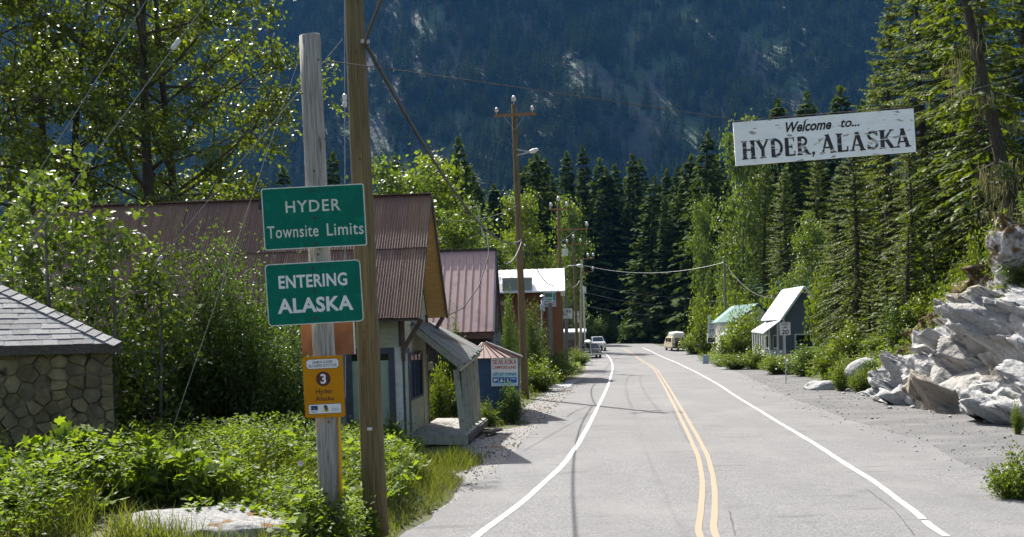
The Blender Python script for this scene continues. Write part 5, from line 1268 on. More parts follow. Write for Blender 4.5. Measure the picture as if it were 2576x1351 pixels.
def pickup(name, label, x, y, Y, yaw, body, hgt, wid, lights):
    o = at(x, y, Y); fr_ = Frame((o.x, Y, float(zr(Y)) + .014), yaw)
    t = thing(name, label, 'pickup truck', fr_.o); W = wid / 2; s = hgt / 1.9
    r = .40 * s; z0 = .50 * s; zb = 1.12 * s
    mb = MB()
    mb.hexa([fr_(-W, .35, z0), fr_(W, .35, z0), fr_(W, 5.5, z0), fr_(-W, 5.5, z0), fr_(-W * .98, .25, zb - .08), fr_(W * .98, .25, zb - .08), fr_(W * .98, 5.5, zb + .02), fr_(-W * .98, 5.5, zb + .02)])
    mb.hexa([fr_(-W * .94, .27, zb - .09), fr_(W * .94, .27, zb - .09), fr_(W * .96, 1.75, zb), fr_(-W * .96, 1.75, zb), fr_(-W * .84, .42, zb + .05), fr_(W * .84, .42, zb + .05), fr_(W * .90, 1.75, zb + .16), fr_(-W * .90, 1.75, zb + .16)])
    mb.build('body', body, t)
    mb = MB(); zt = hgt; zc = zb + .02
    A = [fr_(-W * .95, 1.55, zc), fr_(W * .95, 1.55, zc), fr_(W * .95, 3.9, zc), fr_(-W * .95, 3.9, zc)]
    B = [fr_(-W * .74, 2.25, zt - .04), fr_(W * .74, 2.25, zt - .04), fr_(W * .76, 3.7, zt - .04), fr_(-W * .76, 3.7, zt - .04)]
    mb.hexa(A + B); mb.hexa(B + [fr_(-W * .64, 2.45, zt), fr_(W * .64, 2.45, zt), fr_(W * .66, 3.5, zt), fr_(-W * .66, 3.5, zt)]); mb.build('cab', body, t)
    nrm_ = Vector((0, 0, 0)) - fr_.v * .02 + fr_.w * .01
    q_ = [A[0].lerp(A[1], .06), A[0].lerp(A[1], .94), B[0].lerp(B[1], .93), B[0].lerp(B[1], .07)]
    q_ = [q_[0].lerp(q_[3], .14), q_[1].lerp(q_[2], .14), q_[1].lerp(q_[2], .95), q_[0].lerp(q_[3], .95)]
    mb = MB(); mb.hexa([p - nrm_ * .5 for p in q_] + [p + nrm_ for p in q_]); mb.build('windscreen', M_glass, t)
    for sgn, i0, i1 in ((-1, 0, 3), (1, 1, 2)):
        qs = [A[i0].lerp(B[i0], .12).lerp(A[i1].lerp(B[i1], .12), .16), A[i0].lerp(B[i0], .12).lerp(A[i1].lerp(B[i1], .12), .9), A[i1].lerp(B[i1], .9).lerp(A[i0].lerp(B[i0], .9), .1), A[i1].lerp(B[i1], .9).lerp(A[i0].lerp(B[i0], .9), .85)]
        o_ = fr_.u * sgn * .012; mb = MB(); mb.hexa([p - o_ for p in qs] + [p + o_ for p in qs]); mb.build('side_window', M_glass, t)
        mb = MB(); c = fr_(sgn * (W + .17), 1.75, zb + .28); mb.hexa([c + fr_.u * a * .13 + fr_.v * b_ * .06 + fr_.w * w_ * .15 for w_ in (-1, 1) for a, b_ in ((-1, -1), (1, -1), (1, 1), (-1, 1))]); mb.build('mirror', M_black, t)
        mb = MB(); mb.bar(c, fr_(sgn * W * .93, 1.85, zb + .18), .04, .04); mb.build('mirror_arm', M_black, t)
        part_box(fr_, 'headlight', M_lamp, t, *sorted((sgn * W * .96, sgn * W * .60)), .22, .30, zb - .30, zb - .12)
        part_box(fr_, 'indicator', M_amber, t, *sorted((sgn * W * .985, sgn * W * .90)), .20, .33, zb - .30, zb - .14)
    part_box(fr_, 'grille', lights, t, -W * .58, W * .58, .21, .29, zb - .36, zb - .08)
    for w_ in (.14, .24): part_box(fr_, 'grille_bar', M_chrome, t, -W * .58, W * .58, .19, .21, zb - .36 + w_ - .02, zb - .36 + w_ + .02)
    part_box(fr_, 'bumper', M_chrome, t, -W * .99, W * .99, .08, .3, z0 - .04, z0 + .20)
    part_box(fr_, 'number_plate', M_swhite, t, -.16, .16, .065, .08, z0, z0 + .14)
    for u in (-W + .13, W - .13):
        for v in (1.0, 4.5): wheel(fr_, u, v, r, t)
    return t, fr_
dk_t, dk_f = pickup('pickup_truck', 'dark pickup truck parked on the verge with a white boat on its rack', 1495, 905, 117, 2, paint('dark_blue_paint', (.018, .025, .032)), 1.85, 1.95, M_black)
wh_t, wh_f = pickup('pickup_truck', 'white pickup truck parked behind the dark pickup', 1509, 893, 140, 2, paint('white_truck_paint', (.62, .64, .66)), 2.15, 2.05, M_chrome)
# boat on the rack
bt = thing('small_boat', 'white upturned boat tied on the rack of the dark pickup', 'boat', dk_f(-.45, 2.5, 1.95))
V, Fc = [], []
for i in range(9):
    s_ = i / 8; wd = .42 * math.sin(math.pi * min(max(s_, .04), .96)) ** .6; hh = .34 * math.sin(math.pi * min(max(s_, .06), .94)) ** .5
    for j in range(9):
        a = math.pi * j / 8; V.append(dk_f(-.45 + wd * math.cos(a), .3 + 4.2 * s_, 1.98 + hh * math.sin(a)))
for i in range(8):
    for j in range(8): Fc.append((i * 9 + j, i * 9 + j + 1, i * 9 + 10 + j, i * 9 + 9 + j))
    Fc.append((i * 9, i * 9 + 9, i * 9 + 17, i * 9 + 8))
MB().add(V, Fc).build('hull', pm('boat_white', (.66, .66, .62), (.58, .58, .54), .35, scale=3), bt, True)
rk_ = thing('boat_rack', 'white tube boat rack standing in front of the dark pickup', 'rack', dk_f(-.35, -.15, 0))
mb = MB(); mb.tube([dk_f(-.25, -.05, .35), dk_f(-.38, .15, 1.1), dk_f(-.45, .35, 1.95)], .04, 6); mb.build('upright', M_porc, rk_)
for v in (.5, 3.4): mb = MB(); mb.tube([dk_f(-.85, v, 1.95), dk_f(.05, v, 1.95)], .03, 6); mb.build('crossbar', M_porc, rk_)
mb = MB(); mb.tube([dk_f(-.45, 3.4, 1.95), dk_f(-.45, 3.6, 1.85)], .03, 6); mb.build('strut', M_porc, rk_)

# camper van seen from behind
o = at(1709, 893, 133); vf = Frame((o.x, 133, float(zr(133)) + .014), 4)
van = thing('camper_van', 'cream high-top camper van parked on the turnout', 'van', vf.o)
M_van = paint('cream_van_paint', (.55, .46, .32), .35); M_vanw = paint('white_van_roof', (.66, .65, .60), .4)
def section(v, W, zlo, zhi, e, n=16):
    return [vf(W * math.copysign(abs(math.cos(a)) ** e, math.cos(a)), v, (zlo + zhi) / 2 + (zhi - zlo) / 2 * math.copysign(abs(math.sin(a)) ** e, math.sin(a))) for a in [2 * math.pi * (k + .5) / n for k in range(n)]]
def loft(secs, name, mat, parent):
    mb = MB(); n = len(secs[0]); vs = [p for s_ in secs for p in s_]; fs = []
    for i in range(len(secs) - 1):
        for k in range(n): k2 = (k + 1) % n; fs.append((i * n + k, (i + 1) * n + k, (i + 1) * n + k2, i * n + k2))
    fs += [tuple(range(n)), tuple((len(secs) - 1) * n + k for k in range(n))[::-1]]
    mb.add(vs, fs); return mb.build(name, mat, parent, False)
loft([section(0, .94, .42, 2.0, .35), section(.12, 1.0, .38, 2.08, .3), section(3.9, 1.0, .38, 2.08, .3), section(4.5, .97, .4, 1.75, .35), section(5.3, .92, .45, 1.25, .4)], 'body', M_van, van)
loft([section(.15, .80, 1.95, 2.58, .6), section(.5, .88, 1.9, 2.72, .55), section(2.6, .88, 1.9, 2.74, .55), section(3.8, .75, 1.9, 2.3, .6)], 'high_roof', M_vanw, van)
part_box(vf, 'roof_vent', M_paper, van, -.2, .2, .9, 1.3, 2.70, 2.80)
part_box(vf, 'rear_window', M_glass, van, -.62, .62, -.012, .02, 1.35, 1.85)
part_box(vf, 'bumper', M_dark, van, -.98, .98, -.18, .05, .42, .62)
for s_ in (-1, 1): part_box(vf, 'tail_light', M_redl, van, *sorted((s_ * .93, s_ * .80)), -.02, .04, .85, 1.15)
for v0, v1 in ((.6, 1.7), (1.9, 2.7), (2.9, 3.7)): part_box(vf, 'side_window', M_glass, van, -1.012, -.99, v0, v1, 1.35, 1.85); part_box(vf, 'side_window', M_glass, van, .99, 1.012, v0, v1, 1.35, 1.85)
part_box(vf, 'roof_stripe', pm('tan_stripe', (.4, .22, .10), (.36, .2, .09), .5, scale=3), van, -.5, .5, .13, .16, 2.2, 2.26)
for u in (-.84, .84):
    for v in (1.1, 4.2): wheel(vf, u, v, .36, van)
def ring(c, ax, r, th, n=20):
    ax = Vector(ax).normalized(); x = ax.cross(Vector((0, 0, 1))); x = x.normalized() if x.length > .1 else Vector((1, 0, 0)); y = ax.cross(x)
    return [c + (x * math.cos(2 * math.pi * k / n) + y * math.sin(2 * math.pi * k / n)) * r for k in range(n + 1)]
mb = MB(); c = vf(-.22, -.12, .98); mb.tube([c - vf.v * .1, c - vf.v * .07, c + vf.v * .08], [.26, .40, .40], 20); mb.build('spare_wheel_cover', M_tyre, van)
for i, (du, dz, tl, lab, col_) in enumerate(((.52, .0, 58, 'bicycle hung upright on the rear rack of the camper van', M_black), (.66, -.1, -18, 'bicycle with red bag hung low on the rear rack of the camper van', pm('red_bag', (.35, .02, .05), (.3, .02, .04), .6, scale=5)))):
    a = rad(tl); bc = vf(du, -.32 - .14 * i, 1.12 + dz); d = vf.u * math.cos(a) + vf.w * math.sin(a); n_ = -vf.u * math.sin(a) + vf.w * math.cos(a)
    bk = thing('bicycle', lab, 'bicycle', bc); c1, c2 = bc - d * .48, bc + d * .48
    for c in (c1, c2):
        mb = MB(); mb.tube(ring(c, vf.v, .32, 0), .028, 6, False); w_ = mb.build('wheel', M_tyre, bk)
        mb = MB()
        for k in range(6): q_ = ring(c, vf.v, .31, 0, 6)[k]; mb.tube([c, q_], .005, 4)
        mb.build('spokes', M_steel, w_)
    bb, hd_, se = bc - d * .05 - n_ * .03, bc + d * .33 + n_ * .33, bc - d * .18 + n_ * .36
    mb = MB()
    for p, q_ in ((bb, hd_), (bb, se), (se, hd_), (bb, c1), (se, c1), (hd_, c2)): mb.tube([p, q_], .022, 6)
    mb.build('frame', M_black if i == 0 else M_bluep, bk)
    mb = MB(); mb.bar(se - d * .1 + n_ * .08, se + d * .12 + n_ * .08, .10, .05, up=n_); mb.build('saddle', M_black, bk)
    mb = MB(); mb.tube([hd_ + n_ * .1 - vf.v * .22, hd_ + n_ * .1 + vf.v * .05], .016, 6); mb.build('handlebar', M_black, bk)
    if i: mb = MB(); c = bc - vf.v * .12 - d * .3; mb.hexa([c + vf.u * p * .16 + vf.v * q_ * .08 + vf.w * r__ * .15 for r__ in (-1, 1) for p, q_ in ((-1, -1), (1, -1), (1, 1), (-1, 1))]); mb.build('bag', col_, bk)
# ------------------------------------------------------------------ right-hand side of the street: poles, signs, cottages
M_greenpole = pm('green_treated_pole', (0.10, 0.125, 0.08), (0.16, 0.18, 0.12), 0.85, scale=6, stretch=(5, 5, .3), bump=0.5)
for x0, y0, x1, y1, Y, rr_, lab in ((1822, 652, 1828, 905, 103.5, .15, 'green treated pole standing by the speed display sign'), (1777, 681, 1781, 800, 138, .16, 'short green pole showing above the bushes behind the camper van'), (1722, 741, 1727, 860, 168, .16, 'thin pole standing before the far teal roof')):
    q_ = at(x1, y1, Y); q_.z = land1(q_.x, Y) - .1
    pole('utility_pole', lab, at(x0, y0, Y), q_, rr_ * .75, rr_, M_greenpole, n=12)
def speed_sign(label, cx, cy, Y, wpx, hpx, tilt, basex):
    t, fr, w, h, k = sign('speed_limit_sign', label, cx, cy, Y, wpx, hpx, tilt)
    plate(fr, rrect(w, h, .05), 0, .006, 'panel', M_paper, t)
    o_, i_ = rrect(w * .94, h * .95, .045), rrect(w * .89, h * .91, .04)
    mb = MB(); n = len(o_); mb.add([fr(x, -.003, z) for x, z in o_] + [fr(x, -.003, z) for x, z in i_], [(i, (i + 1) % n, (i + 1) % n + n, i + n) for i in range(n)]); mb.build('border', M_black, t)
    text(fr, 'SPEED', 0, h * .33, w * .68, h * .16, -.005, 'lettering', M_black, t, bold=.02); text(fr, 'LIMIT', 0, h * .10, w * .55, h * .16, -.005, 'lettering', M_black, t, bold=.02)
    text(fr, '20', 0, -h * .24, w * .66, h * .34, -.005, 'number', M_black, t, bold=.03)
    return t, fr, w, h, k
t, fr, w, h, k = speed_sign('white speed limit sign in front of the white cottage', 1975, 827, 54, 27.5, 33, 1.0, 1975)
q_ = at(1977, 950, 54.04); q_.z = land1(q_.x, 54.04) - .1; mb = MB(); mb.bar(q_, at(1974.5, 809, 54.04), .05, .04); mb.build('post', M_steel, t)
t, fr, w, h, k = speed_sign('speed limit sign with radar speed display and solar panel', 1790, 825, 98, 19.5, 23.5, -1.5, 1790)
plate(fr, rr_at(0, -25.5 * k, 20.5 * k, 25 * k, .05), 0, .10, 'display_panel', M_paper, t)
text(fr, 'YOUR', 0, -16.5 * k, 11 * k, 3.6 * k, -.006, 'lettering', M_black, t, bold=.02); text(fr, 'SPEED', 0, -21 * k, 13 * k, 3.6 * k, -.006, 'lettering', M_black, t, bold=.02)
plate(fr, rr_at(0, -30.5 * k, 17.5 * k, 12 * k, .02), -.01, 0, 'display_screen', M_black, t)
plate(fr, rr_at(0, -12.3 * k, 19 * k, 1.3 * k, .01), .02, .06, 'gap_bracket', M_dark, t)
q_ = at(1798, 906, 98.1); q_.z = land1(q_.x, 98.1) - .1; mb = MB(); mb.tube([q_, at(1786, 796, 98.1)], .045, 8); mb.build('post', M_steel, t)
mb = MB(); f_ = Frame(at(1784.5, 801, 98.0), 35); mb.box(f_, -.14, .14, -.03, .03, -.32, .32); mb.build('solar_panel', M_porc, t)
t, fr, w, h, k = sign('hand_lettered_board', 'small pale blue hand-lettered board leaning on the verge', 1776, 904.5, 92, 17.5, 23, -1.0)
mb = MB(); mb.hexa([fr(-w / 2, 0, -h / 2), fr(w * .38, 0, -h / 2), fr(w * .38, .03, -h / 2), fr(-w / 2, .03, -h / 2), fr(-w / 2, .1, h / 2), fr(w / 2, .1, h / 2), fr(w / 2, .13, h / 2), fr(-w / 2, .13, h / 2)]); mb.build('panel', pm('pale_blue_board', (.50, .58, .66), (.44, .52, .60), .7, scale=4), t)
f2 = Frame(fr(0, .04, 0)); f2.w = (fr.w + fr.v * (.1 / h)).normalized()
for i, (s_, z_) in enumerate((('CITY', .26), ('Shop', .0), ('Hyder', -.26))): text(f2, s_, 0, z_ * h, w * .55, h * .15, -.004, 'lettering', M_bluep, t)
mb = MB(); mb.bar(fr(0, .13, h * .3), fr(0, .5, -h / 2), .04, .03); mb.build('prop', M_oldgrey, t)

# white cottage with slate-blue boards and front porch
M_slateb = pm('slate_blue_boards', (0.085, 0.105, 0.135), (0.115, 0.135, 0.17), 0.75, scale=4, stretch=(.6, 1, 5), bump=0.15)
M_wpaint = pm('white_house_paint', (0.62, 0.63, 0.62), (0.54, 0.55, 0.54), 0.6, scale=5)
cY = 80.0
ce = at(1964, 800, cY); cr_ = at(2019, 723, cY); g0 = land1(ce.x + 1, cY); cf = Frame((ce.x, cY, g0), 4)
ru, ze, zg = cr_.x - ce.x, ce.z - g0, cr_.z - g0
cot = thing('white_cottage', 'white cottage with slate-blue gable and small front porch', 'house', cf(2, 3, 0))
mb = MB(); mb.prism([cf(.25, 0, 0), cf(2 * ru - .25, 0, 0), cf(2 * ru - .25, 0, ze), cf(ru, 0, zg - .15), cf(.25, 0, ze)], cf.v * 4.4); cw = mb.build('wall', M_slateb, cot)
for i in range(26):
    w0 = .2 + i * .24
    if w0 + .2 > zg - .3: break
    ins = max(0.0, (w0 - ze + .25) / (zg - ze) * ru)
    mb = MB(); mb.hexa([cf(.22 + ins, -.035, w0), cf(2 * ru - .22 - ins, -.035, w0), cf(2 * ru - .22 - ins, 0, w0), cf(.22 + ins, 0, w0), cf(.22 + ins, -.012, w0 + .235), cf(2 * ru - .22 - ins, -.012, w0 + .235), cf(2 * ru - .22 - ins, 0, w0 + .235), cf(.22 + ins, 0, w0 + .235)]); mb.build('clapboard', M_slateb, cw)
for sgn in (-1, 1):
    e0 = 0 if sgn < 0 else 2 * ru
    def rp(v_, f_): return cf(e0 + (ru - e0) * f_, v_, ze + (zg - ze) * f_)
    mb = MB(); u_ = cf.w * .09; q_ = [rp(-.5, -.06), rp(-.5, 1.0), rp(4.7, 1.0), rp(4.7, -.06)]; mb.hexa(q_ + [p + u_ for p in q_]); rf_ = mb.build('roof', M_wroof, cot)
    mb = MB(); mb.bar(rp(-.52, -.06) + u_ * .3, rp(-.52, 1.0) + u_ * .3, .06, .18); mb.build('rake_board', M_wpaint, rf_)
part_box(cf, 'corner_board', M_wpaint, cot, .16, .30, -.06, .02, 0, ze)
wn_ = part_box(cf, 'window', M_wpaint, cot, 1.15, 2.75, -.07, 0, 1.15, 2.35); part_box(cf, 'window_pane', M_glass, wn_, 1.27, 2.63, -.085, -.07, 1.27, 2.23)
# porch on the left side
def cp(x, y, Y): p = at(x, y, Y); return p
pr = [cp(1890, 834, cY + .3), cp(1921, 838, cY - .6), cp(1964, 806, cY - .2), cp(1936, 805, cY + 5)]
pr[0] = cp(1890, 834, cY + 4.6)
mb = MB(); mb.hexa([p - Vector((0, 0, .06)) for p in pr] + [p + Vector((0, 0, .05)) for p in pr]); mb.build('porch_roof', M_wroof, cot)
for i in range(6):
    p = pr[1].lerp(pr[0], .03 + i * .19) + Vector((.12, 0, -.08)); mb = MB(); mb.bar(Vector((p.x, p.y, g0)), p, .12, .12); mb.build('porch_post', M_wpaint, cot)
for i in range(2):
    p = pr[1].lerp(pr[2], .35 + .5 * i) + Vector((0, .2, -.1)); mb = MB(); mb.bar(Vector((p.x, p.y, g0)), p, .12, .12); mb.build('porch_post', M_wpaint, cot)
a, b = pr[1] + Vector((.12, 0, 0)), pr[0] + Vector((.12, 0, 0))
for i in range(14):
    p, q_ = a.lerp(b, i / 14), a.lerp(b, (i + .8) / 14); mb = MB(); mb.hexa([Vector((x.x - d, x.y, z)) for z in (g0 + .3, g0 + 1.05) for x, d in ((p, .03), (q_, .03), (q_, -.03), (p, -.03))]); mb.build('railing_board', M_wpaint, cot)
for i in range(5):
    x0_, x1_ = a.x + i * .3 + .1, a.x + i * .3 + .34; mb = MB(); mb.hexa([Vector((x, y_, z)) for z in (g0 + .3, g0 + 1.05) for x, y_ in ((x0_, a.y), (x1_, a.y), (x1_, a.y + .05), (x0_, a.y + .05))]); mb.build('railing_board', M_wpaint, cot)
for v_ in (1.2, 3.2):
    wn_ = part_box(cf, 'window', M_wpaint, cot, .17, .25, v_, v_ + 1.1, 1.1, 2.3); part_box(cf, 'window_pane', M_glass, wn_, .155, .17, v_ + .1, v_ + 1.0, 1.2, 2.2)

# teal roofs between the bushes
M_tealroof = pm('teal_metal_roof', (0.022, 0.12, 0.105), (0.03, 0.15, 0.13), 0.6, scale=3, c3=(0.05, 0.16, 0.145), scale3=1.0)
def gable_house(name, label, o, deg, length, half, ze, zr_, wallm, roofm, axis='v'):
    f_ = Frame(o, deg); t = thing(name, label, 'house', f_.o)
    mb = MB(); mb.prism([f_(-half + .2, 0, 0), f_(half - .2, 0, 0), f_(half - .2, 0, ze), f_(0, 0, zr_ - .1), f_(-half + .2, 0, ze)], f_.v * length); mb.build('wall', wallm, t)
    for s_ in (-1, 1):
        q_ = [f_(s_ * (half + .1), -.4, ze - .1), f_(0, -.4, zr_), f_(0, length + .4, zr_), f_(s_ * (half + .1), length + .4, ze - .1)]; mb = MB(); mb.hexa(q_ + [p + Vector((0, 0, .08)) for p in q_]); r1 = mb.build('roof', roofm, t)
        for i in range(int(length / .6)):
            v0 = -.3 + i * .6; mb = MB(); mb.bar(f_(s_ * (half + .1), v0, ze - .0), f_(0, v0, zr_ + .1), .05, .05); mb.build('rib', roofm, r1)
    return t, f_
p = at(1873, 775, 93); g_ = land1(p.x, 93); e_ = at(1850, 800, 93)
t, f_ = gable_house('teal_cottage', 'cottage with steep teal metal roof hidden in the bushes', (at(1905, 800, 93).x, 93, g_), 6, 7, 2.1, e_.z - g_ - .3, at(1905, 765, 93).z - g_, M_cream_w, M_tealroof)
q_ = [at(1812, 846, 92.5), at(1838, 843, 91.5), at(1872, 808, 92), at(1850, 806, 96)]; mb = MB(); mb.hexa(q_ + [x + Vector((0, 0, .08)) for x in q_]); mb.build('porch_roof', M_tealroof, t)
for i in range(3): x_ = q_[0].lerp(q_[1], .1 + i * .4); mb = MB(); mb.bar(Vector((x_.x, x_.y, g_)), x_, .12, .12); mb.build('porch_post', M_wpaint, t)
p = at(1950, 730, 118); g_ = land1(p.x, 118)
gable_house('long_teal_house', 'long house with teal roof rising behind the white cottage', (at(2050, 730, 118).x, 118, g_), 88, 9.5, 3.2, at(1950, 724, 118).z - g_ - .5, at(1950, 703, 121).z - g_, M_cream_w, M_tealroof)
p = at(1705, 800, 190); g_ = land1(p.x, 190)
gable_house('far_teal_building', 'far building with broad teal roof at the end of the street', (at(1745, 800, 190).x, 190, g_), 84, 6.0, 4.2, at(1700, 824, 190).z - g_ - .2, at(1700, 777, 194).z - g_, M_oldgrey, M_tealroof)
# ------------------------------------------------------------------ rock outcrop beside the turnout
def rock_mat(name, base=(0.30, 0.295, 0.285), dark=(0.17, 0.165, 0.155), warm=(0.23, 0.195, 0.15), mossy=True):
    m, nt, b, out = nodes_of(name); N, L = nt.nodes, nt.links
    tc = N.new('ShaderNodeTexCoord')
    def ns(sc, det=8, ty=None):
        n = N.new('ShaderNodeTexNoise'); n.inputs['Scale'].default_value = sc; n.inputs['Detail'].default_value = det; L.new(tc.outputs['Object'], n.inputs['Vector']); return n.outputs[0]
    def mr(s, a, z): r = N.new('ShaderNodeMapRange'); r.inputs[1].default_value = a; r.inputs[2].default_value = z; L.new(s, r.inputs[0]); return r.outputs[0]
    def mx(f, a, c):
        x = N.new('ShaderNodeMix'); x.data_type = 'RGBA'; L.new(f, x.inputs[0])
        for s_, v_ in ((6, a), (7, c)):
            if isinstance(v_, tuple): x.inputs[s_].default_value = (*v_, 1)
            else: L.new(v_, x.inputs[s_])
        return x.outputs[2]
    c = mx(mr(ns(9), .3, .7), dark, base)
    c = mx(mr(ns(26), .60, .68), c, (.12, .118, .115))
    at_ = N.new('ShaderNodeAttribute'); at_.attribute_name = 'tint'
    c = mx(mr(at_.outputs['Fac'], .84, .97), c, warm)
    c = mx(mr(ns(1.1), .60, .68), c, (.19, .175, .15))
    vo = N.new('ShaderNodeTexVoronoi'); vo.feature = 'DISTANCE_TO_EDGE'; vo.inputs['Scale'].default_value = .8; 
    wv = N.new('ShaderNodeMapping'); L.new(tc.outputs['Object'], wv.inputs[0]); wv.inputs['Rotation'].default_value = (.3, .6, .4); wv.inputs['Scale'].default_value = (1, .6, 1.6)
    ad = N.new('ShaderNodeVectorMath'); ad.operation = 'ADD'; nz = N.new('ShaderNodeTexNoise'); nz.inputs['Scale'].default_value = 1.5; L.new(tc.outputs['Object'], nz.inputs['Vector']); L.new(wv.outputs[0], ad.inputs[0]); L.new(nz.outputs[1], ad.inputs[1])
    L.new(ad.outputs[0], vo.inputs['Vector'])
    if mossy:
        ar = N.new('ShaderNodeAttribute'); ar.attribute_name = 'moss'; ad2 = N.new('ShaderNodeMath'); ad2.operation = 'ADD'; L.new(ar.outputs['Fac'], ad2.inputs[0]); L.new(ns(3.0), ad2.inputs[1])
        c = mx(mr(ad2.outputs[0], .88, 1.08), c, mx(mr(ns(5), .4, .6), (.04, .028, .014), (.10, .062, .022)))
    L.new(c, b.inputs['Base Color']); b.inputs['Roughness'].default_value = .9; b.inputs['Specular IOR Level'].default_value = .25
    bp = N.new('ShaderNodeBump'); bp.inputs['Strength'].default_value = 1.0; bp.inputs['Distance'].default_value = .14; L.new(ns(3.2, 12), bp.inputs['Height']); L.new(bp.outputs[0], b.inputs['Normal'])
    return m
M_rock = rock_mat('grey_rock', (0.37, 0.37, 0.365), (0.235, 0.235, 0.232))
M_granite = pm('spotted_granite', (0.14, 0.14, 0.138), (0.27, 0.27, 0.262), 0.9, scale=14, bump=0.9, bscale=18, c3=(0.12, 0.06, 0.015), scale3=2.4, lo3=0.61, hi3=0.65, detail=9)
def facets(P, seeds, amp, seed, tilt, groove=.16):
    """angular blocks: every point takes the tilted plane of its nearest seed"""
    r = np.random.default_rng(seed); off = r.uniform(-amp, amp, len(seeds)); tl = r.normal(0, tilt, (len(seeds), 2))
    i = np.empty(len(P), int); d2 = np.empty((len(P), 2))
    for k0 in range(0, len(P), 4000):
        d = ((P[k0:k0 + 4000, None, :] - seeds[None]) ** 2).sum(-1); i[k0:k0 + 4000] = d.argmin(1); d2[k0:k0 + 4000] = np.partition(d, 1, axis=1)[:, :2]
    q = P - seeds[i]
    g = np.sqrt(d2[:, 1]) - np.sqrt(d2[:, 0])
    return off[i] + (q * tl[i]).sum(1) - groove * np.exp(-g / .035), i
# surface grid: s along the road (Y), t up the slope
YS = np.linspace(17, 45.5, 300); TS = np.linspace(0, 1, 130)
S, T = np.meshgrid(YS, TS)
base_x = BANK_R(S) - .15 + .35 * fbm(S * .5, S * 0, 5)
hgt = np.interp(S, [17, 22, 28, 33, 36, 39, 41.5, 43.5, 45.5], [7.0, 7.5, 7.4, 6.7, 5.8, 4.5, 3.1, 1.8, .5])
run = hgt * .50 + .3
prof = T ** .85
X = base_x + run * T; Z = -.3 + (hgt + .3) * prof
# normal of the slope
nx_, nz_ = -np.sin(rad(60)), np.cos(rad(60))
PP = np.stack([S * .55 + T * hgt * .28, T * hgt * 1.25 - S * .18], -1).reshape(-1, 2)
r5 = np.random.default_rng(21)
sd = np.stack([r5.uniform(8, 30, 230), r5.uniform(-9, 9, 230)], -1)
big, bi = facets(PP, sd, .34, 22, .62, .10); big = big.reshape(S.shape)
sd2 = np.stack([r5.uniform(8, 30, 500), r5.uniform(-9, 9, 500)], -1)
small = facets(PP, sd2, .10, 23, .45, .04)[0].reshape(S.shape)
sd3 = np.stack([r5.uniform(8, 30, 1500), r5.uniform(-9, 9, 1500)], -1)
small = small + facets(PP, sd3, .045, 25, .40, .03)[0].reshape(S.shape)
fade = np.clip(1.5 - 1.1 * T, .3, 1) * np.clip((45.5 - S) / 2.5, .1, 1)
disp = (big + small + .05 * fbm(S * 2.3, T * 16, 8)) * fade
X = X + nx_ * disp; Z = Z + nz_ * disp; Y_ = S + .25 * fbm(S * .8, T * 6, 15)
moss = np.clip((T - .40) * 1.25, 0, .6) + .12 * np.clip((S - 34) / 8, 0, 1) * (T > .3)
ii = np.arange(S.size).reshape(S.shape); qq = np.stack([ii[:-1, :-1], ii[1:, :-1], ii[1:, 1:], ii[:-1, 1:]], -1).reshape(-1, 4)
me = np_mesh('rock_outcrop', np.stack([X, Y_, Z], -1).reshape(-1, 3), qq.ravel(), np.full(len(qq), 4), M_rock)
a_ = me.attributes.new('moss', 'FLOAT', 'POINT'); a_.data.foreach_set('value', moss.ravel().astype(np.float32))
tn = np.random.default_rng(24).random(len(sd))[bi]; a_ = me.attributes.new('tint', 'FLOAT', 'POINT'); a_.data.foreach_set('value', tn.astype(np.float32))
tag(link('rock_outcrop', me), 'pale grey fractured rock outcrop rising beside the gravel turnout', 'rock')
ROCK = np.stack([X, Y_, Z], -1).reshape(-1, 3)
def rock_top(x, y):
    d = np.hypot(ROCK[:, 0] - x, ROCK[:, 1] - y); i = int(d.argmin())
    return float(ROCK[i, 2]) if d[i] < .6 else -9.0
# loose stones along its foot and on the verges
def boulder(name, label, c, rx, ry, rz_, seed, mat, mossv=0.0, cat='boulder', sub=3, amp=.25, flat=False, group=None):
    import bmesh
    bm = bmesh.new(); bmesh.ops.create_icosphere(bm, subdivisions=sub, radius=1)
    V = np.array([v.co[:] for v in bm.verts]); Fs = [[v.index for v in f.verts] for f in bm.faces]; bm.free()
    r = np.random.default_rng(seed)
    d = 1 + amp * (fbm(V[:, 0] * 1.4 + seed, V[:, 1] * 1.4 + V[:, 2], seed, 4))
    for _ in range(7):
        n = unit(r.normal(size=3)); k_ = r.uniform(.7, .95); dot = V @ n; V = V - np.outer(np.maximum(dot - k_, 0) * .8, n)
    V = V * d[:, None] * np.array([rx, ry, rz_])
    me = np_mesh(name, V, np.array(Fs).ravel(), np.full(len(Fs), 3), mat, smooth=not flat)
    a_ = me.attributes.new('moss', 'FLOAT', 'POINT'); a_.data.foreach_set('value', np.full(len(V), mossv, np.float32) + .25 * (fbm(V[:, 0] * 3, V[:, 1] * 3, seed) > .12))
    return tag(link(name, me, None, Matrix.Translation(c)), label, cat, group)
p = at(485, 1300, 12.3)
boulder('boulder', 'broad lichen-spotted boulder bedded in the grass below the signs', (p.x, 12.3, at(485, 1278, 12.3).z - .38), 1.28, 1.0, .42, 3, M_granite, 0, sub=5, amp=.14)
p = at(2180, 905, 47.5); g_ = land1(p.x, 47.5)
boulder('boulder', 'smooth blue-grey boulder half hidden in grass before the outcrop', (p.x, 47.5, g_ + .05), 1.15, .9, 1.05, 8, M_rock, 0, sub=4, amp=.12)
boulder('boulder', 'low white-streaked boulder in the grass before the outcrop', (p.x - 1.9, 48, land1(p.x - 1.9, 48) + .02), 1.1, .8, .45, 12, M_rock, .1, sub=4, amp=.2)
rr5 = np.random.default_rng(77)
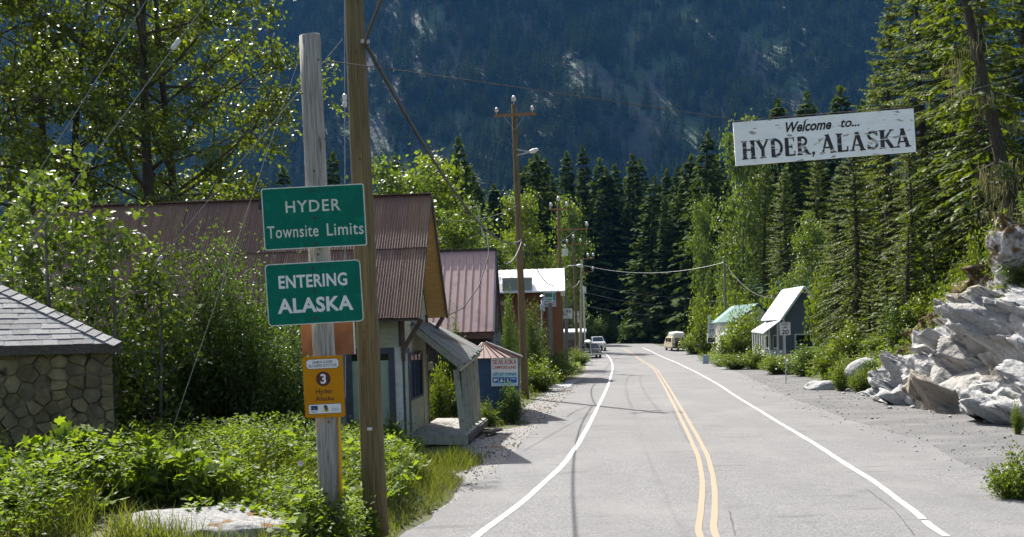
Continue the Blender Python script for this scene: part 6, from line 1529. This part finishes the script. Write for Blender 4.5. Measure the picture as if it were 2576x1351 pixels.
for k_ in range(46):
    Y = rr5.uniform(22, 50); x_ = float(BANK_R(Y)) - abs(rr5.normal(0, .55)) - .1; s_ = rr5.uniform(.04, .13)
    boulder('loose_stone', 'small loose stone at the foot of the rock outcrop', (x_, Y, .01 + s_ * .25), s_ * rr5.uniform(.8, 1.6), s_ * rr5.uniform(.8, 1.5), s_ * .7, 200 + k_, M_rock, 0, 'stone', 1, .3, True, 'loose stones along the rock foot')
# dark stump with mossy top beside the sign post
M_stump = pm('rotten_stump_wood', (.015, .012, .010), (.05, .04, .03), .95, scale=5, stretch=(3, 3, .6), bump=.9); M_stmoss = pm('brown_moss', (.10, .055, .02), (.17, .10, .035), .95, scale=9, bump=.8)
p = at(768, 1256, 13.0); g_ = land1(p.x, 13.0)
st = thing('stump', 'rotten black tree stump with a mossy brown top', 'stump', (p.x, 13.0, g_ - .1))
mb = MB(); n = 20; hgt_ = p.z - g_ + .04
rs_r = [.33 * (1 + .18 * math.sin(3 * k * 2 * math.pi / n) + random.uniform(-.06, .06)) for k in range(n)]
vs = []
for j, (z_, f_) in enumerate(((0, 1.2), (.35, 1.0), (.8, .92), (1.0, .95))):
    for k_ in range(n): a = 2 * math.pi * k_ / n; vs.append(Vector((p.x + rs_r[k_] * f_ * math.cos(a), 13.0 + rs_r[k_] * f_ * math.sin(a), g_ - .1 + hgt_ * z_)))
fs = [(j * n + k_, j * n + (k_ + 1) % n, (j + 1) * n + (k_ + 1) % n, (j + 1) * n + k_) for j in range(3) for k_ in range(n)]
mb.add(vs, fs); mb.build('bark', M_stump, st, True)
mb = MB(); mb.prism([v + Vector((0, 0, -.01)) for v in vs[-n:]], (0, 0, .045)); mb.build('mossy_top', M_stmoss, st)
# ------------------------------------------------------------------ cottonwoods behind the old house
big = [broadleaf_data(500 + k, 20, .26 - .03 * k, 26, .22, .30, 12000, .17, T_LEAF, L_cotton, M_bark_dark, lean=((-.02, 0), (.03, 0), (-.05, 0))[k], rise=(.15, .75), clump=.24, sub=7, topfull=.70, droop=.6) for k in range(3)]
for k, (x, Y, s, rz, lab) in enumerate(((398, 36, 1.05, 0, 'tall cottonwood with the thickest dark trunk behind the rusty roof'), (446, 37, 1.0, 2.1, 'tall cottonwood with slim straight trunk behind the rusty roof'), (172, 37.5, 1.0, 4.0, 'tall cottonwood with leaning trunk behind the shingle roof'), (95, 39, 1.05, 1.2, 'tall cottonwood with slender trunk in dense leaves'), (-90, 37, 1.0, 3.0, 'tall cottonwood at the outer end of the row behind the storehouse'))):
    plant_tree('cottonwood_tree', lab, 'tree', big[(0, 1, 2, 1, 0, 2)[k]], foot(x, 600, Y), rz, s, None)
young = [broadleaf_data(520 + k, 6.0, .05, 15, .12, .24, 1350, .15, T_LEAF, L_cotton2, M_bark_grey, rise=(.4, 1.0), clump=.20, sub=4, topfull=.70, droop=.55, wr=.85) for k in range(2)]
for k, (x, Y, s, rz, lab) in enumerate(((140, 19.6, .98, 0, 'young cottonwood behind the storehouse with pale leaves'), (285, 19.0, .82, 2, 'young cottonwood beside the storehouse corner'), (30, 20.4, .84, 4, 'young cottonwood rising over the shingle roof'), (400, 19.4, .70, 1, 'short young cottonwood before the willow thicket'), (215, 20.6, .86, 3, 'slim young cottonwood in front of the rusty roof'))):
    plant_tree('young_cottonwood', lab, 'tree', young[k % 2], foot(x, 900, Y), rz, s, None)
# willow thicket in front of the old house
wil = [shrub_data(540 + k, 1.25, 1.0, 4.2, 64, 15000, .095, T_RHOMB, L_willow, wr=.45, upright=.7, stem_r=.010, low=.12, jitter=.095, up_leaf=.25) for k in range(3)]
for k, (x, Y, s, lab) in enumerate(((320, 21.3, .90, 'dense willow beside the storehouse wall'), (430, 20.8, 1.02, 'tall willow of the thicket before the rusty roof'), (545, 21.2, 1.14, 'broad willow at the middle of the thicket'), (640, 20.6, 1.08, 'rounded willow of the thicket left of the green signs'), (725, 21.0, .95, 'low willow of the thicket behind the sign post'), (70, 23, 1.15, 'pale willow showing above the shingle roof'), (190, 23.5, 1.05, 'willow behind the young cottonwoods'))):
    plant_shrub('willow_shrub', lab, wil[k % 3], foot(x, 1000, Y), k * 1.9, s, None)
# thimbleberry in the foreground
thim = [shrub_data(560 + k, .75, .6, 1.15, 46, 520, .155, T_LOBED, L_herb, wr=.95, upright=.7, stem_r=.006, low=.35, jitter=.06) for k in range(2)]
for k, (x, Y, s, lab) in enumerate(((60, 12.6, 1.0, 'large-leaved thimbleberry clump before the storehouse wall'), (250, 13.4, .95, 'thimbleberry clump behind the lichen-spotted boulder'), (400, 13.5, .98, 'bright thimbleberry clump beside the wire anchor'), (170, 13.2, 1.05, 'thimbleberry clump by the storehouse corner'), (500, 13.4, .85, 'small thimbleberry clump before the willow thicket'))):
    plant_shrub('thimbleberry_bush', lab, thim[k % 2], foot(x, 1250, Y), k * 2.2, s, None, 'bush')

def herbs(name, label, XY, H, k, leaf, wr, T, mat, spread=.28, up=.35, vmean=.5, seed=1):
    r = np.random.default_rng(seed); n = len(XY); H = np.broadcast_to(H, (n,))
    b = np.stack([XY[:, 0], XY[:, 1], land(XY[:, 0], XY[:, 1]) - .02], -1)
    t = r.uniform(.1, 1, (n, k)); az = r.uniform(0, 6.283, (n, k)); ln = r.normal(0, .16, (n, 1, 2))
    o = np.stack([np.cos(az), np.sin(az), np.zeros_like(az)], -1)
    P = b[:, None] + np.stack([ln[..., 0] * t * H[:, None], ln[..., 1] * t * H[:, None], t * H[:, None]], -1) + o * (spread * H[:, None] * (1.1 - .7 * t) * r.uniform(.1, 1, (n, k)))[..., None]
    D = o + np.array([0, 0, up]) + r.normal(size=(n, k, 3)) * .25; Nn = np.array([0, 0, 1.0]) + r.normal(size=(n, k, 3)) * .5
    v = np.clip(r.normal(vmean, .2, (n, 1)) + r.normal(0, .12, (n, k)), 0, 1)
    L_ = leaf * r.uniform(.6, 1.3, (n, k))
    me = leaves(name, T, P.reshape(-1, 3), D.reshape(-1, 3), Nn.reshape(-1, 3), L_.ravel(), L_.ravel() * wr, v.ravel(), mat)
    return tag(link(name, me), label, 'undergrowth', kind='stuff')
def scatter(n, x0, x1, y0, y1, keep, seed):
    r = np.random.default_rng(seed); P = np.stack([r.uniform(x0, x1, n), r.uniform(y0, y1, n)], -1); return P[keep(P[:, 0], P[:, 1])]
dl = lambda X, Y: EDGE_L(np.clip(Y, 4, 260)) - X
dr = lambda X, Y: X - BANK_R(np.clip(Y, 0, 260))
bo = at(485, 1300, 12.3)
off_boulder = lambda X, Y: (np.hypot((X - bo.x) / 1.32, (Y - 12.3) / 1.05) > 1.0) & ~((np.abs(X - bo.x) < 1.2) & (Y < 12.3) & (Y > 9.0))
off_house = lambda X, Y: ~((Y > 25.5) & (Y < 33) & (X > -14) & (X < -.6))
off_stone = lambda X, Y: ((X - sf.o.x) * sf.v.x + (Y - sf.o.y) * sf.v.y < -.15) | ((X - sf.o.x) * sf.u.x + (Y - sf.o.y) * sf.u.y > .2)
nearL = lambda X, Y: (dl(X, Y) > .6 + gravel_w(Y) * (Y > 17.5)) & off_boulder(X, Y) & off_house(X, Y) & off_stone(X, Y)
clump = lambda X, Y, s: vnoise(X * .9, Y * .9, s)
P = scatter(7500, -11, 1.5, 9.0, 25.4, nearL, 1); P = P[clump(P[:, 0], P[:, 1], 70) > .25]
hh = (.22 + 1.0 * clump(P[:, 0], P[:, 1], 71)) * np.clip(dl(P[:, 0], P[:, 1]) / 2.0, .25, 1)
herbs('undergrowth', 'leafy green undergrowth covering the verge around the sign post', P, hh, 24, .068, .6, T_LEAF, L_herb, seed=2)
P = scatter(1500, -11, 1.0, 10.5, 24, nearL, 6); P = P[clump(P[:, 0], P[:, 1], 75) > .5]
herbs('broad_leaved_herbs', 'broad-leaved herbs standing among the finer undergrowth', P, .45 + .5 * clump(P[:, 0], P[:, 1], 71), 9, .13, .95, T_LOBED, L_herb, vmean=.65, seed=7)
P = scatter(900, -11, .5, 9.5, 25.0, nearL, 3); P = P[clump(P[:, 0], P[:, 1], 72) > .45]
herbs('fireweed', 'upright narrow-leaved fireweed standing in the undergrowth', P, np.random.default_rng(4).uniform(.5, 1.05, len(P)) * np.clip(dl(P[:, 0], P[:, 1]) / 2.5, .2, 1), 26, .13, .20, T_RHOMB, L_herb, spread=.10, up=.45, vmean=.7, seed=5)
def grass(name, label, XY, h, mat, seed, w=.012):
    r = np.random.default_rng(seed); n = len(XY); h = np.broadcast_to(h, (n,)) * r.uniform(.5, 1.3, n)
    Pz = land(XY[:, 0], XY[:, 1]) - .015
    D = np.stack([r.normal(0, .32, n), r.normal(0, .32, n), np.ones(n)], -1); Nn = np.stack([r.normal(size=n), r.normal(size=n), np.zeros(n)], -1)
    me = leaves(name, T_BLADE, np.stack([XY[:, 0], XY[:, 1], Pz], -1), D, Nn, h, np.maximum(h * .035, w), np.clip(r.normal(.45, .25, n), 0, 1), mat)
    return tag(link(name, me), label, 'grass', kind='stuff')
gk = lambda X, Y: (dl(X, Y) > .12 + .9 * gravel_w(Y) * (Y > 18) * vnoise(X * 2, Y * 2, 9)) & (dl(X, Y) < 4.5) & (np.hypot((X - bo.x) / 1.2, (Y - 12.3) / .95) > 1.0) & off_house(X, Y) & off_stone(X, Y)
P = scatter(70000, -7, 2, 10.8, 24, gk, 11); P = P[(P[:, 0] > bo.x - .6) | (vnoise(P[:, 0] * 2, P[:, 1] * 2, 97) > .62)]
grass('grass', 'green grass along the road edge below the sign post', P, .14 + .40 * np.clip(dl(P[:, 0], P[:, 1]) / 1.2, 0, 1) * clump(P[:, 0], P[:, 1], 80), L_grass, 12)
P = scatter(30000, -3, 9, 12, 70, lambda X, Y: (dl(X, Y) > -.03) & (dl(X, Y) < .75) & (vnoise(X * 1.5, Y * .8, 15) > .35), 13)
grass('dry_grass', 'rusty dry grass fringing the pavement edge', P, .05 + .07 * clump(P[:, 0], P[:, 1], 81), L_dry, 14, .01)
P = scatter(30000, -6, 12, 24, 112, lambda X, Y: (dl(X, Y) > .3 + .9 * gravel_w(Y)) & (dl(X, Y) < 6) & off_house(X, Y), 16)
grass('verge_grass', 'long green grass on the verge between porch and inn', P, .30, L_grass, 17, .02)
P = scatter(5000, -4, 10, 24, 100, lambda X, Y: (dl(X, Y) > .7 + .8 * gravel_w(Y)) & (dl(X, Y) < 7) & off_house(X, Y) & (vnoise(X * .5, Y * .3, 18) > .38), 18)
herbs('verge_plants', 'leafy plants crowding the verge between porch and inn', P, .45, 13, .15, .6, T_RHOMB, L_herb, seed=19)
r11 = np.random.default_rng(41)
P = scatter(420, -10, .2, 11.8, 24.5, nearL, 42); FP, FD, FN, FL = [], [], [], []
for x_, y_ in P:
    z_ = land1(x_, y_); s_ = r11.uniform(.22, .48)
    for k in range(8):
        a = k * .785 + r11.uniform(-.3, .3); o_ = np.array([math.cos(a), math.sin(a), 0])
        FP.append(np.array([x_, y_, z_ + .15 * s_]) + o_ * .03); FD.append(o_ + np.array([0, 0, r11.uniform(.35, 1.1)])); FN.append(np.array([0, 0, 1.0]) - o_ * .3); FL.append(s_ * r11.uniform(.8, 1.2))
FL = np.array(FL)
me = leaves('ferns', T_SPRAY, np.array(FP), np.array(FD), np.array(FN), FL, FL * .36, np.clip(r11.normal(.6, .2, len(FL)), 0, 1), L_herb)
tag(link('ferns', me), 'feathery ferns scattered through the verge undergrowth', 'ferns', kind='stuff')
P = scatter(6000, -10, 1.2, 11.5, 20, lambda X, Y: nearL(X, Y) & (vnoise(X * .8, Y * .8, 44) > .5), 43)
grass('tall_grass', 'tall grass tufts rising through the undergrowth', P, .62, L_grass, 45, .012)
pp = at(826, 1225, 12.8); p1_ = at(943, 1262, 14.0)
P = np.concatenate([np.stack([r11.normal(pp.x - .15, .42, 420), r11.normal(12.7, .3, 420)], -1), np.stack([r11.normal(p1_.x - .2, .35, 200), r11.normal(13.8, .25, 200)], -1)])
hq = np.concatenate([r11.uniform(.35, .85, 420), r11.uniform(.2, .55, 200)])
ok_ = (dl(P[:, 0], P[:, 1]) > .25) & off_boulder(P[:, 0], P[:, 1])
herbs('post_herbs', 'leafy herbs crowding the feet of the sign post and the brown pole', P[ok_], hq[ok_], 20, .07, .6, T_LEAF, L_herb, seed=47)
st_ = at(768, 1262, 13.0)
P = np.stack([r11.normal(st_.x, .55, 320), r11.normal(12.62, .15, 320)], -1)
herbs('stump_herbs', 'leafy herbs growing round the black stump', P, r11.uniform(.12, .34, 320), 14, .09, .6, T_LEAF, L_herb, seed=46)
# right-hand verge and bank
P = scatter(22000, 14, 34, 24, 150, lambda X, Y: (dr(X, Y) > -.2) & (dr(X, Y) < 6) & ((Y > 44.5) | (dr(X, Y) < .15)), 21)
grass('bank_grass', 'long grass along the foot of the wooded bank', P, np.where(P[:, 1] > 44, .38, .10), L_grass, 22, .022)
P = scatter(9500, 15, 34, 44.5, 130, lambda X, Y: (dr(X, Y) > .1) & (dr(X, Y) < 9), 23)
herbs('bank_plants', 'leafy plants covering the foot of the wooded bank', P, .35 + .55 * clump(P[:, 0], P[:, 1], 83), 13, .17, .6, T_RHOMB, L_herb, seed=24)
P = scatter(1400, 16, 30, 46, 100, lambda X, Y: (dr(X, Y) > .1) & (dr(X, Y) < 5) & (vnoise(X * .4, Y * .25, 85) > .5), 25)
r9 = np.random.default_rng(26); n = len(P)
me = leaves('daisies', T_RHOMB, np.stack([P[:, 0], P[:, 1], land(P[:, 0], P[:, 1]) + r9.uniform(.4, 1.0, n)], -1), r9.normal(size=(n, 3)), r9.normal(size=(n, 3)), .10, .10, r9.random(n), leaf_mat('white_petal', (.5, .5, .46), (.7, .7, .66), .3, .6, .2, (1, 1, 1), 1))
tag(link('daisies', me), 'white flowers dotted along the foot of the bank', 'flowers', kind='stuff')
P = scatter(9000, 14, 46, 16, 48, lambda X, Y: (dr(X, Y) > 5.5), 27)
herbs('forest_undergrowth', 'dark leafy undergrowth on the slope above the outcrop', P, .7, 12, .20, .6, T_RHOMB, L_willow, seed=28)

# ------------------------------------------------------------------ shrubs and small trees along the street
ald = [shrub_data(580 + k, 1.3, 1.2, 2.2, 60, 4200, .13, T_RHOMB, L_alder, wr=.66, upright=.6, stem_r=.012, low=.2, jitter=.085) for k in range(3)]
dka = [shrub_data(590 + k, 1.3, 1.2, 2.2, 60, 4200, .13, T_RHOMB, L_willow, wr=.62, upright=.6, stem_r=.012, low=.2, jitter=.085) for k in range(2)]
def bush(x, ytop, Y, wpx, kind, label, name='alder_bush'):
    p = foot(x, ytop + 20, Y, .08); ht = at(x, ytop, Y).z - p.z; d = {'a': ald, 'd': dka, 'w': wil}[kind]; i = int(x * 7 + Y) % len(d)
    hd = 4.2 if kind == 'w' else 2.2; s = ht / hd
    t = plant_shrub(name, label, d[i], p, x * .37, 1.0, None, 'bush')
    sx = wpx / F * Y / 2 / 1.25
    t.scale = (sx, sx, s); WM[t] = WM[t] @ Matrix.Diagonal((sx, sx, s, 1))
    return t
for a in ((1210, 742, 38.5, 130, 'w', 'pale willow between porch roof and pink roof'), (1150, 800, 36, 110, 'w', 'willow growing behind the porch'), (1105, 905, 33.6, 90, 'a', 'sunlit alder showing through the porch'), (1285, 962, 33.6, 85, 'd', 'dark bush crowding the campground sign'), (1222, 1000, 32.8, 60, 'a', 'low alder beside the porch deck'),
          (1350, 885, 53, 120, 'a', 'alder at the foot of the kiosk pole'), (1400, 872, 62, 110, 'a', 'alder below the inn balcony'), (1335, 775, 59, 110, 'w', 'willow before the inn balcony'), (1270, 750, 52, 90, 'w', 'tall willow beside the pink house'), (1455, 869, 98, 72, 'a', 'round yellow-green bush before the dark pickup'), (1415, 905, 76, 90, 'a', 'low alder at the transformer pole'),
          (1180, 1010, 31.2, 60, 'a', 'small leafy bush beside the porch step'), (985, 1020, 24.3, 60, 'd', 'weedy bush growing at the double door'), (890, 1060, 19.5, 110, 'a', 'leafy bush at the foot of the brown pole'), (1010, 1130, 18.2, 100, 'a', 'sunlit bush at the grass edge beside the pole'), (790, 1090, 17.5, 150, 'd', 'dark bush behind the tour sign')):
    bush(*a)
for a in ((1750, 815, 122, 90, 'a', 'alder beside the camper van'), (1778, 720, 114, 100, 'a', 'tall alder behind the speed display'), (1835, 700, 106, 120, 'a', 'alder behind the green pole'), (1880, 690, 108, 130, 'w', 'pale willow before the teal roof'), (1940, 690, 96, 110, 'a', 'alder growing against the white cottage'), (1850, 800, 88, 120, 'a', 'alder before the teal cottage'), (1900, 860, 76, 80, 'a', 'alder in front of the cottage porch'),
          (1850, 885, 77, 110, 'a', 'low alder on the verge by the green pole'), (1815, 893, 84, 70, 'd', 'low dark bush on the verge by the speed display'), (1960, 888, 66, 110, 'a', 'low alder below the white cottage'), (2030, 868, 62, 130, 'd', 'dark rounded bush below the speed limit sign'), (2085, 660, 76, 90, 'a', 'bright alder tree beside the white cottage'), (2075, 590, 70, 110, 'a', 'tall bright alder at the forest edge'), (2090, 860, 56, 130, 'a', 'alder at the bend of the verge'),
          (2150, 800, 53, 130, 'a', 'alder climbing the bank by the outcrop'), (2215, 830, 49, 110, 'a', 'alder beside the blue-grey boulder'), (2190, 900, 46.5, 80, 'd', 'dark little bush at the end of the outcrop'), (2265, 760, 47, 130, 'd', 'dark bush above the outcrop end'), (2330, 690, 46, 130, 'a', 'sunlit bush above the outcrop'), (2395, 640, 44, 120, 'a', 'bright bush higher on the outcrop crest'), (2455, 575, 42, 110, 'a', 'yellow-green bush at the top of the outcrop'), (2575, 640, 33, 130, 'd', 'dark bush hanging over the outcrop'), (2560, 1000, 26.0, 34, 'a', 'small bush rooted on the pale rock face'),
          (2150, 880, 48.5, 120, 'a', 'grassy alder before the boulders')):
    bush(*a)
bush(1884, 750, 89, 100, 'a', 'leafy alder standing before the teal gable')
bush(1858, 775, 90, 84, 'a', 'alder hiding the teal cottage roof')
bush(2115, 905, 46.5, 60, 'a', 'small bush before the low streaked boulder')
bush(2165, 925, 44.8, 70, 'a', 'grassy bush before the blue-grey boulder')
bush(2552, 1112, 16.4, 150, 'a', 'leafy roadside bush on the gravel turnout')
for a in [(1475 + 26 * i, 805 - 12 * (i % 3), 188 + 5 * (i % 4), 62, 'd', 'dark bush under the spruces at the end of the road') for i in range(10)]:
    t = bush(*a); t['group'] = 'bushes under the spruces at the end of the road'
mid = [broadleaf_data(600 + k, 12, .14, 26, .12, .24, 6500, .26, T_RHOMB, L_alder if k == 0 else L_cotton2, M_bark_grey, rise=(.3, .9), clump=.42, sub=6, topfull=.70, droop=.4) for k in range(2)]
for k, (x, ytop, Y, lab) in enumerate(((1010, 432, 66, 'bright cottonwood crown above the rusty roof'), (1085, 425, 72, 'broad cottonwood behind the old house gable'), (1150, 530, 62, 'cottonwood behind the pink roof'), (1320, 500, 90, 'sunlit cottonwood behind the kiosk pole'), (1260, 610, 84, 'small cottonwood above the pink ridge'), (1440, 515, 140, 'dark-leaved cottonwood behind the transformer pole'), (1874, 330, 112, 'tall yellow-green cottonwood under the welcome board'), (1770, 512, 128, 'small cottonwood above the camper van'), (1910, 560, 118, 'cottonwood behind the teal roof'), (1840, 600, 116, 'bushy cottonwood behind the green pole'), (2040, 560, 84, 'young cottonwood before the hemlocks'), (1700, 720, 176, 'small tree beside the far teal building'))):
    p = foot(x, 800, Y); s = (at(x, ytop, Y).z - p.z) / 12
    plant_tree('cottonwood_tree', lab, 'tree', mid[0 if k in (1, 3, 8) else 1], p, k * 1.3, s, None, wide=(.9, 1, .9, .72, .9, .6, .50, .45, .6, .6, .7, .9)[k])
# ------------------------------------------------------------------ hemlocks and spruces on the wooded bank
hem = [conifer_data(700 + k, 24, 4.2, 56, 8, 50, .50, T_SPRAY, L_hemlock, droop=.40 + .06 * k, bare=.04, shape=.7, sparse=.15, width=.6) for k in range(3)]
for k, (x, ytop, Y, lab) in enumerate(((2245, -15, 60, 'tall narrow hemlock behind the welcome board'), (2330, -160, 57, 'tall hemlock rising beside the welcome board'), (2150, 300, 56, 'full hemlock under the welcome board'), (2110, 420, 66, 'hemlock at the edge of the alders'), (2400, -250, 54, 'tall hemlock behind the leaning mossy tree'), (2290, 330, 50, 'hemlock standing above the outcrop end'), (2480, -200, 48, 'dense hemlock behind the mossy trunk'), (2590, -150, 46, 'hemlock at the forest edge above the outcrop'), (2210, 180, 74, 'hemlock deep in the stand behind the board'), (2060, 380, 92, 'dark hemlock behind the white cottage'), (1985, 420, 100, 'dark hemlock behind the long teal roof'), (2350, 250, 66, 'shaded hemlock deep inside the wood'), (2440, 150, 62, 'shaded hemlock behind the crest'), (2540, 100, 58, 'shaded hemlock above the rock crest'), (2660, 0, 42, 'hemlock overhanging the outcrop'), (1930, 410, 112, 'hemlock behind the tall cottonwood'))):
    p = foot(x, 700, Y, .3); s = (at(x, ytop, Y).z - p.z) / 24
    plant_tree('hemlock_tree', lab, 'tree', hem[k % 3], p, k * 2.1, s, None)
sap = conifer_data(720, 5, 1.5, 22, 6, 9, .42, T_SPRAY, L_hemlock, droop=.25, bare=.02)
for k, (x, ytop, Y, lab) in enumerate(((2285, 560, 47.5, 'young hemlock above the outcrop end'), (2235, 640, 50, 'small hemlock beside the alders'), (2350, 580, 47, 'young hemlock on the slope above the rock'), (2575, 470, 33, 'young hemlock leaning over the rock crest'), (2190, 700, 52, 'hemlock sapling on the bank'))):
    p = foot(x, 800, Y, .2); s = max((at(x, ytop, Y).z - p.z) / 5, .4)
    plant_tree('hemlock_sapling', lab, 'tree', sap, p, k * 1.7, s, None)
# leaning tree hung with lichen
p = at(2606, 640, 38.0); p.z = land1(p.x, 38) - .3
topz = 19.0
lean_d = conifer_data(740, topz, 3.6, 24, 5, 34, .6, T_SPRAY, L_hemlock, droop=.55, bare=.22, shape=.35, lean=-.27, sparse=.25)
lt = plant_tree('mossy_tree', 'leaning dark tree hung with pale beard lichen above the outcrop', 'tree', lean_d, p, 0, 1.0, None)
r10 = np.random.default_rng(31); PL = []
for x, y, n_, sp in ((2405, 165, 40, .18), (2440, 110, 30, .2), (2478, 250, 45, .16), (2500, 470, 90, .28), (2520, 530, 90, .3), (2478, 425, 40, .2), (2545, 420, 50, .25), (2555, 300, 35, .25), (2425, 225, 30, .18)):
    c = at(x, y, 37.0); PL.append(np.array(c)[None] + r10.normal(size=(n_, 3)) * np.array([sp, .5, .22]))
PL = np.concatenate(PL); n = len(PL)
me = leaves('hanging_lichen', T_BLADE, PL, np.stack([r10.normal(0, .12, n), r10.normal(0, .12, n), -np.ones(n)], -1), np.stack([r10.normal(size=n), r10.normal(size=n), np.zeros(n)], -1), r10.uniform(.25, .95, n), .035, r10.random(n), L_lichen)
link('hanging_lichen', me, lt)['kind'] = 'stuff'
r12 = np.random.default_rng(61); sel = (T.ravel() > .45) & (T.ravel() < .98) & (S.ravel() > 22) & (moss.ravel() + .5 * vnoise(S.ravel() * .8, T.ravel() * 7, 66) > .42)
ix = r12.choice(np.nonzero(sel)[0], 420); n = len(ix); k_ = 14
az = r12.uniform(0, 6.28, (n, k_)); o_ = np.stack([np.cos(az), np.sin(az), r12.uniform(.1, 1.2, (n, k_))], -1)
PR = (ROCK[ix][:, None] + o_ * r12.uniform(.02, .28, (n, k_, 1))).reshape(-1, 3); n2 = len(PR)
me = leaves('rock_plants', T_RHOMB, PR, o_.reshape(-1, 3) + r12.normal(size=(n2, 3)) * .3, np.array([0, 0, 1.0]) + r12.normal(size=(n2, 3)) * .5, r12.uniform(.06, .15, n2), .06, r12.random(n2), L_alder)
tag(link('rock_plants', me), 'small leafy plants rooted in the ledges of the outcrop', 'plants', kind='stuff')
# wild rose by the sign post
p = foot(757, 1165, 12.2, 0); f_ = Vector(at(757, 1165, 12.2))
t = thing('wild_rose', 'pale pink wild rose blooming beside the grey sign post', 'flower', p)
mb = MB(); mb.tube([p, f_], .005, 5); mb.build('stem', M_twig, t)
for k in range(5):
    a = k * 1.2566; d = Vector((math.cos(a), -.5, math.sin(a))).normalized(); mb = MB(); s_ = Vector((0, -1, 0)).cross(d).normalized() * .022; mb.add([f_, f_ + d * .025 + s_, f_ + d * .05, f_ + d * .025 - s_], [(0, 1, 2, 3)]); mb.build('petal', pm('pink_petal', (.62, .45, .48), (.68, .52, .55), .6, scale=9), t)

# ------------------------------------------------------------------ loose pebbles on the shoulders
def pebbles(name, label, XY, size, mat, seed):
    r = np.random.default_rng(seed); n = len(XY)
    o = np.array([(1, 0, 0), (0, 1, 0), (-1, 0, 0), (0, -1, 0), (0, 0, .7), (0, 0, -.5)], float)
    f = np.array([(0, 1, 4), (1, 2, 4), (2, 3, 4), (3, 0, 4), (1, 0, 5), (2, 1, 5), (3, 2, 5), (0, 3, 5)])
    s = size * r.lognormal(0, .45, n); a = r.uniform(0, 6.28, n)
    V = o[None] * (1 + r.uniform(-.3, .3, (n, 6, 3))) * s[:, None, None]
    x = V[..., 0] * np.cos(a)[:, None] - V[..., 1] * np.sin(a)[:, None]; y = V[..., 0] * np.sin(a)[:, None] + V[..., 1] * np.cos(a)[:, None]
    z = land(XY[:, 0], XY[:, 1]) + .012 + s * .2
    V = np.stack([x + XY[:, 0:1], y + XY[:, 1:2], V[..., 2] + z[:, None]], -1)
    F_ = (f[None] + (np.arange(n) * 6)[:, None, None]).ravel()
    me = np_mesh(name, V.reshape(-1, 3), F_, np.full(n * 8, 3), mat)
    return tag(link(name, me), label, 'gravel', kind='stuff')
M_peb = pm('pebble_grey', (.09, .088, .084), (.24, .235, .22), .9, scale=9)
P = scatter(3200, 8, 18, 14, 62, lambda X, Y: (dr(X, Y) < .3) & (X > EDGE_R(Y) - .4 - 1.2 * vnoise(X * 3, Y * 3, 91) ** 2), 92)
pebbles('turnout_pebbles', 'loose pebbles strewn over the gravel turnout', P, .017, M_peb, 93)
P = scatter(16000, -4, 8, 16.5, 60, lambda X, Y: (dl(X, Y) > -.5 * vnoise(X * 3, Y * 3, 95) ** 3) & (dl(X, Y) < gravel_w(Y) + .1), 94)
pebbles('shoulder_pebbles', 'loose pale gravel stones on the shoulder beside the porch', P, .018, M_peb, 96)
# ------------------------------------------------------------------ the air of the valley
fr0 = Frame((0, 0, 0))
mb = MB(); mb.box(fr0, -2300, 2500, -320, 2800, -8, 2050)
m = bpy.data.materials.new('haze'); m.use_nodes = True; m.node_tree.nodes.clear()
pv = m.node_tree.nodes.new('ShaderNodeVolumePrincipled'); ou = m.node_tree.nodes.new('ShaderNodeOutputMaterial')
pv.inputs['Color'].default_value = (0.13, 0.42, 0.95, 1); pv.inputs['Density'].default_value = 0.000037; pv.inputs['Anisotropy'].default_value = 0.0
m.node_tree.links.new(pv.outputs[0], ou.inputs['Volume'])
tag(mb.build('haze', m, org=(0, 0, -8)), 'thin blue haze filling the valley', 'haze', kind='stuff')
